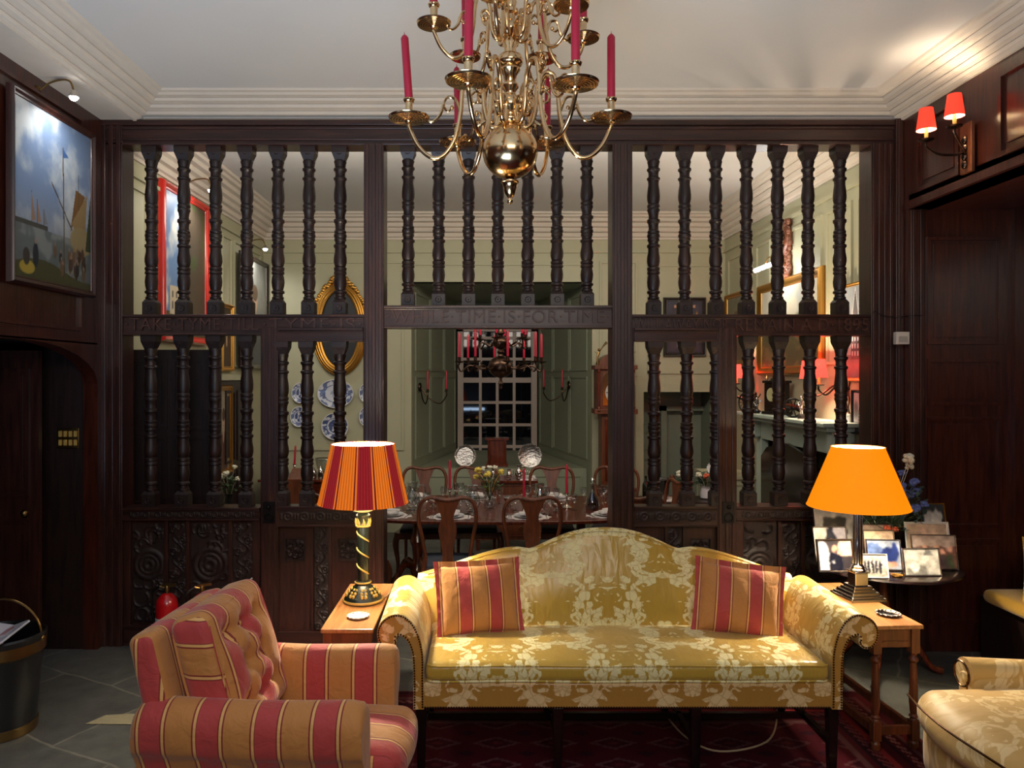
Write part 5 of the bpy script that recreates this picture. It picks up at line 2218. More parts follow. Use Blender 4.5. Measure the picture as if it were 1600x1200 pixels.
ANG1 = [2, 64, 123, 177, 247, 303]
ANG2 = [12, 62, 127, 192, 258, 316]
ZL, ZU, RL, RU = 3.052, 3.435, .457, .345
tier(LOW, (SC1, SC2, SC3, SC4, SC5, SC6), RL, ZL, ANG1, 1.0, .092)
tier(LOW, (SC1, SC2, SC3, SC5, SC6), RU, ZU, ANG2, .755, .075)
cl = ['rightmost', 'rear right', 'rear left', 'leftmost', 'front left', 'front right']
tilt = [0, 1, -1, -4, 1, 0]
for tnm, angs, R, z, in (('lower', ANG1, RL, ZL), ('upper', ANG2, RU, ZU)):
    for i, a in enumerate(angs):
        t = candle_obj(.30 if tnm == 'lower' else .27, .0185 if i not in (1, 2) else .0165)
        o = t.build('candle', REDWAX)
        o.location = (CX + R * math.cos(math.radians(a)), CY + R * math.sin(math.radians(a)), z + .098)
        o.rotation_euler = (0, math.radians(tilt[i]), 0)
        tag(o, 'red candle on the brass chandelier, %s of the %s tier' % (cl[i], tnm), 'candle', 'red candles on the brass chandelier')


# ------------------------------------------------------------ picture lights
def picture_light(label, wall_pt, nrm, arm, bulb_r, name='picture_light', mat=None, cool=True, power=20, target=None, length=.0, along=None):
    t = thing(name, label, 'picture light', wall_pt)
    n_ = Vector(nrm)
    mb = MB()
    Mn = n_.to_track_quat('Z', 'Y').to_matrix()
    mb.lathe([(.03, 0), (.028, .012), (.01, .018)], M=Mn, seg=20)
    up = Vector((0, 0, 1))
    e = n_ * arm + Vector((0, 0, -.03))
    mb.tube(catmull([n_ * .01, n_ * arm * .4 + up * .05, n_ * arm * .85 + up * .06, e + up * .03], 6), .006, 8)
    mb.build('bracket', OLDBRASS, t)
    mb = MB()
    if length:
        al = Vector(along)
        mb.tube([e - al * length / 2, e + al * length / 2], .02, 12)
        mb.build('lamp_tube', COOLBULB, t)
    else:
        mb.lathe([(.012, .03), (.022, .01), (bulb_r, -.012)], e, 16, cap=False)
        mb.build('lamp_cup', SILVER, t)
        mb = MB()
        mb.ball(e + Vector((0, 0, -.012)), bulb_r * .85, (1, 1, .8), 12)
        mb.build('bulb', COOLBULB, t)
    wp = Vector(wall_pt) + e
    spot('picture_light_beam', wp + Vector((0, 0, -.05)) + n_ * .02, target, power, (1, .96, .9) if cool else (1, .85, .6), math.radians(150), .8, .02)
    return t, wp


# ------------------------------------------------------------ paintings
def seascape():
    W, H = 150, 180
    p = Paint(W, H, (112, 134, 168))
    n = fbm(W, H, 4, 21, 5)
    p.mix(np.clip((n - .42) * 4, 0, 1), (186, 194, 200))
    p.mix(np.clip((.52 - p.V) * 2, 0, .8), (170, 166, 156))
    p.mix((p.V < .30).astype(float), (96, 104, 104))
    n2 = fbm(W, H, 10, 5, 3)
    p.mix((p.V < .30) * np.clip((n2 - .45) * 4, 0, .7), (146, 150, 146))
    p.mix((p.V < .08 + .04 * np.sin(p.U * 5)).astype(float), (72, 72, 44))
    p.ell(.15, .06, .09, .04, (176, 152, 60))
    # distant shore and ships
    p.rect(.0, .4, .30, .325, (66, 66, 62))
    for u, h_ in ((.2, .2), (.27, .16), (.35, .12)):
        p.line(u, .3, u, .3 + h_, .004, (80, 70, 60))
        p.tri([(u, .33), (u + .05, .34), (u, .3 + h_)], (150, 120, 100) if u < .3 else (120, 124, 130))
    p.line(.62, .05, .6, .84, .007, (92, 76, 52))
    p.line(.45, .60, .72, .36, .006, (60, 50, 40))
    p.tri([(.60, .84), (.68, .80), (.60, .78)], (62, 96, 150))
    p.tri([(.78, .62), (.92, .60), (.70, .34)], (120, 84, 46))
    p.tri([(.72, .40), (.95, .62), (.9, .24)], (150, 124, 82))
    p.ell(.86, .30, .16, .09, (156, 138, 96))
    p.line(.82, .5, .82, .72, .005, (70, 60, 50))
    p.tri([(.92, .25), (1, .62), (1.02, .25)], (52, 62, 40))
    rs = random.Random(3)
    for k in range(26):
        u, v = .45 + rs.random() * .5, .08 + rs.random() * .14
        p.ell(u, v, .022, .04, rs.choice([(58, 44, 36), (86, 60, 44), (40, 40, 44), (110, 84, 60)]))
        p.ell(u, v + .045, .01, .012, (150, 120, 96))
    p.ell(.25, .14, .035, .07, (34, 40, 52)).ell(.25, .22, .013, .016, (150, 120, 100)).ell(.14, .12, .04, .05, (52, 48, 46))
    p.a *= .9
    return p


framed('painting', 'large harbour scene with tall masted boats high on the left wall', 'painting', (XL + .02, 4.745, 2.985), 'left', .84, 1.02, seascape(), .045, .045, OAK)
picture_light('lit picture light above the harbour painting at the left', (XL, 4.62, 3.62), (1, 0, 0), .22, .03, power=13, target=(XL, 4.8, 2.8))


def landscape():
    W, H = 120, 90
    p = Paint(W, H, (196, 192, 176))
    n = fbm(W, H, 4, 8, 4)
    p.mix(np.clip((n - .45) * 3, 0, .8), (160, 168, 170))
    p.mix((p.V < .36 + .08 * n).astype(float), (84, 74, 48))
    p.mix((p.V < .36 + .1 * n) * np.clip((fbm(W, H, 9, 4) - .5) * 5, 0, 1), (120, 96, 60))
    for u, v, r in ((.7, .5, .12), (.85, .55, .14), (.58, .42, .08), (.15, .42, .1), (.25, .38, .08)):
        p.ell(u, v, r, r * 1.1, (62, 70, 44), .5)
    return p


def parkpaint():
    W, H = 90, 110
    p = Paint(W, H, (96, 124, 164))
    n = fbm(W, H, 4, 31, 4)
    p.mix(np.clip((n - .5) * 5, 0, 1), (206, 204, 196))
    t = fbm(W, H, 7, 12, 4)
    p.mix((p.U > .52 + .25 * (t - .5)).astype(float) * .9, (72, 58, 40))
    p.mix(((p.U > .35) & (t > .58) & (p.V > .5)).astype(float) * .8, (64, 78, 46))
    p.mix((p.V < .16).astype(float), (78, 72, 48))
    p.rect(.12, .42, .14, .34, (186, 172, 148))
    for i in range(3):
        for j in range(2):
            p.rect(.16 + i * .09, .2 + i * .09, .18 + j * .08, .23 + j * .08, (90, 84, 80))
    return p


def portrait(col, bg, seed=2):
    p = Paint(60, 76, bg)
    n = fbm(60, 76, 5, seed, 3)
    p.a *= (.8 + .4 * n)[..., None]
    p.ell(.5, .12, .34, .36, col)
    p.ell(.5, .62, .11, .13, (196, 160, 134)).ell(.5, .7, .13, .08, (86, 66, 50)).ell(.5, .44, .06, .1, (196, 160, 134))
    p.ell(.46, .63, .014, .01, (50, 36, 30)).ell(.55, .63, .014, .01, (50, 36, 30)).ell(.505, .56, .03, .008, (150, 80, 70))
    return p


REDFRAME = plain('red_lacquer_frame', (186, 34, 26), .25, coat=.5)
framed('painting', 'tall landscape with blue sky in a shiny red frame on the left dining wall', 'painting', (XL + .01, 6.83, 2.86), 'left', .92, 1.2, parkpaint(), .07, .06, REDFRAME)
picture_light('lit picture light over the red framed landscape', (XL, 6.85, 3.60), (1, 0, 0), .25, .032, power=24, target=(XL, 6.8, 2.7))
framed('painting', 'grey toned portrait in a dark frame on the left dining wall beside the corner', 'painting', (XL + .05, 8.75, 2.62), 'left', .9, 1.15, portrait((70, 74, 80), (120, 122, 116), 9), .06, .05, BLACKWOOD)
picture_light('lit picture light over the grey portrait near the corner', (XL, 8.55, 3.36), (1, 0, 0), .25, .032, power=24, target=(XL, 8.8, 2.4))
framed('painting', 'gilt framed narrow picture on the left dining wall, upper of two', 'painting', (XL + .01, 7.92, 2.30), 'left', .26, .6, portrait((60, 44, 36), (54, 44, 36), 5), .05, .05, GOLD)
framed('painting', 'gilt framed picture on the left dining wall, lower of two', 'painting', (XL + .01, 7.82, 1.35), 'left', .34, .8, portrait((90, 60, 50), (150, 140, 120), 6), .06, .05, GOLD)

# dark doorway in the left dining wall
dd = struct(thing('door_3', 'dark door in the left dining wall', 'door', (XL, 8.2, 0)))
mb = MB()
mb.box(.0, .03, -.42, .42, 0, 1.85)
panel(mb, Vector((.03, 0, 0)), L_, V_, N_, -.34, -.04, .2, .9)
panel(mb, Vector((.03, 0, 0)), L_, V_, N_, .04, .34, .2, .9)
panel(mb, Vector((.03, 0, 0)), L_, V_, N_, -.34, -.04, 1.0, 1.75)
panel(mb, Vector((.03, 0, 0)), L_, V_, N_, .04, .34, 1.0, 1.75)
mb.build('door_leaf', OAKD, dd, smooth=False)

framed('painting', 'wide sunlit landscape with trees on the right dining wall', 'painting', (XR - .01, 7.33, 2.38), 'right', 1.35, .76, landscape(), .09, .06, GOLD)
picture_light('long lit picture light over the wide landscape on the right dining wall', (XR, 7.35, 2.98), (-1, 0, 0), .24, .03, power=9, target=(XR, 7.3, 2.3), length=.55, along=(0, 1, 0), cool=False)
framed('painting', 'gilt framed portrait on the right dining wall next to the corner', 'painting', (XR - .01, 8.85, 2.45), 'right', .60, .72, portrait((96, 84, 66), (104, 104, 86), 4), .06, .05, GOLD)


def engraving():
    W, H = 70, 100
    p = Paint(W, H, (150, 158, 164))
    n = fbm(W, H, 5, 2, 4)
    p.mix((p.V < .25).astype(float), (96, 100, 108))
    p.ell(.15, .55, .14, .22, (84, 88, 88), .7)
    p.tri([(.3, .55), (.5, .98), (.7, .55)], (96, 96, 100)).rect(.3, .7, .2, .55, (70, 72, 80)).rect(.7, 1, .2, .48, (84, 86, 92))
    for i in range(3):
        for j in range(4):
            p.rect(.34 + i * .12, .40 + i * .12, .24 + j * .08, .29 + j * .08, (190, 194, 198))
    p.line(.3, .55, .5, .98, .008, (214, 216, 216)).line(.7, .55, .5, .98, .008, (214, 216, 216))
    p.a *= (.85 + .3 * n)[..., None]
    return p


framed('engraving', 'tall print of a steep gabled house at the near end of the right dining wall', 'picture', (XR - .01, 6.02, 2.25), 'right', .36, .72, engraving(), .03, .03, GOLD)
for k, (z, h_, lab) in enumerate(((1.62, .30, 'upper'), (1.22, .26, 'lower'))):
    framed('engraving', 'small black framed print on the right dining wall by the mantel end, %s one' % lab, 'picture', (XR - .01, 5.93, z), 'right', .24, h_, engraving(), .025, .025, BLACKWOOD)
framed('engraving', 'little white framed print beside the end of the mantelpiece', 'picture', (XR - .012, 6.19, 1.45), 'right', .13, .26, engraving(), .02, .02, WF)
framed('engraving', 'small red mounted picture low beside the fireplace', 'picture', (XR - .012, 6.19, 1.09), 'right', .16, .22, portrait((120, 60, 50), (110, 40, 34), 7), .02, .02, MAHOG)


def figures_painting():
    p = Paint(60, 76, (46, 44, 60))
    p.rect(.08, .92, .06, .94, (58, 50, 62))
    n = fbm(60, 76, 6, 17, 3)
    p.a *= (.7 + .6 * n)[..., None]
    p.tri([(.3, .55), (.5, .9), (.62, .55)], (186, 60, 44)).ell(.5, .9, .06, .06, (200, 160, 130))
    p.rect(.2, .8, .88, .93, (186, 140, 110))
    for u in (.3, .38, .62, .7):
        p.line(u, .12, u + .03, .45, .018, (190, 176, 166))
    p.ell(.85, .5, .06, .3, (150, 110, 50))
    return p


framed('painting', 'small dark figure painting in a black frame above the low doorway', 'painting', (2.43, YB - .01, 2.50), 'back', .42, .62, figures_painting(), .05, .05, BLACKWOOD)

# oval portrait
t = thing('oval_portrait', 'oval portrait in a gilt frame crested with carved leaves on the far wall', 'painting', P(531, 514, YB - .03))
canvas('canvas', portrait((30, 32, 36), (30, 34, 38), 13), .50, .96, lambda a, b_: (a, -.01, b_), VC, t, ellip=True)
mb = MB()
for rr, th, dy in ((1.0, .028, -.02), (1.07, .02, -.035), (1.13, .022, -.025), (1.2, .012, -.012)):
    mb.tube([(.25 * math.cos(a) * rr ** 1.6, dy, .48 * math.sin(a) * rr ** .8) for a in np.linspace(0, 2 * PI, 72, endpoint=False)], th, 8, closed=True)
mb.build('frame', GOLD, t)
mb = MB()
rs = random.Random(6)
for k in range(34):
    a = PI / 2 + (k / 33 - .5) * 2.0
    r_ = 1.0 + .06 * rs.random()
    mb.ball((.325 * math.cos(a) * r_, -.03, .555 * math.sin(a) * r_ + .02 * (1 - abs(a - PI / 2))), .028, (1, .7, 1), 6)
for k in range(9):
    mb.ball(((k - 4) * .022, -.04, .60 + .04 * math.cos((k - 4) * .4)), .028, (1, .8, 1.1), 7)
mb.build('crest', GOLD, t)


# plates on the wall
def plate_paint(kind):
    p = Paint(60, 60, (206, 210, 222))
    q = np.hypot(p.U - .5, p.V - .5) * 2
    a = np.arctan2(p.V - .5, p.U - .5)
    n = fbm(60, 60, 9, kind * 3 + 1, 3)
    p.mix(((q > .62) & (n > .46)) * .75, (70, 84, 130) if kind != 2 else (34, 48, 92))
    p.mix((np.abs(q - .62) < .03) * .8, (80, 96, 140))
    if kind == 1:
        p.mix(((q < .3) & (n > .45)) * .6, (120, 130, 160))
    else:
        p.mix(((q < .52) & (n > .42)) * .85, (54, 66, 112))
    return p


def wall_plate(px, py, rx, rz, kind, label):
    t = thing('wall_plate', label, 'plate', P(px, py, YB - .004), group='blue and white china on the far wall')
    canvas('dish', plate_paint(kind), rx * 2, rz * 2, lambda a, b_: (a, -.018 - .022 * min(1, math.hypot(a / rx, b_ / rz)) ** 2, b_), VCC, t, ellip=True)
    mb = MB()
    mb.tube([(rx * math.cos(a), -.039, rz * math.sin(a)) for a in np.linspace(0, 2 * PI, 40, endpoint=False)], .005, 6, closed=True)
    mb.lathe([(rx * .6, .002), (rx * .62, .010), (rx * .96, .034)], M=RX(PI / 2) @ Matrix.Diagonal((1, rz / rx, 1)), seg=36, cap=False)
    mb.build('rim', CHINA, t)


wall_plate(525, 615, .215, .17, 1, 'large oval blue and white platter under the oval portrait')
wall_plate(524, 666, .16, .16, 2, 'round plate with a dark blue pattern under the large platter')
wall_plate(470, 614, .10, .12, 3, 'small blue and white plate left of the platter, upper')
wall_plate(468, 651, .10, .12, 3, 'small blue and white plate left of the platter, lower')
wall_plate(575, 614, .10, .12, 3, 'small blue and white plate right of the platter, upper')
wall_plate(575, 651, .10, .12, 3, 'small blue and white plate right of the platter, lower')

# carved ornament high on the right wall
mb = MB()
rs = random.Random(12)
for k in range(60):
    tt = k / 59
    mb.ball((0 - .02 - .03 * rs.random(), (rs.random() - .5) * .16 * (1 - .5 * tt), .28 - .56 * tt), .028, (1, 1, 1.3), 6)
mb.tube(catmull([(-.03, .05, .28), (-.05, -.06, .1), (-.05, .06, -.08), (-.04, -.05, -.2), (-.03, 0, -.32)], 6), [.03, .025, .02, .012], 8)
o = mb.build('carved_ornament', WALNUT)
o.location = (XR, 7.35, 3.1)
tag(o, 'carved wooden foliage drop high on the right dining wall', 'carving')


# ------------------------------------------------------------ wall sconces with red shades
def red_sconce(name, label, base, shades, power, side=-1, board=True, rs_=.055, h=.13, bz=.72):
    """base on a wall at x; shades: list of offsets (dx,dy,dz) of the shade bottoms"""
    t = thing(name, label, 'wall lamp', base)
    mb = MB()
    if board:
        mb.box(-.022, 0, -.055, .055, -.15, .15)
        mb.build('backboard', WALNUT, t, smooth=False, bevel=.004)
    mb = MB()
    for dz in (-.1, -.05, 0, .05):
        mb.ball((-.03, 0, dz), .016, (1, 1.3, 1.6), 8)
    for k, (dx, dy, dz) in enumerate(shades):
        mb.tube(catmull([(-.03, 0, -.02), (dx * .3, dy * .3, -.05 + dz * .1), (dx * .7, dy * .7, dz - .14), (dx, dy, dz - .10), (dx, dy, dz - .06)], 6), [.009, .007], 8)
        mb.lathe([(.012, dz - .07), (.04, dz - .062), (.045, dz - .055), (.01, dz - .052)], (dx, dy, 0), 20)
    mb.build('bracket', BRONZE, t)
    for dx, dy, dz in shades:
        mb = MB()
        mb.lathe([(.011, dz - .055), (.011, dz + .02)], (dx, dy, 0), 12)
        mb.build('candle_tube', GILTPAINT, t)
        mb = MB()
        mb.lathe([(rs_, dz), (rs_ * .68, dz + h)], (dx, dy, 0), 32, cap=False)
        so = mb.build('lamp_shade', SHRED2 if board else SHRED, t)
        if board:
            mb = MB()
            mb.lathe([(rs_ - .002, dz + .001), (rs_ * .68 - .002, dz + h - .001)], (dx, dy, 0), 32, cap=False)
            mb.build('shade_lining', LINING, so)
        mb = MB()
        mb.ball((dx, dy, dz + h * bz), .010, (1, 1, 1.3), 10)
        mb.build('bulb', BULB, t)
        point('wall_lamp_light', (base[0] + dx, base[1] + dy, base[2] + dz + h * bz), power, (1, .80, .56), .022)
    return t


red_sconce('wall_sconce', 'two armed wall lamp with small red shades on the dark frieze at the right', (XR - .02, 4.61, 3.27), [(-.27, -.02, .10), (-.15, -.10, .155)], 7, bz=.62)
red_sconce('wall_sconce', 'wall lamp with two red shades over the near end of the mantelpiece', (XR, 6.30, 1.86), [(-.22, .13, .02), (-.24, -.12, .03)], 38, board=False, rs_=.07, h=.15)
red_sconce('wall_sconce', 'wall lamp with a red shade over the far end of the mantelpiece', (XR, 8.32, 1.86), [(-.20, 0, .02)], 14, board=False, rs_=.07, h=.15)

# ------------------------------------------------------------ dining room: chimneypiece
cp = thing('chimneypiece', 'pale green painted mantelpiece with black fireplace on the right dining wall', 'fireplace', (XR, 7.05, 0))
mb = MB()
mb.box(-.30, 0, -1.08, 1.05, 1.50, 1.535)
mb.box(-.24, 0, -1.02, 1.0, 1.46, 1.50)
mb.build('mantel_shelf', MINT, cp, smooth=False, bevel=.008)
mb = MB()
mb.box(-.09, .0, -.98, .98, 1.26, 1.46)
mb.box(-.09, .0, -.98, -.73, .0, 1.26)
mb.box(-.09, .0, .83, .98, .0, 1.26)
for y in (-.88, .90):
    mb.box(-.16, -.09, y - .06, y + .06, 1.28, 1.46)
    mb.soft((-.13, y, 1.36), (.10, .09, .2), .03, 5)
mb.build('surround', MINT, cp, smooth=False, bevel=.006)
mb = MB()
mb.box(.3, .34, -.7, .8, .05, 1.0)
mb.box(-.02, .3, -.74, -.70, 0, 1.30)
mb.box(-.02, .3, .80, .84, 0, 1.30)
for k in range(7):
    mb.tube([(.05, -.4 + k * .14, .3), (.05, -.4 + k * .14, .5)], .01, 6)
mb.box(.0, .3, -.5, .55, .28, .31)
mb.build('grate', IRON, cp, smooth=False)
mb = MB()
mb.box(-.5, 0.3, -.75, .85, .001, .03)
mb.build('hearth', TERRACOTTA, cp, smooth=False)
mb = MB()
mb.box(-.14, -.11, -.6, .7, .38, 1.10)
mb.prism([(-.6, 1.10), (.7, 1.10), (.55, 1.2), (.3, 1.24), (.05, 1.28), (-.2, 1.24), (-.45, 1.2)], 'yz', -.14, -.11)
for y in (-.55, .65):
    mb.box(-.2, -.05, y - .03, y + .03, .031, .4)
o = mb.build('fire_screen', BLACKWOOD, smooth=False)
o.location = (XR, 7.05, 0)
tag(o, 'dark wooden fire screen standing before the dining fireplace', 'fire screen')

# things on the mantel shelf
ZM = 1.535


def cannon(loc, rotz, label, s=1.0):
    t = thing('model_cannon', label, 'model', loc, rotz)
    t.scale = (s, s, s)
    for sg in (-1, 1):
        mb = MB()
        mb.torus((sg * .05, 0, .085), .08, .007, RY(PI / 2), 28, 6)
        mb.ball((sg * .05, 0, .085), .014, seg=8)
        for k in range(10):
            a = 2 * PI * k / 10
            mb.tube([(sg * .05, 0, .085), (sg * .05, .08 * math.cos(a), .085 + .08 * math.sin(a))], .003, 4)
        mb.build('wheel', IRON, t)
    mb = MB()
    mb.lathe([(.008, -.10), (.02, -.09), (.018, 0), (.012, .15), (.015, .17)], (0, 0, .10), 14, M=RX(math.radians(-80)))
    mb.build('barrel', BRONZE, t)
    mb = MB()
    mb.tube([(0, 0, .08), (0, -.18, .008)], .01, 6)
    mb.tube([(-.05, 0, .085), (.05, 0, .085)], .006, 6)
    mb.build('carriage', IRON, t)
    return t


cannon((2.74, 7.97, ZM), math.radians(15), 'model cannon with a large spoked wheel at the far end of the mantel shelf', 1.1)
cannon((2.74, 6.82, ZM), math.radians(70), 'model field gun right of the bracket clock on the mantel shelf', 1.0)
ck = thing('bracket_clock', 'dark wooden bracket clock in the middle of the mantel shelf', 'clock', (2.79, 7.33, ZM), math.radians(-75))
mb = MB()
mb.box(-.13, .13, -.08, .08, .0, .03)
mb.box(-.105, .105, -.065, .065, .03, .30)
mb.box(-.125, .125, -.075, .075, .30, .325)
mb.lathe([(.07, .325), (.06, .345), (.03, .36), (.02, .375), (.01, .38)], seg=20)
mb.build('case', BLACKWOOD, ck, bevel=.004)
mb = MB()
mb.lathe([(.065, -.068), (.065, -.072)], M=Matrix(((1, 0, 0), (0, 0, 1), (0, -1, 0))).transposed() if False else RX(PI / 2) @ Matrix.Identity(3), c=(0, 0, .19), seg=28)
for v in mb.bm.verts:
    v.co.y = -.067 if v.co.y > -.0 else -.07
mb.build('dial', CREAMPAINT, ck)
mb = MB()
for x in (-.1, .1):
    mb.lathe([(.01, .325), (.014, .34), (.006, .36), (.002, .375)], (x, -.04, 0), 10)
mb.build('finial', BRASS, ck)


def figurine(loc, mat, label, h=.16, seed=1):
    t = thing('figurine', label, 'figurine', loc)
    mb = MB()
    mb.lathe([(.03, 0), (.03, .03), (.02, .04)], seg=14)
    mb.build('plinth', BLACKPAINT, t)
    mb = MB()
    mb.tube(catmull([(-.008, 0, .04), (-.01, 0, h * .5), (0, 0, h * .62)], 4), [.007, .012, .016], 8)
    mb.tube(catmull([(.010, 0, .04), (.008, .01, h * .5), (0, 0, h * .62)], 4), [.007, .012, .016], 8)
    mb.tube([(0, 0, h * .6), (0, 0, h * .85)], [.018, .015], 8)
    mb.ball((0, 0, h * .95), .014, (1, 1, 1.2), 8)
    mb.tube([(0, 0, h * .82), (.03, .01, h * .75), (.05, 0, h * .95)], [.007, .005], 6)
    mb.tube([(0, 0, h * .82), (-.03, 0, h * .7), (-.02, -.02, h * .55)], [.007, .005], 6)
    mb.build('figure', mat, t)
    return t


figurine((2.72, 7.70, ZM), BRONZE, 'small bronze figure on a black plinth left of the bracket clock', .2)
figurine((2.68, 7.56, ZM), SILVER, 'small silvery figure close to the left of the bracket clock', .15)
figurine((2.73, 6.62, ZM), SILVER, 'pale figure beside the model field gun on the mantel shelf', .19)
mb = MB()
for sg in (-1, 1):
    mb.tube(catmull([(-.012, 0, -.0), (-.012, sg * .035, .07), (-.012, sg * .01, .14), (-.012, sg * .05, .22)], 6), [.006, .005], 6)
    mb.tube(catmull([(-.012, 0, 0), (-.012, sg * .03, -.07), (-.012, sg * .012, -.13), (-.012, sg * .03, -.18)], 6), [.006, .005], 6)
mb.ball((-.015, 0, .02), .02, seg=8)
o = mb.build('iron_scroll_hook', IRON)
o.location = (XR, 6.17, 1.78)
tag(o, 'black iron scroll ornament on the right dining wall by the red shaded lamp', 'ornament')

# cabinet in the far right corner beside the fireplace
cb = thing('corner_cabinet', 'pale low cupboard with a shelf beyond the fireplace', 'cupboard', (2.68, 8.55, 0))
mb = MB()
mb.box(-.22, .24, -.35, .35, 0, .80)
mb.box(-.24, .24, -.37, .37, .80, .83)
for z in (.15, .5):
    panel(mb, Vector((-.22, 0, 0)), U_, V_, N2, -.32, -.02, z, z + .3, .015, .01)
    panel(mb, Vector((-.22, 0, 0)), U_, V_, N2, .02, .32, z, z + .3, .015, .01)
panel(mb, Vector((0, -.35, 0)), UX, V_, NY, -.18, .2, .1, .45, .015, .01)
panel(mb, Vector((0, -.35, 0)), UX, V_, NY, -.18, .2, .5, .75, .015, .01)
mb.build('body', GREEN, cb, smooth=False)
framed('photo_frame', 'small dark photo frame standing on the pale low cupboard', 'photo frame', (2.58, 8.3, .99), (UX, V_, NY), .14, .2, photo_paint('sepia', 4), .03, .02, BLACKWOOD)
mb = MB()
mb.lathe([(.025, 0), (.07, .008), (.075, .012), (.02, .01)], M=RX(math.radians(80)), seg=28)
o = mb.build('silver_dish', SILVER)
o.location = (2.46, 8.26, .905)
tag(o, 'little silver dish propped on the pale low cupboard', 'dish')

# dark cupboard standing just behind the screen at left
cb = thing('cupboard', 'dark panelled cupboard standing just behind the left end of the screen', 'cupboard', (-2.36, 5.92, 0))
mb = MB()
mb.box(-.31, .30, -.15, .1, .0, 2.10)
for x0_, x1_ in ((-.28, -.02), (.02, .28)):
    for z0_, z1_ in ((.1, .85), (.95, 1.45), (1.5, 2.03)):
        panel(mb, Vector((0, -.15, 0)), UX, V_, NY, x0_, x1_, z0_, z1_, .02, .012)
mb.build('body', OAKD, cb, smooth=False)

# ------------------------------------------------------------ dining table and chairs
TZ = .75
dt = thing('dining_table', 'long dark polished dining table laid for dinner', 'table', (.13, 6.77, 0))
mb = MB()
ov = [(1.36 * math.copysign(abs(math.cos(a)) ** .75, math.cos(a)), .69 * math.copysign(abs(math.sin(a)) ** .62, math.sin(a))) for a in np.linspace(0, 2 * PI, 72, endpoint=False)]
mb.prism(ov, 'xy', TZ - .028, TZ)
mb.build('table_top', MAHOG, dt, bevel=.006)
for sx in (-.72, .72):
    mb = MB()
    mb.lathe([(.05, .14), (.07, .2), (.04, .28), (.05, .4), (.07, .45), (.04, .55), (.04, .68), (.09, .72)], (sx, 0, 0), 20)
    mb.build('pedestal', MAHOG, dt)
    for k in range(4):
        a = PI / 4 + k * PI / 2
        M_ = RZ(a)
        mb = MB()
        mb.tube([(M_ @ p) + Vector((sx, 0, 0)) for p in catmull([(.03, 0, .22), (.15, 0, .26), (.26, 0, .12), (.36, 0, .03), (.4, 0, .02)], 5)], [.03, .025, .02, .02], 8)
        mb.build('leg', MAHOG, dt)


def dining_chair():
    t = thing('dining_chair', 'x', 'chair', (0, 0, 0))
    mb = MB()
    fr = [(-.185, -.2, .42), (-.17, -.205, .52), (-.19, -.22, .66), (-.215, -.245, .80), (-.213, -.26, .90), (-.18, -.265, .965), (-.125, -.267, .987), (-.07, -.267, .978), (0, -.267, .968),
          (.07, -.267, .978), (.125, -.267, .987), (.18, -.265, .965), (.213, -.26, .90), (.215, -.245, .80), (.19, -.22, .66), (.17, -.205, .52), (.185, -.2, .42)]
    mb.tube(catmull(fr, 5), [.017, .015, .015, .016, .018, .016, .015, .015, .017], 10)
    mb.build('back_frame', WALNUT, t)
    mb = MB()
    hw = [(.42, .075), (.47, .055), (.52, .038), (.60, .045), (.68, .062), (.735, .070), (.775, .066), (.80, .050), (.83, .044), (.86, .052), (.90, .066), (.94, .082), (.972, .10)]
    zs = np.linspace(.42, .972, 26)
    hws = np.interp(zs, [a for a, _ in hw], [b_ for _, b_ in hw])
    L0, R0, L1, R1 = [], [], [], []
    for z, w_ in zip(zs, hws):
        y = float(np.interp(z, [.42, .6, .8, .97], [-.195, -.20, -.235, -.262]))
        L0.append(mb.bm.verts.new((-w_, y - .008, z)))
        R0.append(mb.bm.verts.new((w_, y - .008, z)))
        L1.append(mb.bm.verts.new((-w_, y + .006, z)))
        R1.append(mb.bm.verts.new((w_, y + .006, z)))
    for k in range(len(zs) - 1):
        for A, B in ((L0, R0), (R0, R1), (R1, L1), (L1, L0)):
            mb.bm.faces.new((A[k], B[k], B[k + 1], A[k + 1]))
    mb.bm.faces.new((L0[0], L1[0], R1[0], R0[0]))
    mb.bm.faces.new((L0[-1], R0[-1], R1[-1], L1[-1]))
    mb.build('splat', WALNUT, t)
    mb = MB()
    mb.prism([(-.19, -.2), (.19, -.2), (.25, .2), (.2, .24), (-.2, .24), (-.25, .2)], 'xy', .37, .43)
    mb.build('seat_frame', WALNUT, t, bevel=.006)
    mb = MB()
    mb.soft((0, .02, .44), (.40, .40, .05), .02, 8, (0, 0, .01))
    mb.build('seat', BLUEPAD, t, angle=180)
    for sx in (-1, 1):
        mb = MB()
        mb.tube(catmull([(sx * .22, .20, .40), (sx * .235, .215, .32), (sx * .215, .20, .15), (sx * .22, .215, .03), (sx * .22, .225, .012)], 5), [.03, .03, .018, .014, .024], 10)
        mb.build('leg', WALNUT, t)
        mb = MB()
        mb.tube(catmull([(sx * .18, -.19, .40), (sx * .18, -.20, .2), (sx * .185, -.25, .012)], 5), [.02, .016, .016], 8)
        mb.build('leg', WALNUT, t)
    return t


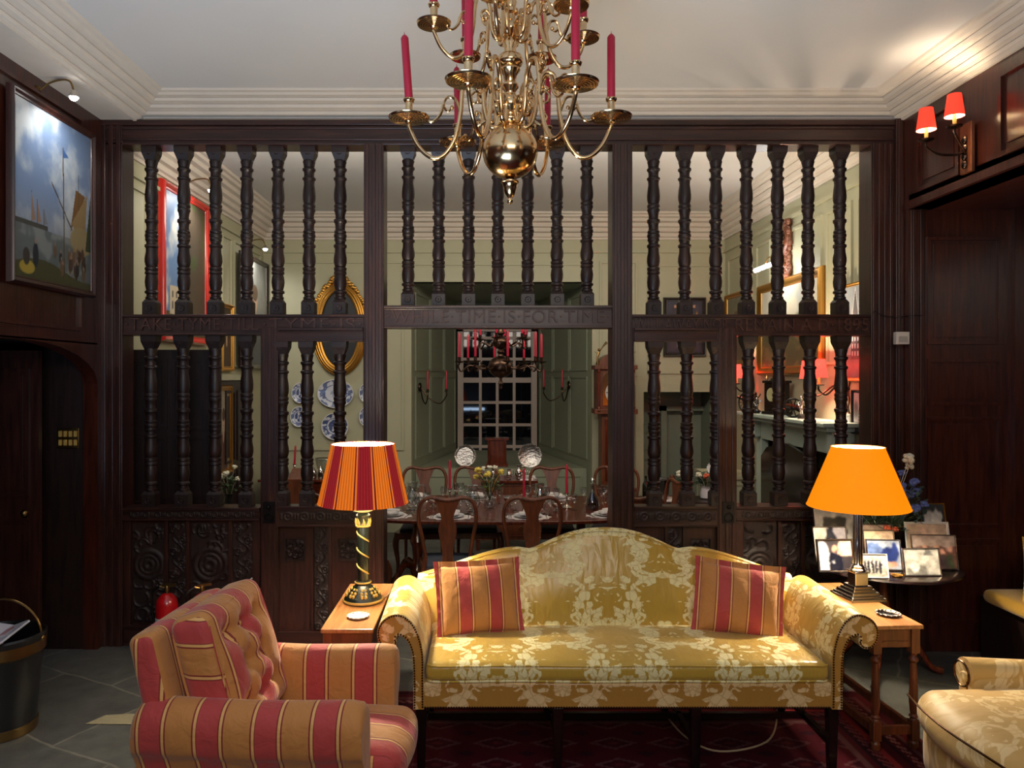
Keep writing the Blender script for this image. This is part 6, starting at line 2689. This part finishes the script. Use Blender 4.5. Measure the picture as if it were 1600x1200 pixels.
chairs = [(-.28, 6.045, 0, 'walnut dining chair with its back to the screen, left of the two central ones'),
          (.355, 6.045, .03, 'walnut dining chair with its back to the screen, right of the two central ones'),
          (1.13, 6.06, .10, 'walnut dining chair with its back to the screen, partly behind the right door post'),
          (-1.08, 6.10, -.55, 'walnut dining chair at the near left corner of the dining table'),
          (-.60, 7.43, PI, 'walnut dining chair on the far side of the table, leftmost'),
          (-.08, 7.46, PI, 'walnut dining chair on the far side of the table, behind the flowers'),
          (.66, 7.43, PI - .05, 'walnut dining chair on the far side of the table, right of the flowers'),
          (1.25, 7.44, PI - .28, 'walnut dining chair at the far right of the table, beside the clock'),
          (1.42, 6.62, PI / 2 + .2, 'walnut dining chair at the right end of the dining table')]
c0 = None
for x, y, r, lab in chairs:
    if c0 is None:
        c0 = dining_chair()
        c0.location = (x, y, 0)
        c0.rotation_euler = (0, 0, r)
        c0['label'] = lab
        c0['group'] = 'walnut dining chairs'
    else:
        dup(c0, (x, y, 0), r, lab)

# place settings: mat, plate, napkin
sets = [(-.28, 6.27, 0), (.355, 6.27, 0), (1.02, 6.35, .2), (-.78, 6.33, -.2), (-.62, 7.22, PI), (-.08, 7.27, PI), (.66, 7.23, PI), (1.25, 6.85, PI / 2), (-1.0, 6.85, -PI / 2)]
names = ['near side, in front of the left central chair', 'near side, in front of the right central chair', 'near side at the right end', 'near side at the left end', 'far side at the left',
         'far side in the middle', 'far side at the right', 'right end of the table', 'left end of the table']
m0 = p0 = n0 = g0 = f0 = None
for (x, y, r), nm in zip(sets, names):
    if m0 is None:
        mb = MB()
        pts = [((.18 + .012 * math.cos(12 * a)) * math.cos(a), (.125 + .012 * math.cos(12 * a)) * math.sin(a)) for a in np.linspace(0, 2 * PI, 96, endpoint=False)]
        mb.prism(pts, 'xy', 0, .003)
        m0 = tag(mb.build('place_mat', WHITE, smooth=False), 'x', 'place mat', 'white place mats on the dining table')
        mb = MB()
        mb.lathe([(.06, 0), (.075, .003), (.115, .014), (.118, .017), (.08, .008), (.02, .006)], seg=40)
        p0 = tag(mb.build('plate', CHINA), 'x', 'plate', 'white plates on the dining table')
        mb = MB()
        mb.soft((0, 0, .014), (.15, .09, .024), .011, 10, (.0, .01, .006), lambda p, u, v, w_: p + Vector((0, 0, .004 * math.sin(u * 5 + v * 3))))
        mb.soft((.02, .01, .030), (.12, .05, .018), .008, 8, (.0, .01, .006))
        n0 = tag(mb.build('napkin', WHITE, angle=180), 'x', 'napkin', 'folded napkins on the plates')
        mb = MB()
        mb.lathe([(.030, 0), (.031, .002), (.004, .008), (.0035, .07), (.012, .08), (.032, .105), (.036, .13), (.030, .165)], seg=20)
        g0 = tag(mb.build('wine_glass', GLASS), 'x', 'glass', 'stemmed glasses on the dining table')
        mb = MB()
        for xx in (-.155, -.14, .15):
            mb.tube([(xx, -.08, .003), (xx, .03, .004)], .003, 5)
            mb.soft((xx, .055, .004), (.016, .05, .004), .002, 3)
        f0 = tag(mb.build('cutlery', SILVER), 'x', 'cutlery', 'silver cutlery on the place mats')
        trio = (m0, p0, n0, f0)
        first = True
    else:
        trio = []
        for s_ in (m0, p0, n0, f0):
            q = s_.copy()
            C.objects.link(q)
            trio.append(q)
        first = False
    for q, dz, wd in zip(trio, (0, .003, .012, .003), ('scalloped white place mat', 'white plate', 'folded white napkin on its plate', 'silver forks and knife')):
        q.location = (x, y, TZ + dz + (.004 if wd.startswith('folded') else 0))
        q.rotation_euler = (0, 0, r)
        q['label'] = '%s, %s' % (wd, nm)
    R_ = RZ(r)
    for k, (dx, dy) in enumerate(((.14, .16), (.19, .11), (.08, .19))):
        q = g0 if (first and k == 0) else g0.copy()
        if not (first and k == 0):
            C.objects.link(q)
        o_ = R_ @ Vector((dx, dy, 0))
        q.location = (x + o_.x, y + o_.y, TZ)
        q.scale = ((1, .92, .85)[k],) * 3
        q['label'] = '%s wine glass, %s' % (('tallest', 'middle sized', 'smallest')[k], nm)


rs = random.Random(21)
for k in range(14):
    q = g0.copy()
    C.objects.link(q)
    x = -.75 + 1.65 * k / 13
    q.location = (x, 6.55 + (.38 if k % 2 else .06) + rs.uniform(-.04, .04), TZ)
    if abs(x - .045) < .1:
        q.location.y = 6.93
    q.scale = (rs.uniform(.8, 1.0),) * 3
    q['label'] = 'stemmed glass in the crowded middle of the dining table'


def candlestick(x, y, z, label, clabel, h=.2, ch_=.26, mat=None, tilt=0, group=None):
    mb = MB()
    mb.lathe([(.05, 0), (.052, .008), (.03, .018), (.012, .03), (.016, .05), (.009, .07), (.009, h * .75), (.016, h * .82), (.012, h * .9), (.022, h * .97), (.022, h), (.012, h)], seg=24)
    o = mb.build('candlestick', mat or SILVER)
    o.location = (x, y, z)
    tag(o, label, 'candlestick', group)
    o = candle_obj(ch_, .0115).build('candle', REDWAX)
    o.location = (x, y, z + h - .005)
    o.rotation_euler = (0, tilt, 0)
    tag(o, clabel, 'candle')


for x, y, nm in ((-.83, 6.62, 'at the left end of the dining table'), (-.31, 6.86, 'left of the flowers on the dining table'), (.33, 6.42, 'right of the flowers on the dining table'), (.72, 6.72, 'at the right end of the dining table')):
    candlestick(x, y, TZ, 'silver candlestick ' + nm, 'red candle in the candlestick ' + nm, .13 if x > 0 else .15, .26)

bouquet('flower_vase', 'glass vase of yellow and white roses in the middle of the dining table', (.045, 6.70, TZ), cyl_vase(.05, .16), GLASS,
        [(-.10, -.02, .33, .034, YROSE), (-.02, -.06, .30, .036, YROSE), (.10, -.04, .32, .03, YROSE), (.0, .02, .35, .028, WROSE), (-.05, .02, .34, .026, WROSE), (.05, .05, .35, .026, WROSE), (-.12, .03, .27, .03, YROSE)],
        .13, .19, 34, 3)
dc = thing('decanter', 'glass decanter half full of dark wine at the right of the dining table', 'decanter', (.93, 6.62, TZ))
mb = MB()
mb.lathe([(.055, 0), (.06, .01), (.062, .04), (.05, .10), (.02, .16), (.016, .19), (.018, .215), (.03, .225)], seg=28)
mb.build('glass_body', GLASS, dc)
mb = MB()
mb.lathe([(.05, .005), (.055, .012), (.057, .04), (.046, .095), (.02, .15)], seg=24)
mb.build('wine', WINE, dc)
mb = MB()
mb.lathe([(.012, .215), (.022, .24), (.024, .26), (.012, .275)], seg=16)
mb.build('stopper', GLASS, dc)


def jug(x, y, z, label, s=1.0, mat=None):
    t = thing('jug', label, 'jug', (x, y, z))
    t.scale = (s, s, s)
    mb = MB()
    mb.lathe([(.04, 0), (.045, .005), (.03, .015), (.055, .05), (.06, .09), (.045, .13), (.03, .16), (.035, .19), (.045, .2)], seg=24)
    mb.build('body', mat or SILVER, t)
    mb = MB()
    mb.tube(catmull([(.04, 0, .18), (.085, 0, .17), (.09, 0, .11), (.055, 0, .06)], 6), .005, 8)
    mb.build('handle', mat or SILVER, t)
    return t


jug(-.62, 6.62, TZ, 'glass claret jug at the left of the dining table', 1.2, GLASS)
jug(-.10, 6.55, TZ, 'glass jug of dark wine left of the roses', 1.1, GLASS)
jug(.50, 6.90, TZ, 'silver jug right of the roses', .9)
for x, y, nm in ((-.45, 6.75, 'left of the roses'), (.22, 6.85, 'behind the right candlestick'), (.62, 6.55, 'before the right end candlestick')):
    mb = MB()
    mb.lathe([(.03, 0), (.033, .004), (.01, .02), (.04, .04), (.055, .07), (.05, .075)], seg=20)
    o = mb.build('silver_bowl', SILVER)
    o.location = (x, y, TZ)
    tag(o, 'small footed silver bowl on the dining table, ' + nm, 'bowl', 'small silver bowls on the dining table')
mb = MB()
mb.lathe([(.037, 0), (.037, .19), (.030, .22), (.014, .25), (.013, .30), (.015, .305)], seg=20)
o = mb.build('wine_bottle', BOTTLE)
o.location = (-.93, 6.7, TZ)
tag(o, 'dark wine bottle at the left end of the dining table behind the striped lampshade', 'bottle')

# ------------------------------------------------------------ dark dining chandelier
dx_, dy_ = .145, 6.85
dch = thing('bronze_chandelier', 'dark bronze two tier chandelier hanging low over the dining table', 'chandelier', (dx_, dy_, 0))
mb = MB()
zc = 1.985
pr = [(.004, zc - .20), (.014, zc - .19), (.01, zc - .17), (.025, zc - .15), (.018, zc - .13), (.012, zc - .12)]
pr += [(.112 * math.cos(a), zc + .10 * math.sin(a)) for a in np.linspace(-1.45, 1.35, 14)]
pr += [(.02, zc + .11), (.035, zc + .13), (.02, zc + .15)]
pr += [(.075 * math.cos(a), zc + .215 + .06 * math.sin(a)) for a in np.linspace(-1.3, 1.3, 10)]
pr += [(.02, zc + .28), (.04, zc + .30), (.015, zc + .34), (.02, zc + .38), (.008, zc + .42)]
mb.lathe(pr, seg=28)
mb.build('stem', BRONZE, dch, angle=50)
mb = MB()
mb.tube([(0, 0, zc + .41), (0, 0, ZC)], .007, 8)
mb.build('suspension_rod', BRONZE, dch)
for tn, n_, R, z, rot0 in (('lower', 8, .37, zc + .03, 8), ('upper', 6, .24, zc + .235, 20)):
    srcs = None
    for k in range(n_):
        a = math.radians(rot0 + 360 / n_ * k)
        if srcs is None:
            s1 = MB()
            s1.tube(catmull([(.08, 0, z - .02), (R * .45, 0, z - .05), (R * .75, 0, z - .02), (R * .95, 0, z - .07), (R * 1.03, 0, z - .03), (R, 0, z)], 6), .008, 8)
            s1.tube(catmull([(R * .7, 0, z - .03), (R * .8, 0, z + .0), (R * .72, 0, z + .01)], 5), .005, 6)
            s1 = s1.build('arm', BRONZE, dch)
            s2 = MB()
            s2.lathe([(.01, z), (.045, z + .012), (.047, z + .018), (.014, z + .016), (.014, z + .05), (.018, z + .055), (.01, z + .055)], (R, 0, 0), 18)
            s2 = s2.build('drip_pan', BRONZE, dch)
            srcs = (s1, s2)
            cc = candle_obj(.22, .0105).build('candle', REDWAX)
        else:
            for s_ in srcs:
                q = s_.copy()
                C.objects.link(q)
                q.parent = dch
                q.rotation_euler = (0, 0, a)
            cc = cc.copy()
            C.objects.link(cc)
        for s_ in srcs if k == 0 else ():
            s_.rotation_euler = (0, 0, a)
        cc.location = (dx_ + R * math.cos(a), dy_ + R * math.sin(a), z + .052)
        deg = (rot0 + 360 / n_ * k) % 360
        pos = {0: 'rightmost', 1: 'rear right', 2: 'rear middle', 3: 'rear left', 4: 'leftmost', 5: 'front left', 6: 'front middle', 7: 'front right'}[int(((deg + 22.5) % 360) // 45)]
        tag(cc, 'thin red candle of the dark chandelier, %s in the %s tier' % (pos, tn), 'candle', 'candles of the dark dining chandelier')


# ------------------------------------------------------------ candle sconces in the bay
def bay_sconce(px, py, Y, lab, mirror):
    loc = P(px, py, Y)
    t = thing('candle_sconce', 'unlit two branch candle sconce on the %s shutter of the window bay' % lab, 'sconce', loc)
    s = -1 if mirror else 1
    nrm = Vector((s * .98, -.18, 0)).normalized()
    mb = MB()
    Mn = nrm.to_track_quat('Z', 'Y').to_matrix()
    mb.lathe([(.06, 0), (.055, .014), (.03, .02)], M=Mn, seg=20)
    mb.build('back_plate', BRONZE, t)
    for k, (ux, uy) in enumerate(((.12, -.28), (.34, -.02))):
        mb = MB()
        e = Vector((s * ux, uy, -.06))
        mb.tube(catmull([nrm * .01, e * .35 + Vector((0, 0, -.12)), e * .75 + Vector((0, 0, -.16)), e + Vector((0, 0, -.05)), e], 6), .008, 8)
        mb.lathe([(.01, 0), (.035, .01), (.014, .014), (.015, .04)], e, 14)
        mb.build('branch', BRONZE, t)
        o = candle_obj(.24, .011).build('candle', REDWAX)
        o.location = loc + e + Vector((0, 0, .035))
        tag(o, 'red candle of the %s bay sconce, %s branch' % (lab, 'inner' if k else 'outer'), 'candle')


bay_sconce(656, 605, 9.78, 'left', False)
bay_sconce(889, 602, 10.32, 'right', True)

# ------------------------------------------------------------ chest before the bay, with silver
cs = thing('side_chest', 'inlaid walnut chest in front of the window bay', 'chest', (.22, 8.55, 0))
mb = MB()
mb.box(-.33, .33, -.2, .2, .12, .74)
for z0_, z1_ in ((.16, .34), (.36, .54), (.56, .72)):
    panel(mb, Vector((0, -.2, 0)), UX, V_, NY, -.30, .30, z0_, z1_, .012, .008)
mb.build('body', WALNUT, cs, smooth=False)
mb = MB()
mb.box(-.36, .36, -.23, .22, .74, .77)
mb.build('top', MAHOG, cs, smooth=False, bevel=.004)
for x in (-.29, .29):
    for y in (-.17, .17):
        mb = MB()
        mb.taper((x, y), .035, .035, .05, .05, 0, .12)
        mb.build('foot', MAHOG, cs, smooth=False)
for z in (.25, .45, .64):
    for x in (-.18, .18):
        mb = MB()
        mb.torus((x, -.215, z), .022, .003, RX(PI / 2), 14, 5)
        mb.build('drop_handle', BRASS, cs)
jug(.38, 8.5, .77, 'silver coffee pot on the walnut chest, right', .75)
jug(.27, 8.45, .77, 'silver cream jug on the walnut chest, middle', .55)
jug(.10, 8.5, .77, 'silver jug on the walnut chest, left', .6)
mb = MB()
for k in range(6):
    mb.torus(((k - 2.5) * .022, 0, .055 + .03 * math.cos((k - 2.5) * .6)), .03, .0025, RY(PI / 2), 16, 5)
mb.box(-.07, .07, -.025, .025, .0, .012)
o = mb.build('toast_rack', SILVER)
o.location = (.46, 8.42, .77)
tag(o, 'silver toast rack of hoops on the walnut chest', 'toast rack')


def salver(px, py, r, lab):
    t = thing('silver_salver', lab, 'tray', P(px, py, 9.75))
    mb = MB()
    mb.lathe([(r * .2, 0), (r * .8, .002), (r * .86, .008), (r, .012), (r, .016), (r * .84, .012), (r * .78, .005), (r * .1, .004)], M=RX(math.radians(-8)) @ RX(PI / 2), seg=48)
    mb.build('tray', TRAYSILVER, t)
    mb = MB()
    M_ = RX(math.radians(-8)) @ RX(PI / 2)
    for k in range(40):
        a = 2 * PI * k / 40
        mb.ball(M_ @ Vector((r * math.cos(a), r * math.sin(a), .014)), r * .055, seg=6)
    mb.build('gadrooned_rim', TRAYSILVER, t)


salver(727, 712, .135, 'large silver salver standing at the left of the bay ledge')
salver(828, 712, .150, 'large silver salver standing at the right of the bay ledge')
mb = MB()
mb.box(-.14, .14, -.08, .08, 0, .05)
mb.box(-.12, .12, -.07, .07, .05, .34)
mb.box(-.15, .15, -.09, .09, .34, .37)
for x in (-.1, .1):
    mb.lathe([(.014, .05), (.01, .1), (.014, .2), (.01, .3), (.014, .34)], (x, -.08, 0), 10)
o = mb.build('mahogany_box_clock', MAHOG, bevel=.004)
o.location = (.16, 9.85, .745)
tag(o, 'dark wooden case standing between the two salvers on the bay ledge', 'case')

# ------------------------------------------------------------ longcase clock
lc = thing('longcase_clock', 'tall walnut longcase clock with a brass arched dial by the bay', 'clock', (1.53, 9.08, 0))
mb = MB()
mb.box(-.24, .24, -.15, .15, 0, .1)
mb.box(-.22, .22, -.13, .13, .1, .55)
mb.box(-.24, .24, -.15, .15, .55, .6)
mb.box(-.165, .165, -.11, .13, .6, 1.46)
mb.build('trunk', WALNUT, lc, smooth=False, bevel=.006)
mb = MB()
mb.box(-.12, .12, -.125, -.11, .68, 1.40)
mb.lathe([(.02, -.0), (.02, .004)], M=RX(PI / 2), c=(0, -.125, 1.05), seg=16)
mb.build('trunk_door', MAHOG, lc, smooth=False, bevel=.004)
mb = MB()
mb.box(-.25, .25, -.17, .14, 1.46, 1.52)
mb.box(-.22, .22, -.13, .13, 1.52, 1.98)
arch = [(-.25, 1.98), (.25, 1.98), (.25, 2.03)] + [(.2 * math.cos(a), 2.03 + .14 * math.sin(a)) for a in np.linspace(0, PI, 14)] + [(-.25, 2.03)]
mb.prism(arch, 'xz', -.17, .13)
mb.build('hood', WALNUT, lc, smooth=False, bevel=.005)
for sx in (-1, 1):
    mb = MB()
    mb.lathe([(.022, 1.52), (.022, 1.54), (.014, 1.55), (.016, 1.75), (.013, 1.94), (.022, 1.95), (.022, 1.98)], (sx * .2, -.15, 0), 14)
    mb.build('column', MAHOG, lc)
    mb = MB()
    mb.lathe([(.03, 1.50), (.012, 1.47), (.008, 1.40)], (sx * .2, -.15, 0), 12)
    mb.tube(catmull([(sx * .2, -.1, 2.03), (sx * .21, -.1, 2.12), (sx * .19, -.1, 2.18)], 4), [.018, .012, .014], 8)
    mb.ball((sx * .19, -.1, 2.21), .018, seg=8)
    mb.tube([(sx * .2, -.1, 2.16), (sx * .15, -.1, 2.24), (sx * .10, -.1, 2.30)], [.006, .006, .016], 6)
    mb.tube([(sx * .19, -.1, 2.15), (sx * .24, -.1, 2.19)], [.006, .004], 6)
    mb.build('trumpeter_finial', OLDBRASS, lc)
mb = MB()
mb.box(-.15, .15, -.142, -.13, 1.56, 1.86)
arch = [(.15 * math.cos(a), 1.86 + .12 * math.sin(a)) for a in np.linspace(0, PI, 14)]
mb.prism(arch, 'xz', -.142, -.13)
mb.build('dial_plate', BRASS, lc, smooth=False)
mb = MB()
mb.lathe([(.125, 0), (.125, .005), (.085, .005), (.085, 0)], M=RX(PI / 2), c=(0, -.142, 1.71), seg=36)
mb.build('chapter_ring', WHITEPLASTIC, lc, smooth=False)
mb = MB()
for k in range(12):
    a = k * PI / 6
    mb.box(-.004, .004, -.149, -.147, .092, .12, None) if False else mb.tube([(.092 * math.sin(a), -.149, 1.71 + .092 * math.cos(a)), (.118 * math.sin(a), -.149, 1.71 + .118 * math.cos(a))], .003, 4)
mb.tube([(0, -.152, 1.71), (.03, -.152, 1.79)], .003, 4)
mb.tube([(0, -.154, 1.71), (-.07, -.154, 1.66)], .004, 4)
mb.build('hands_and_numerals', IRON, lc)

# ------------------------------------------------------------ sideboard with silver under the plates
sb = thing('sideboard', 'dark sideboard under the blue and white china with glass and silver on it', 'sideboard', (-1.92, 8.98, 0))
mb = MB()
mb.box(-.62, .72, -.25, .3, .22, .70)
for k in range(3):
    panel(mb, Vector((0, -.25, 0)), UX, V_, NY, -.58 + k * .44, -.18 + k * .44, .28, .66, .015, .01)
mb.build('body', MAHOG, sb, smooth=False)
mb = MB()
mb.box(-.65, .75, -.28, .33, .70, .73)
mb.build('top', MAHOG, sb, smooth=False, bevel=.004)
for x in (-.58, .68):
    for y in (-.2, .25):
        mb = MB()
        mb.taper((x, y), .03, .03, .05, .05, 0, .22)
        mb.build('leg', MAHOG, sb, smooth=False)
kb = thing('knife_box', 'sloping wooden knife box on a stand at the left of the sideboard', 'box', P(466, 792, 8.45))
kb.location.z = 0
mb = MB()
mb.prism([(-.1, 0), (.1, 0), (.1, .88), (-.1, .78)], 'yz', -.09, .09)
mb.build('case', WALNUT, kb, smooth=False, bevel=.004)
candlestick(-2.19, 8.85, .73, 'silver candlestick on the sideboard', 'red candle leaning in the sideboard candlestick', .16, .22, tilt=.06)
mb = MB()
mb.lathe([(.08, 0), (.05, .02), (.06, .04), (.14, .10), (.17, .20), (.16, .22)], seg=32)
mb.torus((0, 0, .21), .165, .008, None, 32, 6)
o = mb.build('punch_bowl', GLASS)
o.location = (-1.80, 8.93, .73)
tag(o, 'large cut glass bowl on the sideboard', 'bowl')
for k, (x, y) in enumerate(((-2.05, 8.85), (-1.96, 8.8), (-1.87, 8.76), (-1.76, 8.76), (-1.66, 8.8), (-1.55, 8.85))):
    mb = MB()
    r_ = .03 + .006 * (k % 2)
    mb.lathe([(r_ * .8, 0), (r_, .01), (r_ * 1.1, .05 + .02 * (k % 3)), (r_ * .6, .08 + .02 * (k % 3)), (r_ * .3, .10 + .02 * (k % 3)), (r_ * .1, .11 + .02 * (k % 3))], seg=16)
    o = mb.build('sugar_shaker', SILVER)
    o.location = (x, y, .73)
    tag(o, 'silver sugar shaker on the sideboard, %s from the left' % ('first', 'second', 'third', 'fourth', 'fifth', 'sixth')[k], 'shaker', 'silver shakers on the sideboard')

# flowers before the left dining wall
st = thing('plant_stand', 'small dark table in front of the left dining wall', 'table', (-2.33, 7.0, 0))
mb = MB()
mb.lathe([(.2, .66), (.22, .67), (.22, .685), (.2, .69)], seg=32)
mb.build('top', OAKD, st)
mb = MB()
mb.lathe([(.12, 0), (.03, .05), (.03, .6), (.08, .66)], seg=16)
mb.build('pedestal', OAKD, st)
bouquet('flower_vase', 'vase of cream flowers before the left dining wall', (-2.33, 7.0, .69), cyl_vase(.045, .14), BLACKPAINT,
        [(-.05, -.03, .30, .045, WROSE), (.0, -.06, .33, .035, WROSE), (.05, 0, .38, .028, WROSE), (.09, -.03, .28, .025, WROSE)], .13, .22, 30, 8)

# side table on the right with flowers, ice bucket, bottle
st = thing('serving_table', 'narrow serving table behind the right screen door', 'table', (1.84, 7.82, 0))
mb = MB()
mb.box(-.28, .57, -.22, .22, .62, .65)
mb.build('top', OAKD, st, smooth=False)
for x in (-.24, .53):
    for y in (-.17, .17):
        mb = MB()
        mb.taper((x, y), .03, .03, .045, .045, 0, .62)
        mb.build('leg', OAKD, st, smooth=False)
mb = MB()
mb.box(-.2, .2, -.15, .15, 0, .004)
o = mb.build('white_cloth', WHITE, smooth=False)
o.location = (1.85, 7.79, .651)
tag(o, 'white cloth on the serving table', 'cloth')
mb = MB()
mb.lathe([(.035, 0), (.036, .15), (.03, .17), (.013, .2), (.012, .24), (.014, .245)], seg=18)
o = mb.build('wine_bottle', BOTTLE)
o.location = P(1009, 790, 7.75)
o.location.z = .65
tag(o, 'dark wine bottle on the serving table behind the right screen door', 'bottle')
mb = MB()
mb.lathe([(.08, 0), (.09, .01), (.11, .2), (.115, .205), (.10, .19), (.08, .02)], seg=28)
o = mb.build('ice_bucket', STEEL)
o.location = (1.78, 7.82, .655)
tag(o, 'steel ice bucket on the serving table', 'bucket')
bouquet('flower_vase', 'low arrangement of cream flowers left on the serving table', (2.06, 7.84, .65), cyl_vase(.07, .14), WALNUT,
        [(-.08, -.05, .26, .04, WROSE), (.02, -.07, .28, .035, WROSE), (-.14, 0, .22, .03, WALNUT)], .16, .16, 40, 11, LEAF2)
bouquet('flower_vase', 'arrangement with an orange bloom in a white pot, right on the serving table', (2.27, 7.84, .65), cyl_vase(.07, .13), CHINA,
        [(-.03, -.09, .24, .035, PROSE), (-.1, -.06, .25, .035, WROSE), (.08, -.04, .27, .03, WROSE)], .17, .18, 46, 12, LEAF2)
mb = MB()
mb.lathe([(.045, 0), (.055, .01), (.06, .08), (.055, .085), (.045, .02)], seg=20)
mb.tube(catmull([(.055, 0, .07), (.09, 0, .06), (.085, 0, .03), (.055, 0, .02)], 5), .006, 6)
o = mb.build('mug', CHINA)
o.location = (2.36, 7.67, .655)
tag(o, 'blue and white mug at the right end of the serving table', 'mug')
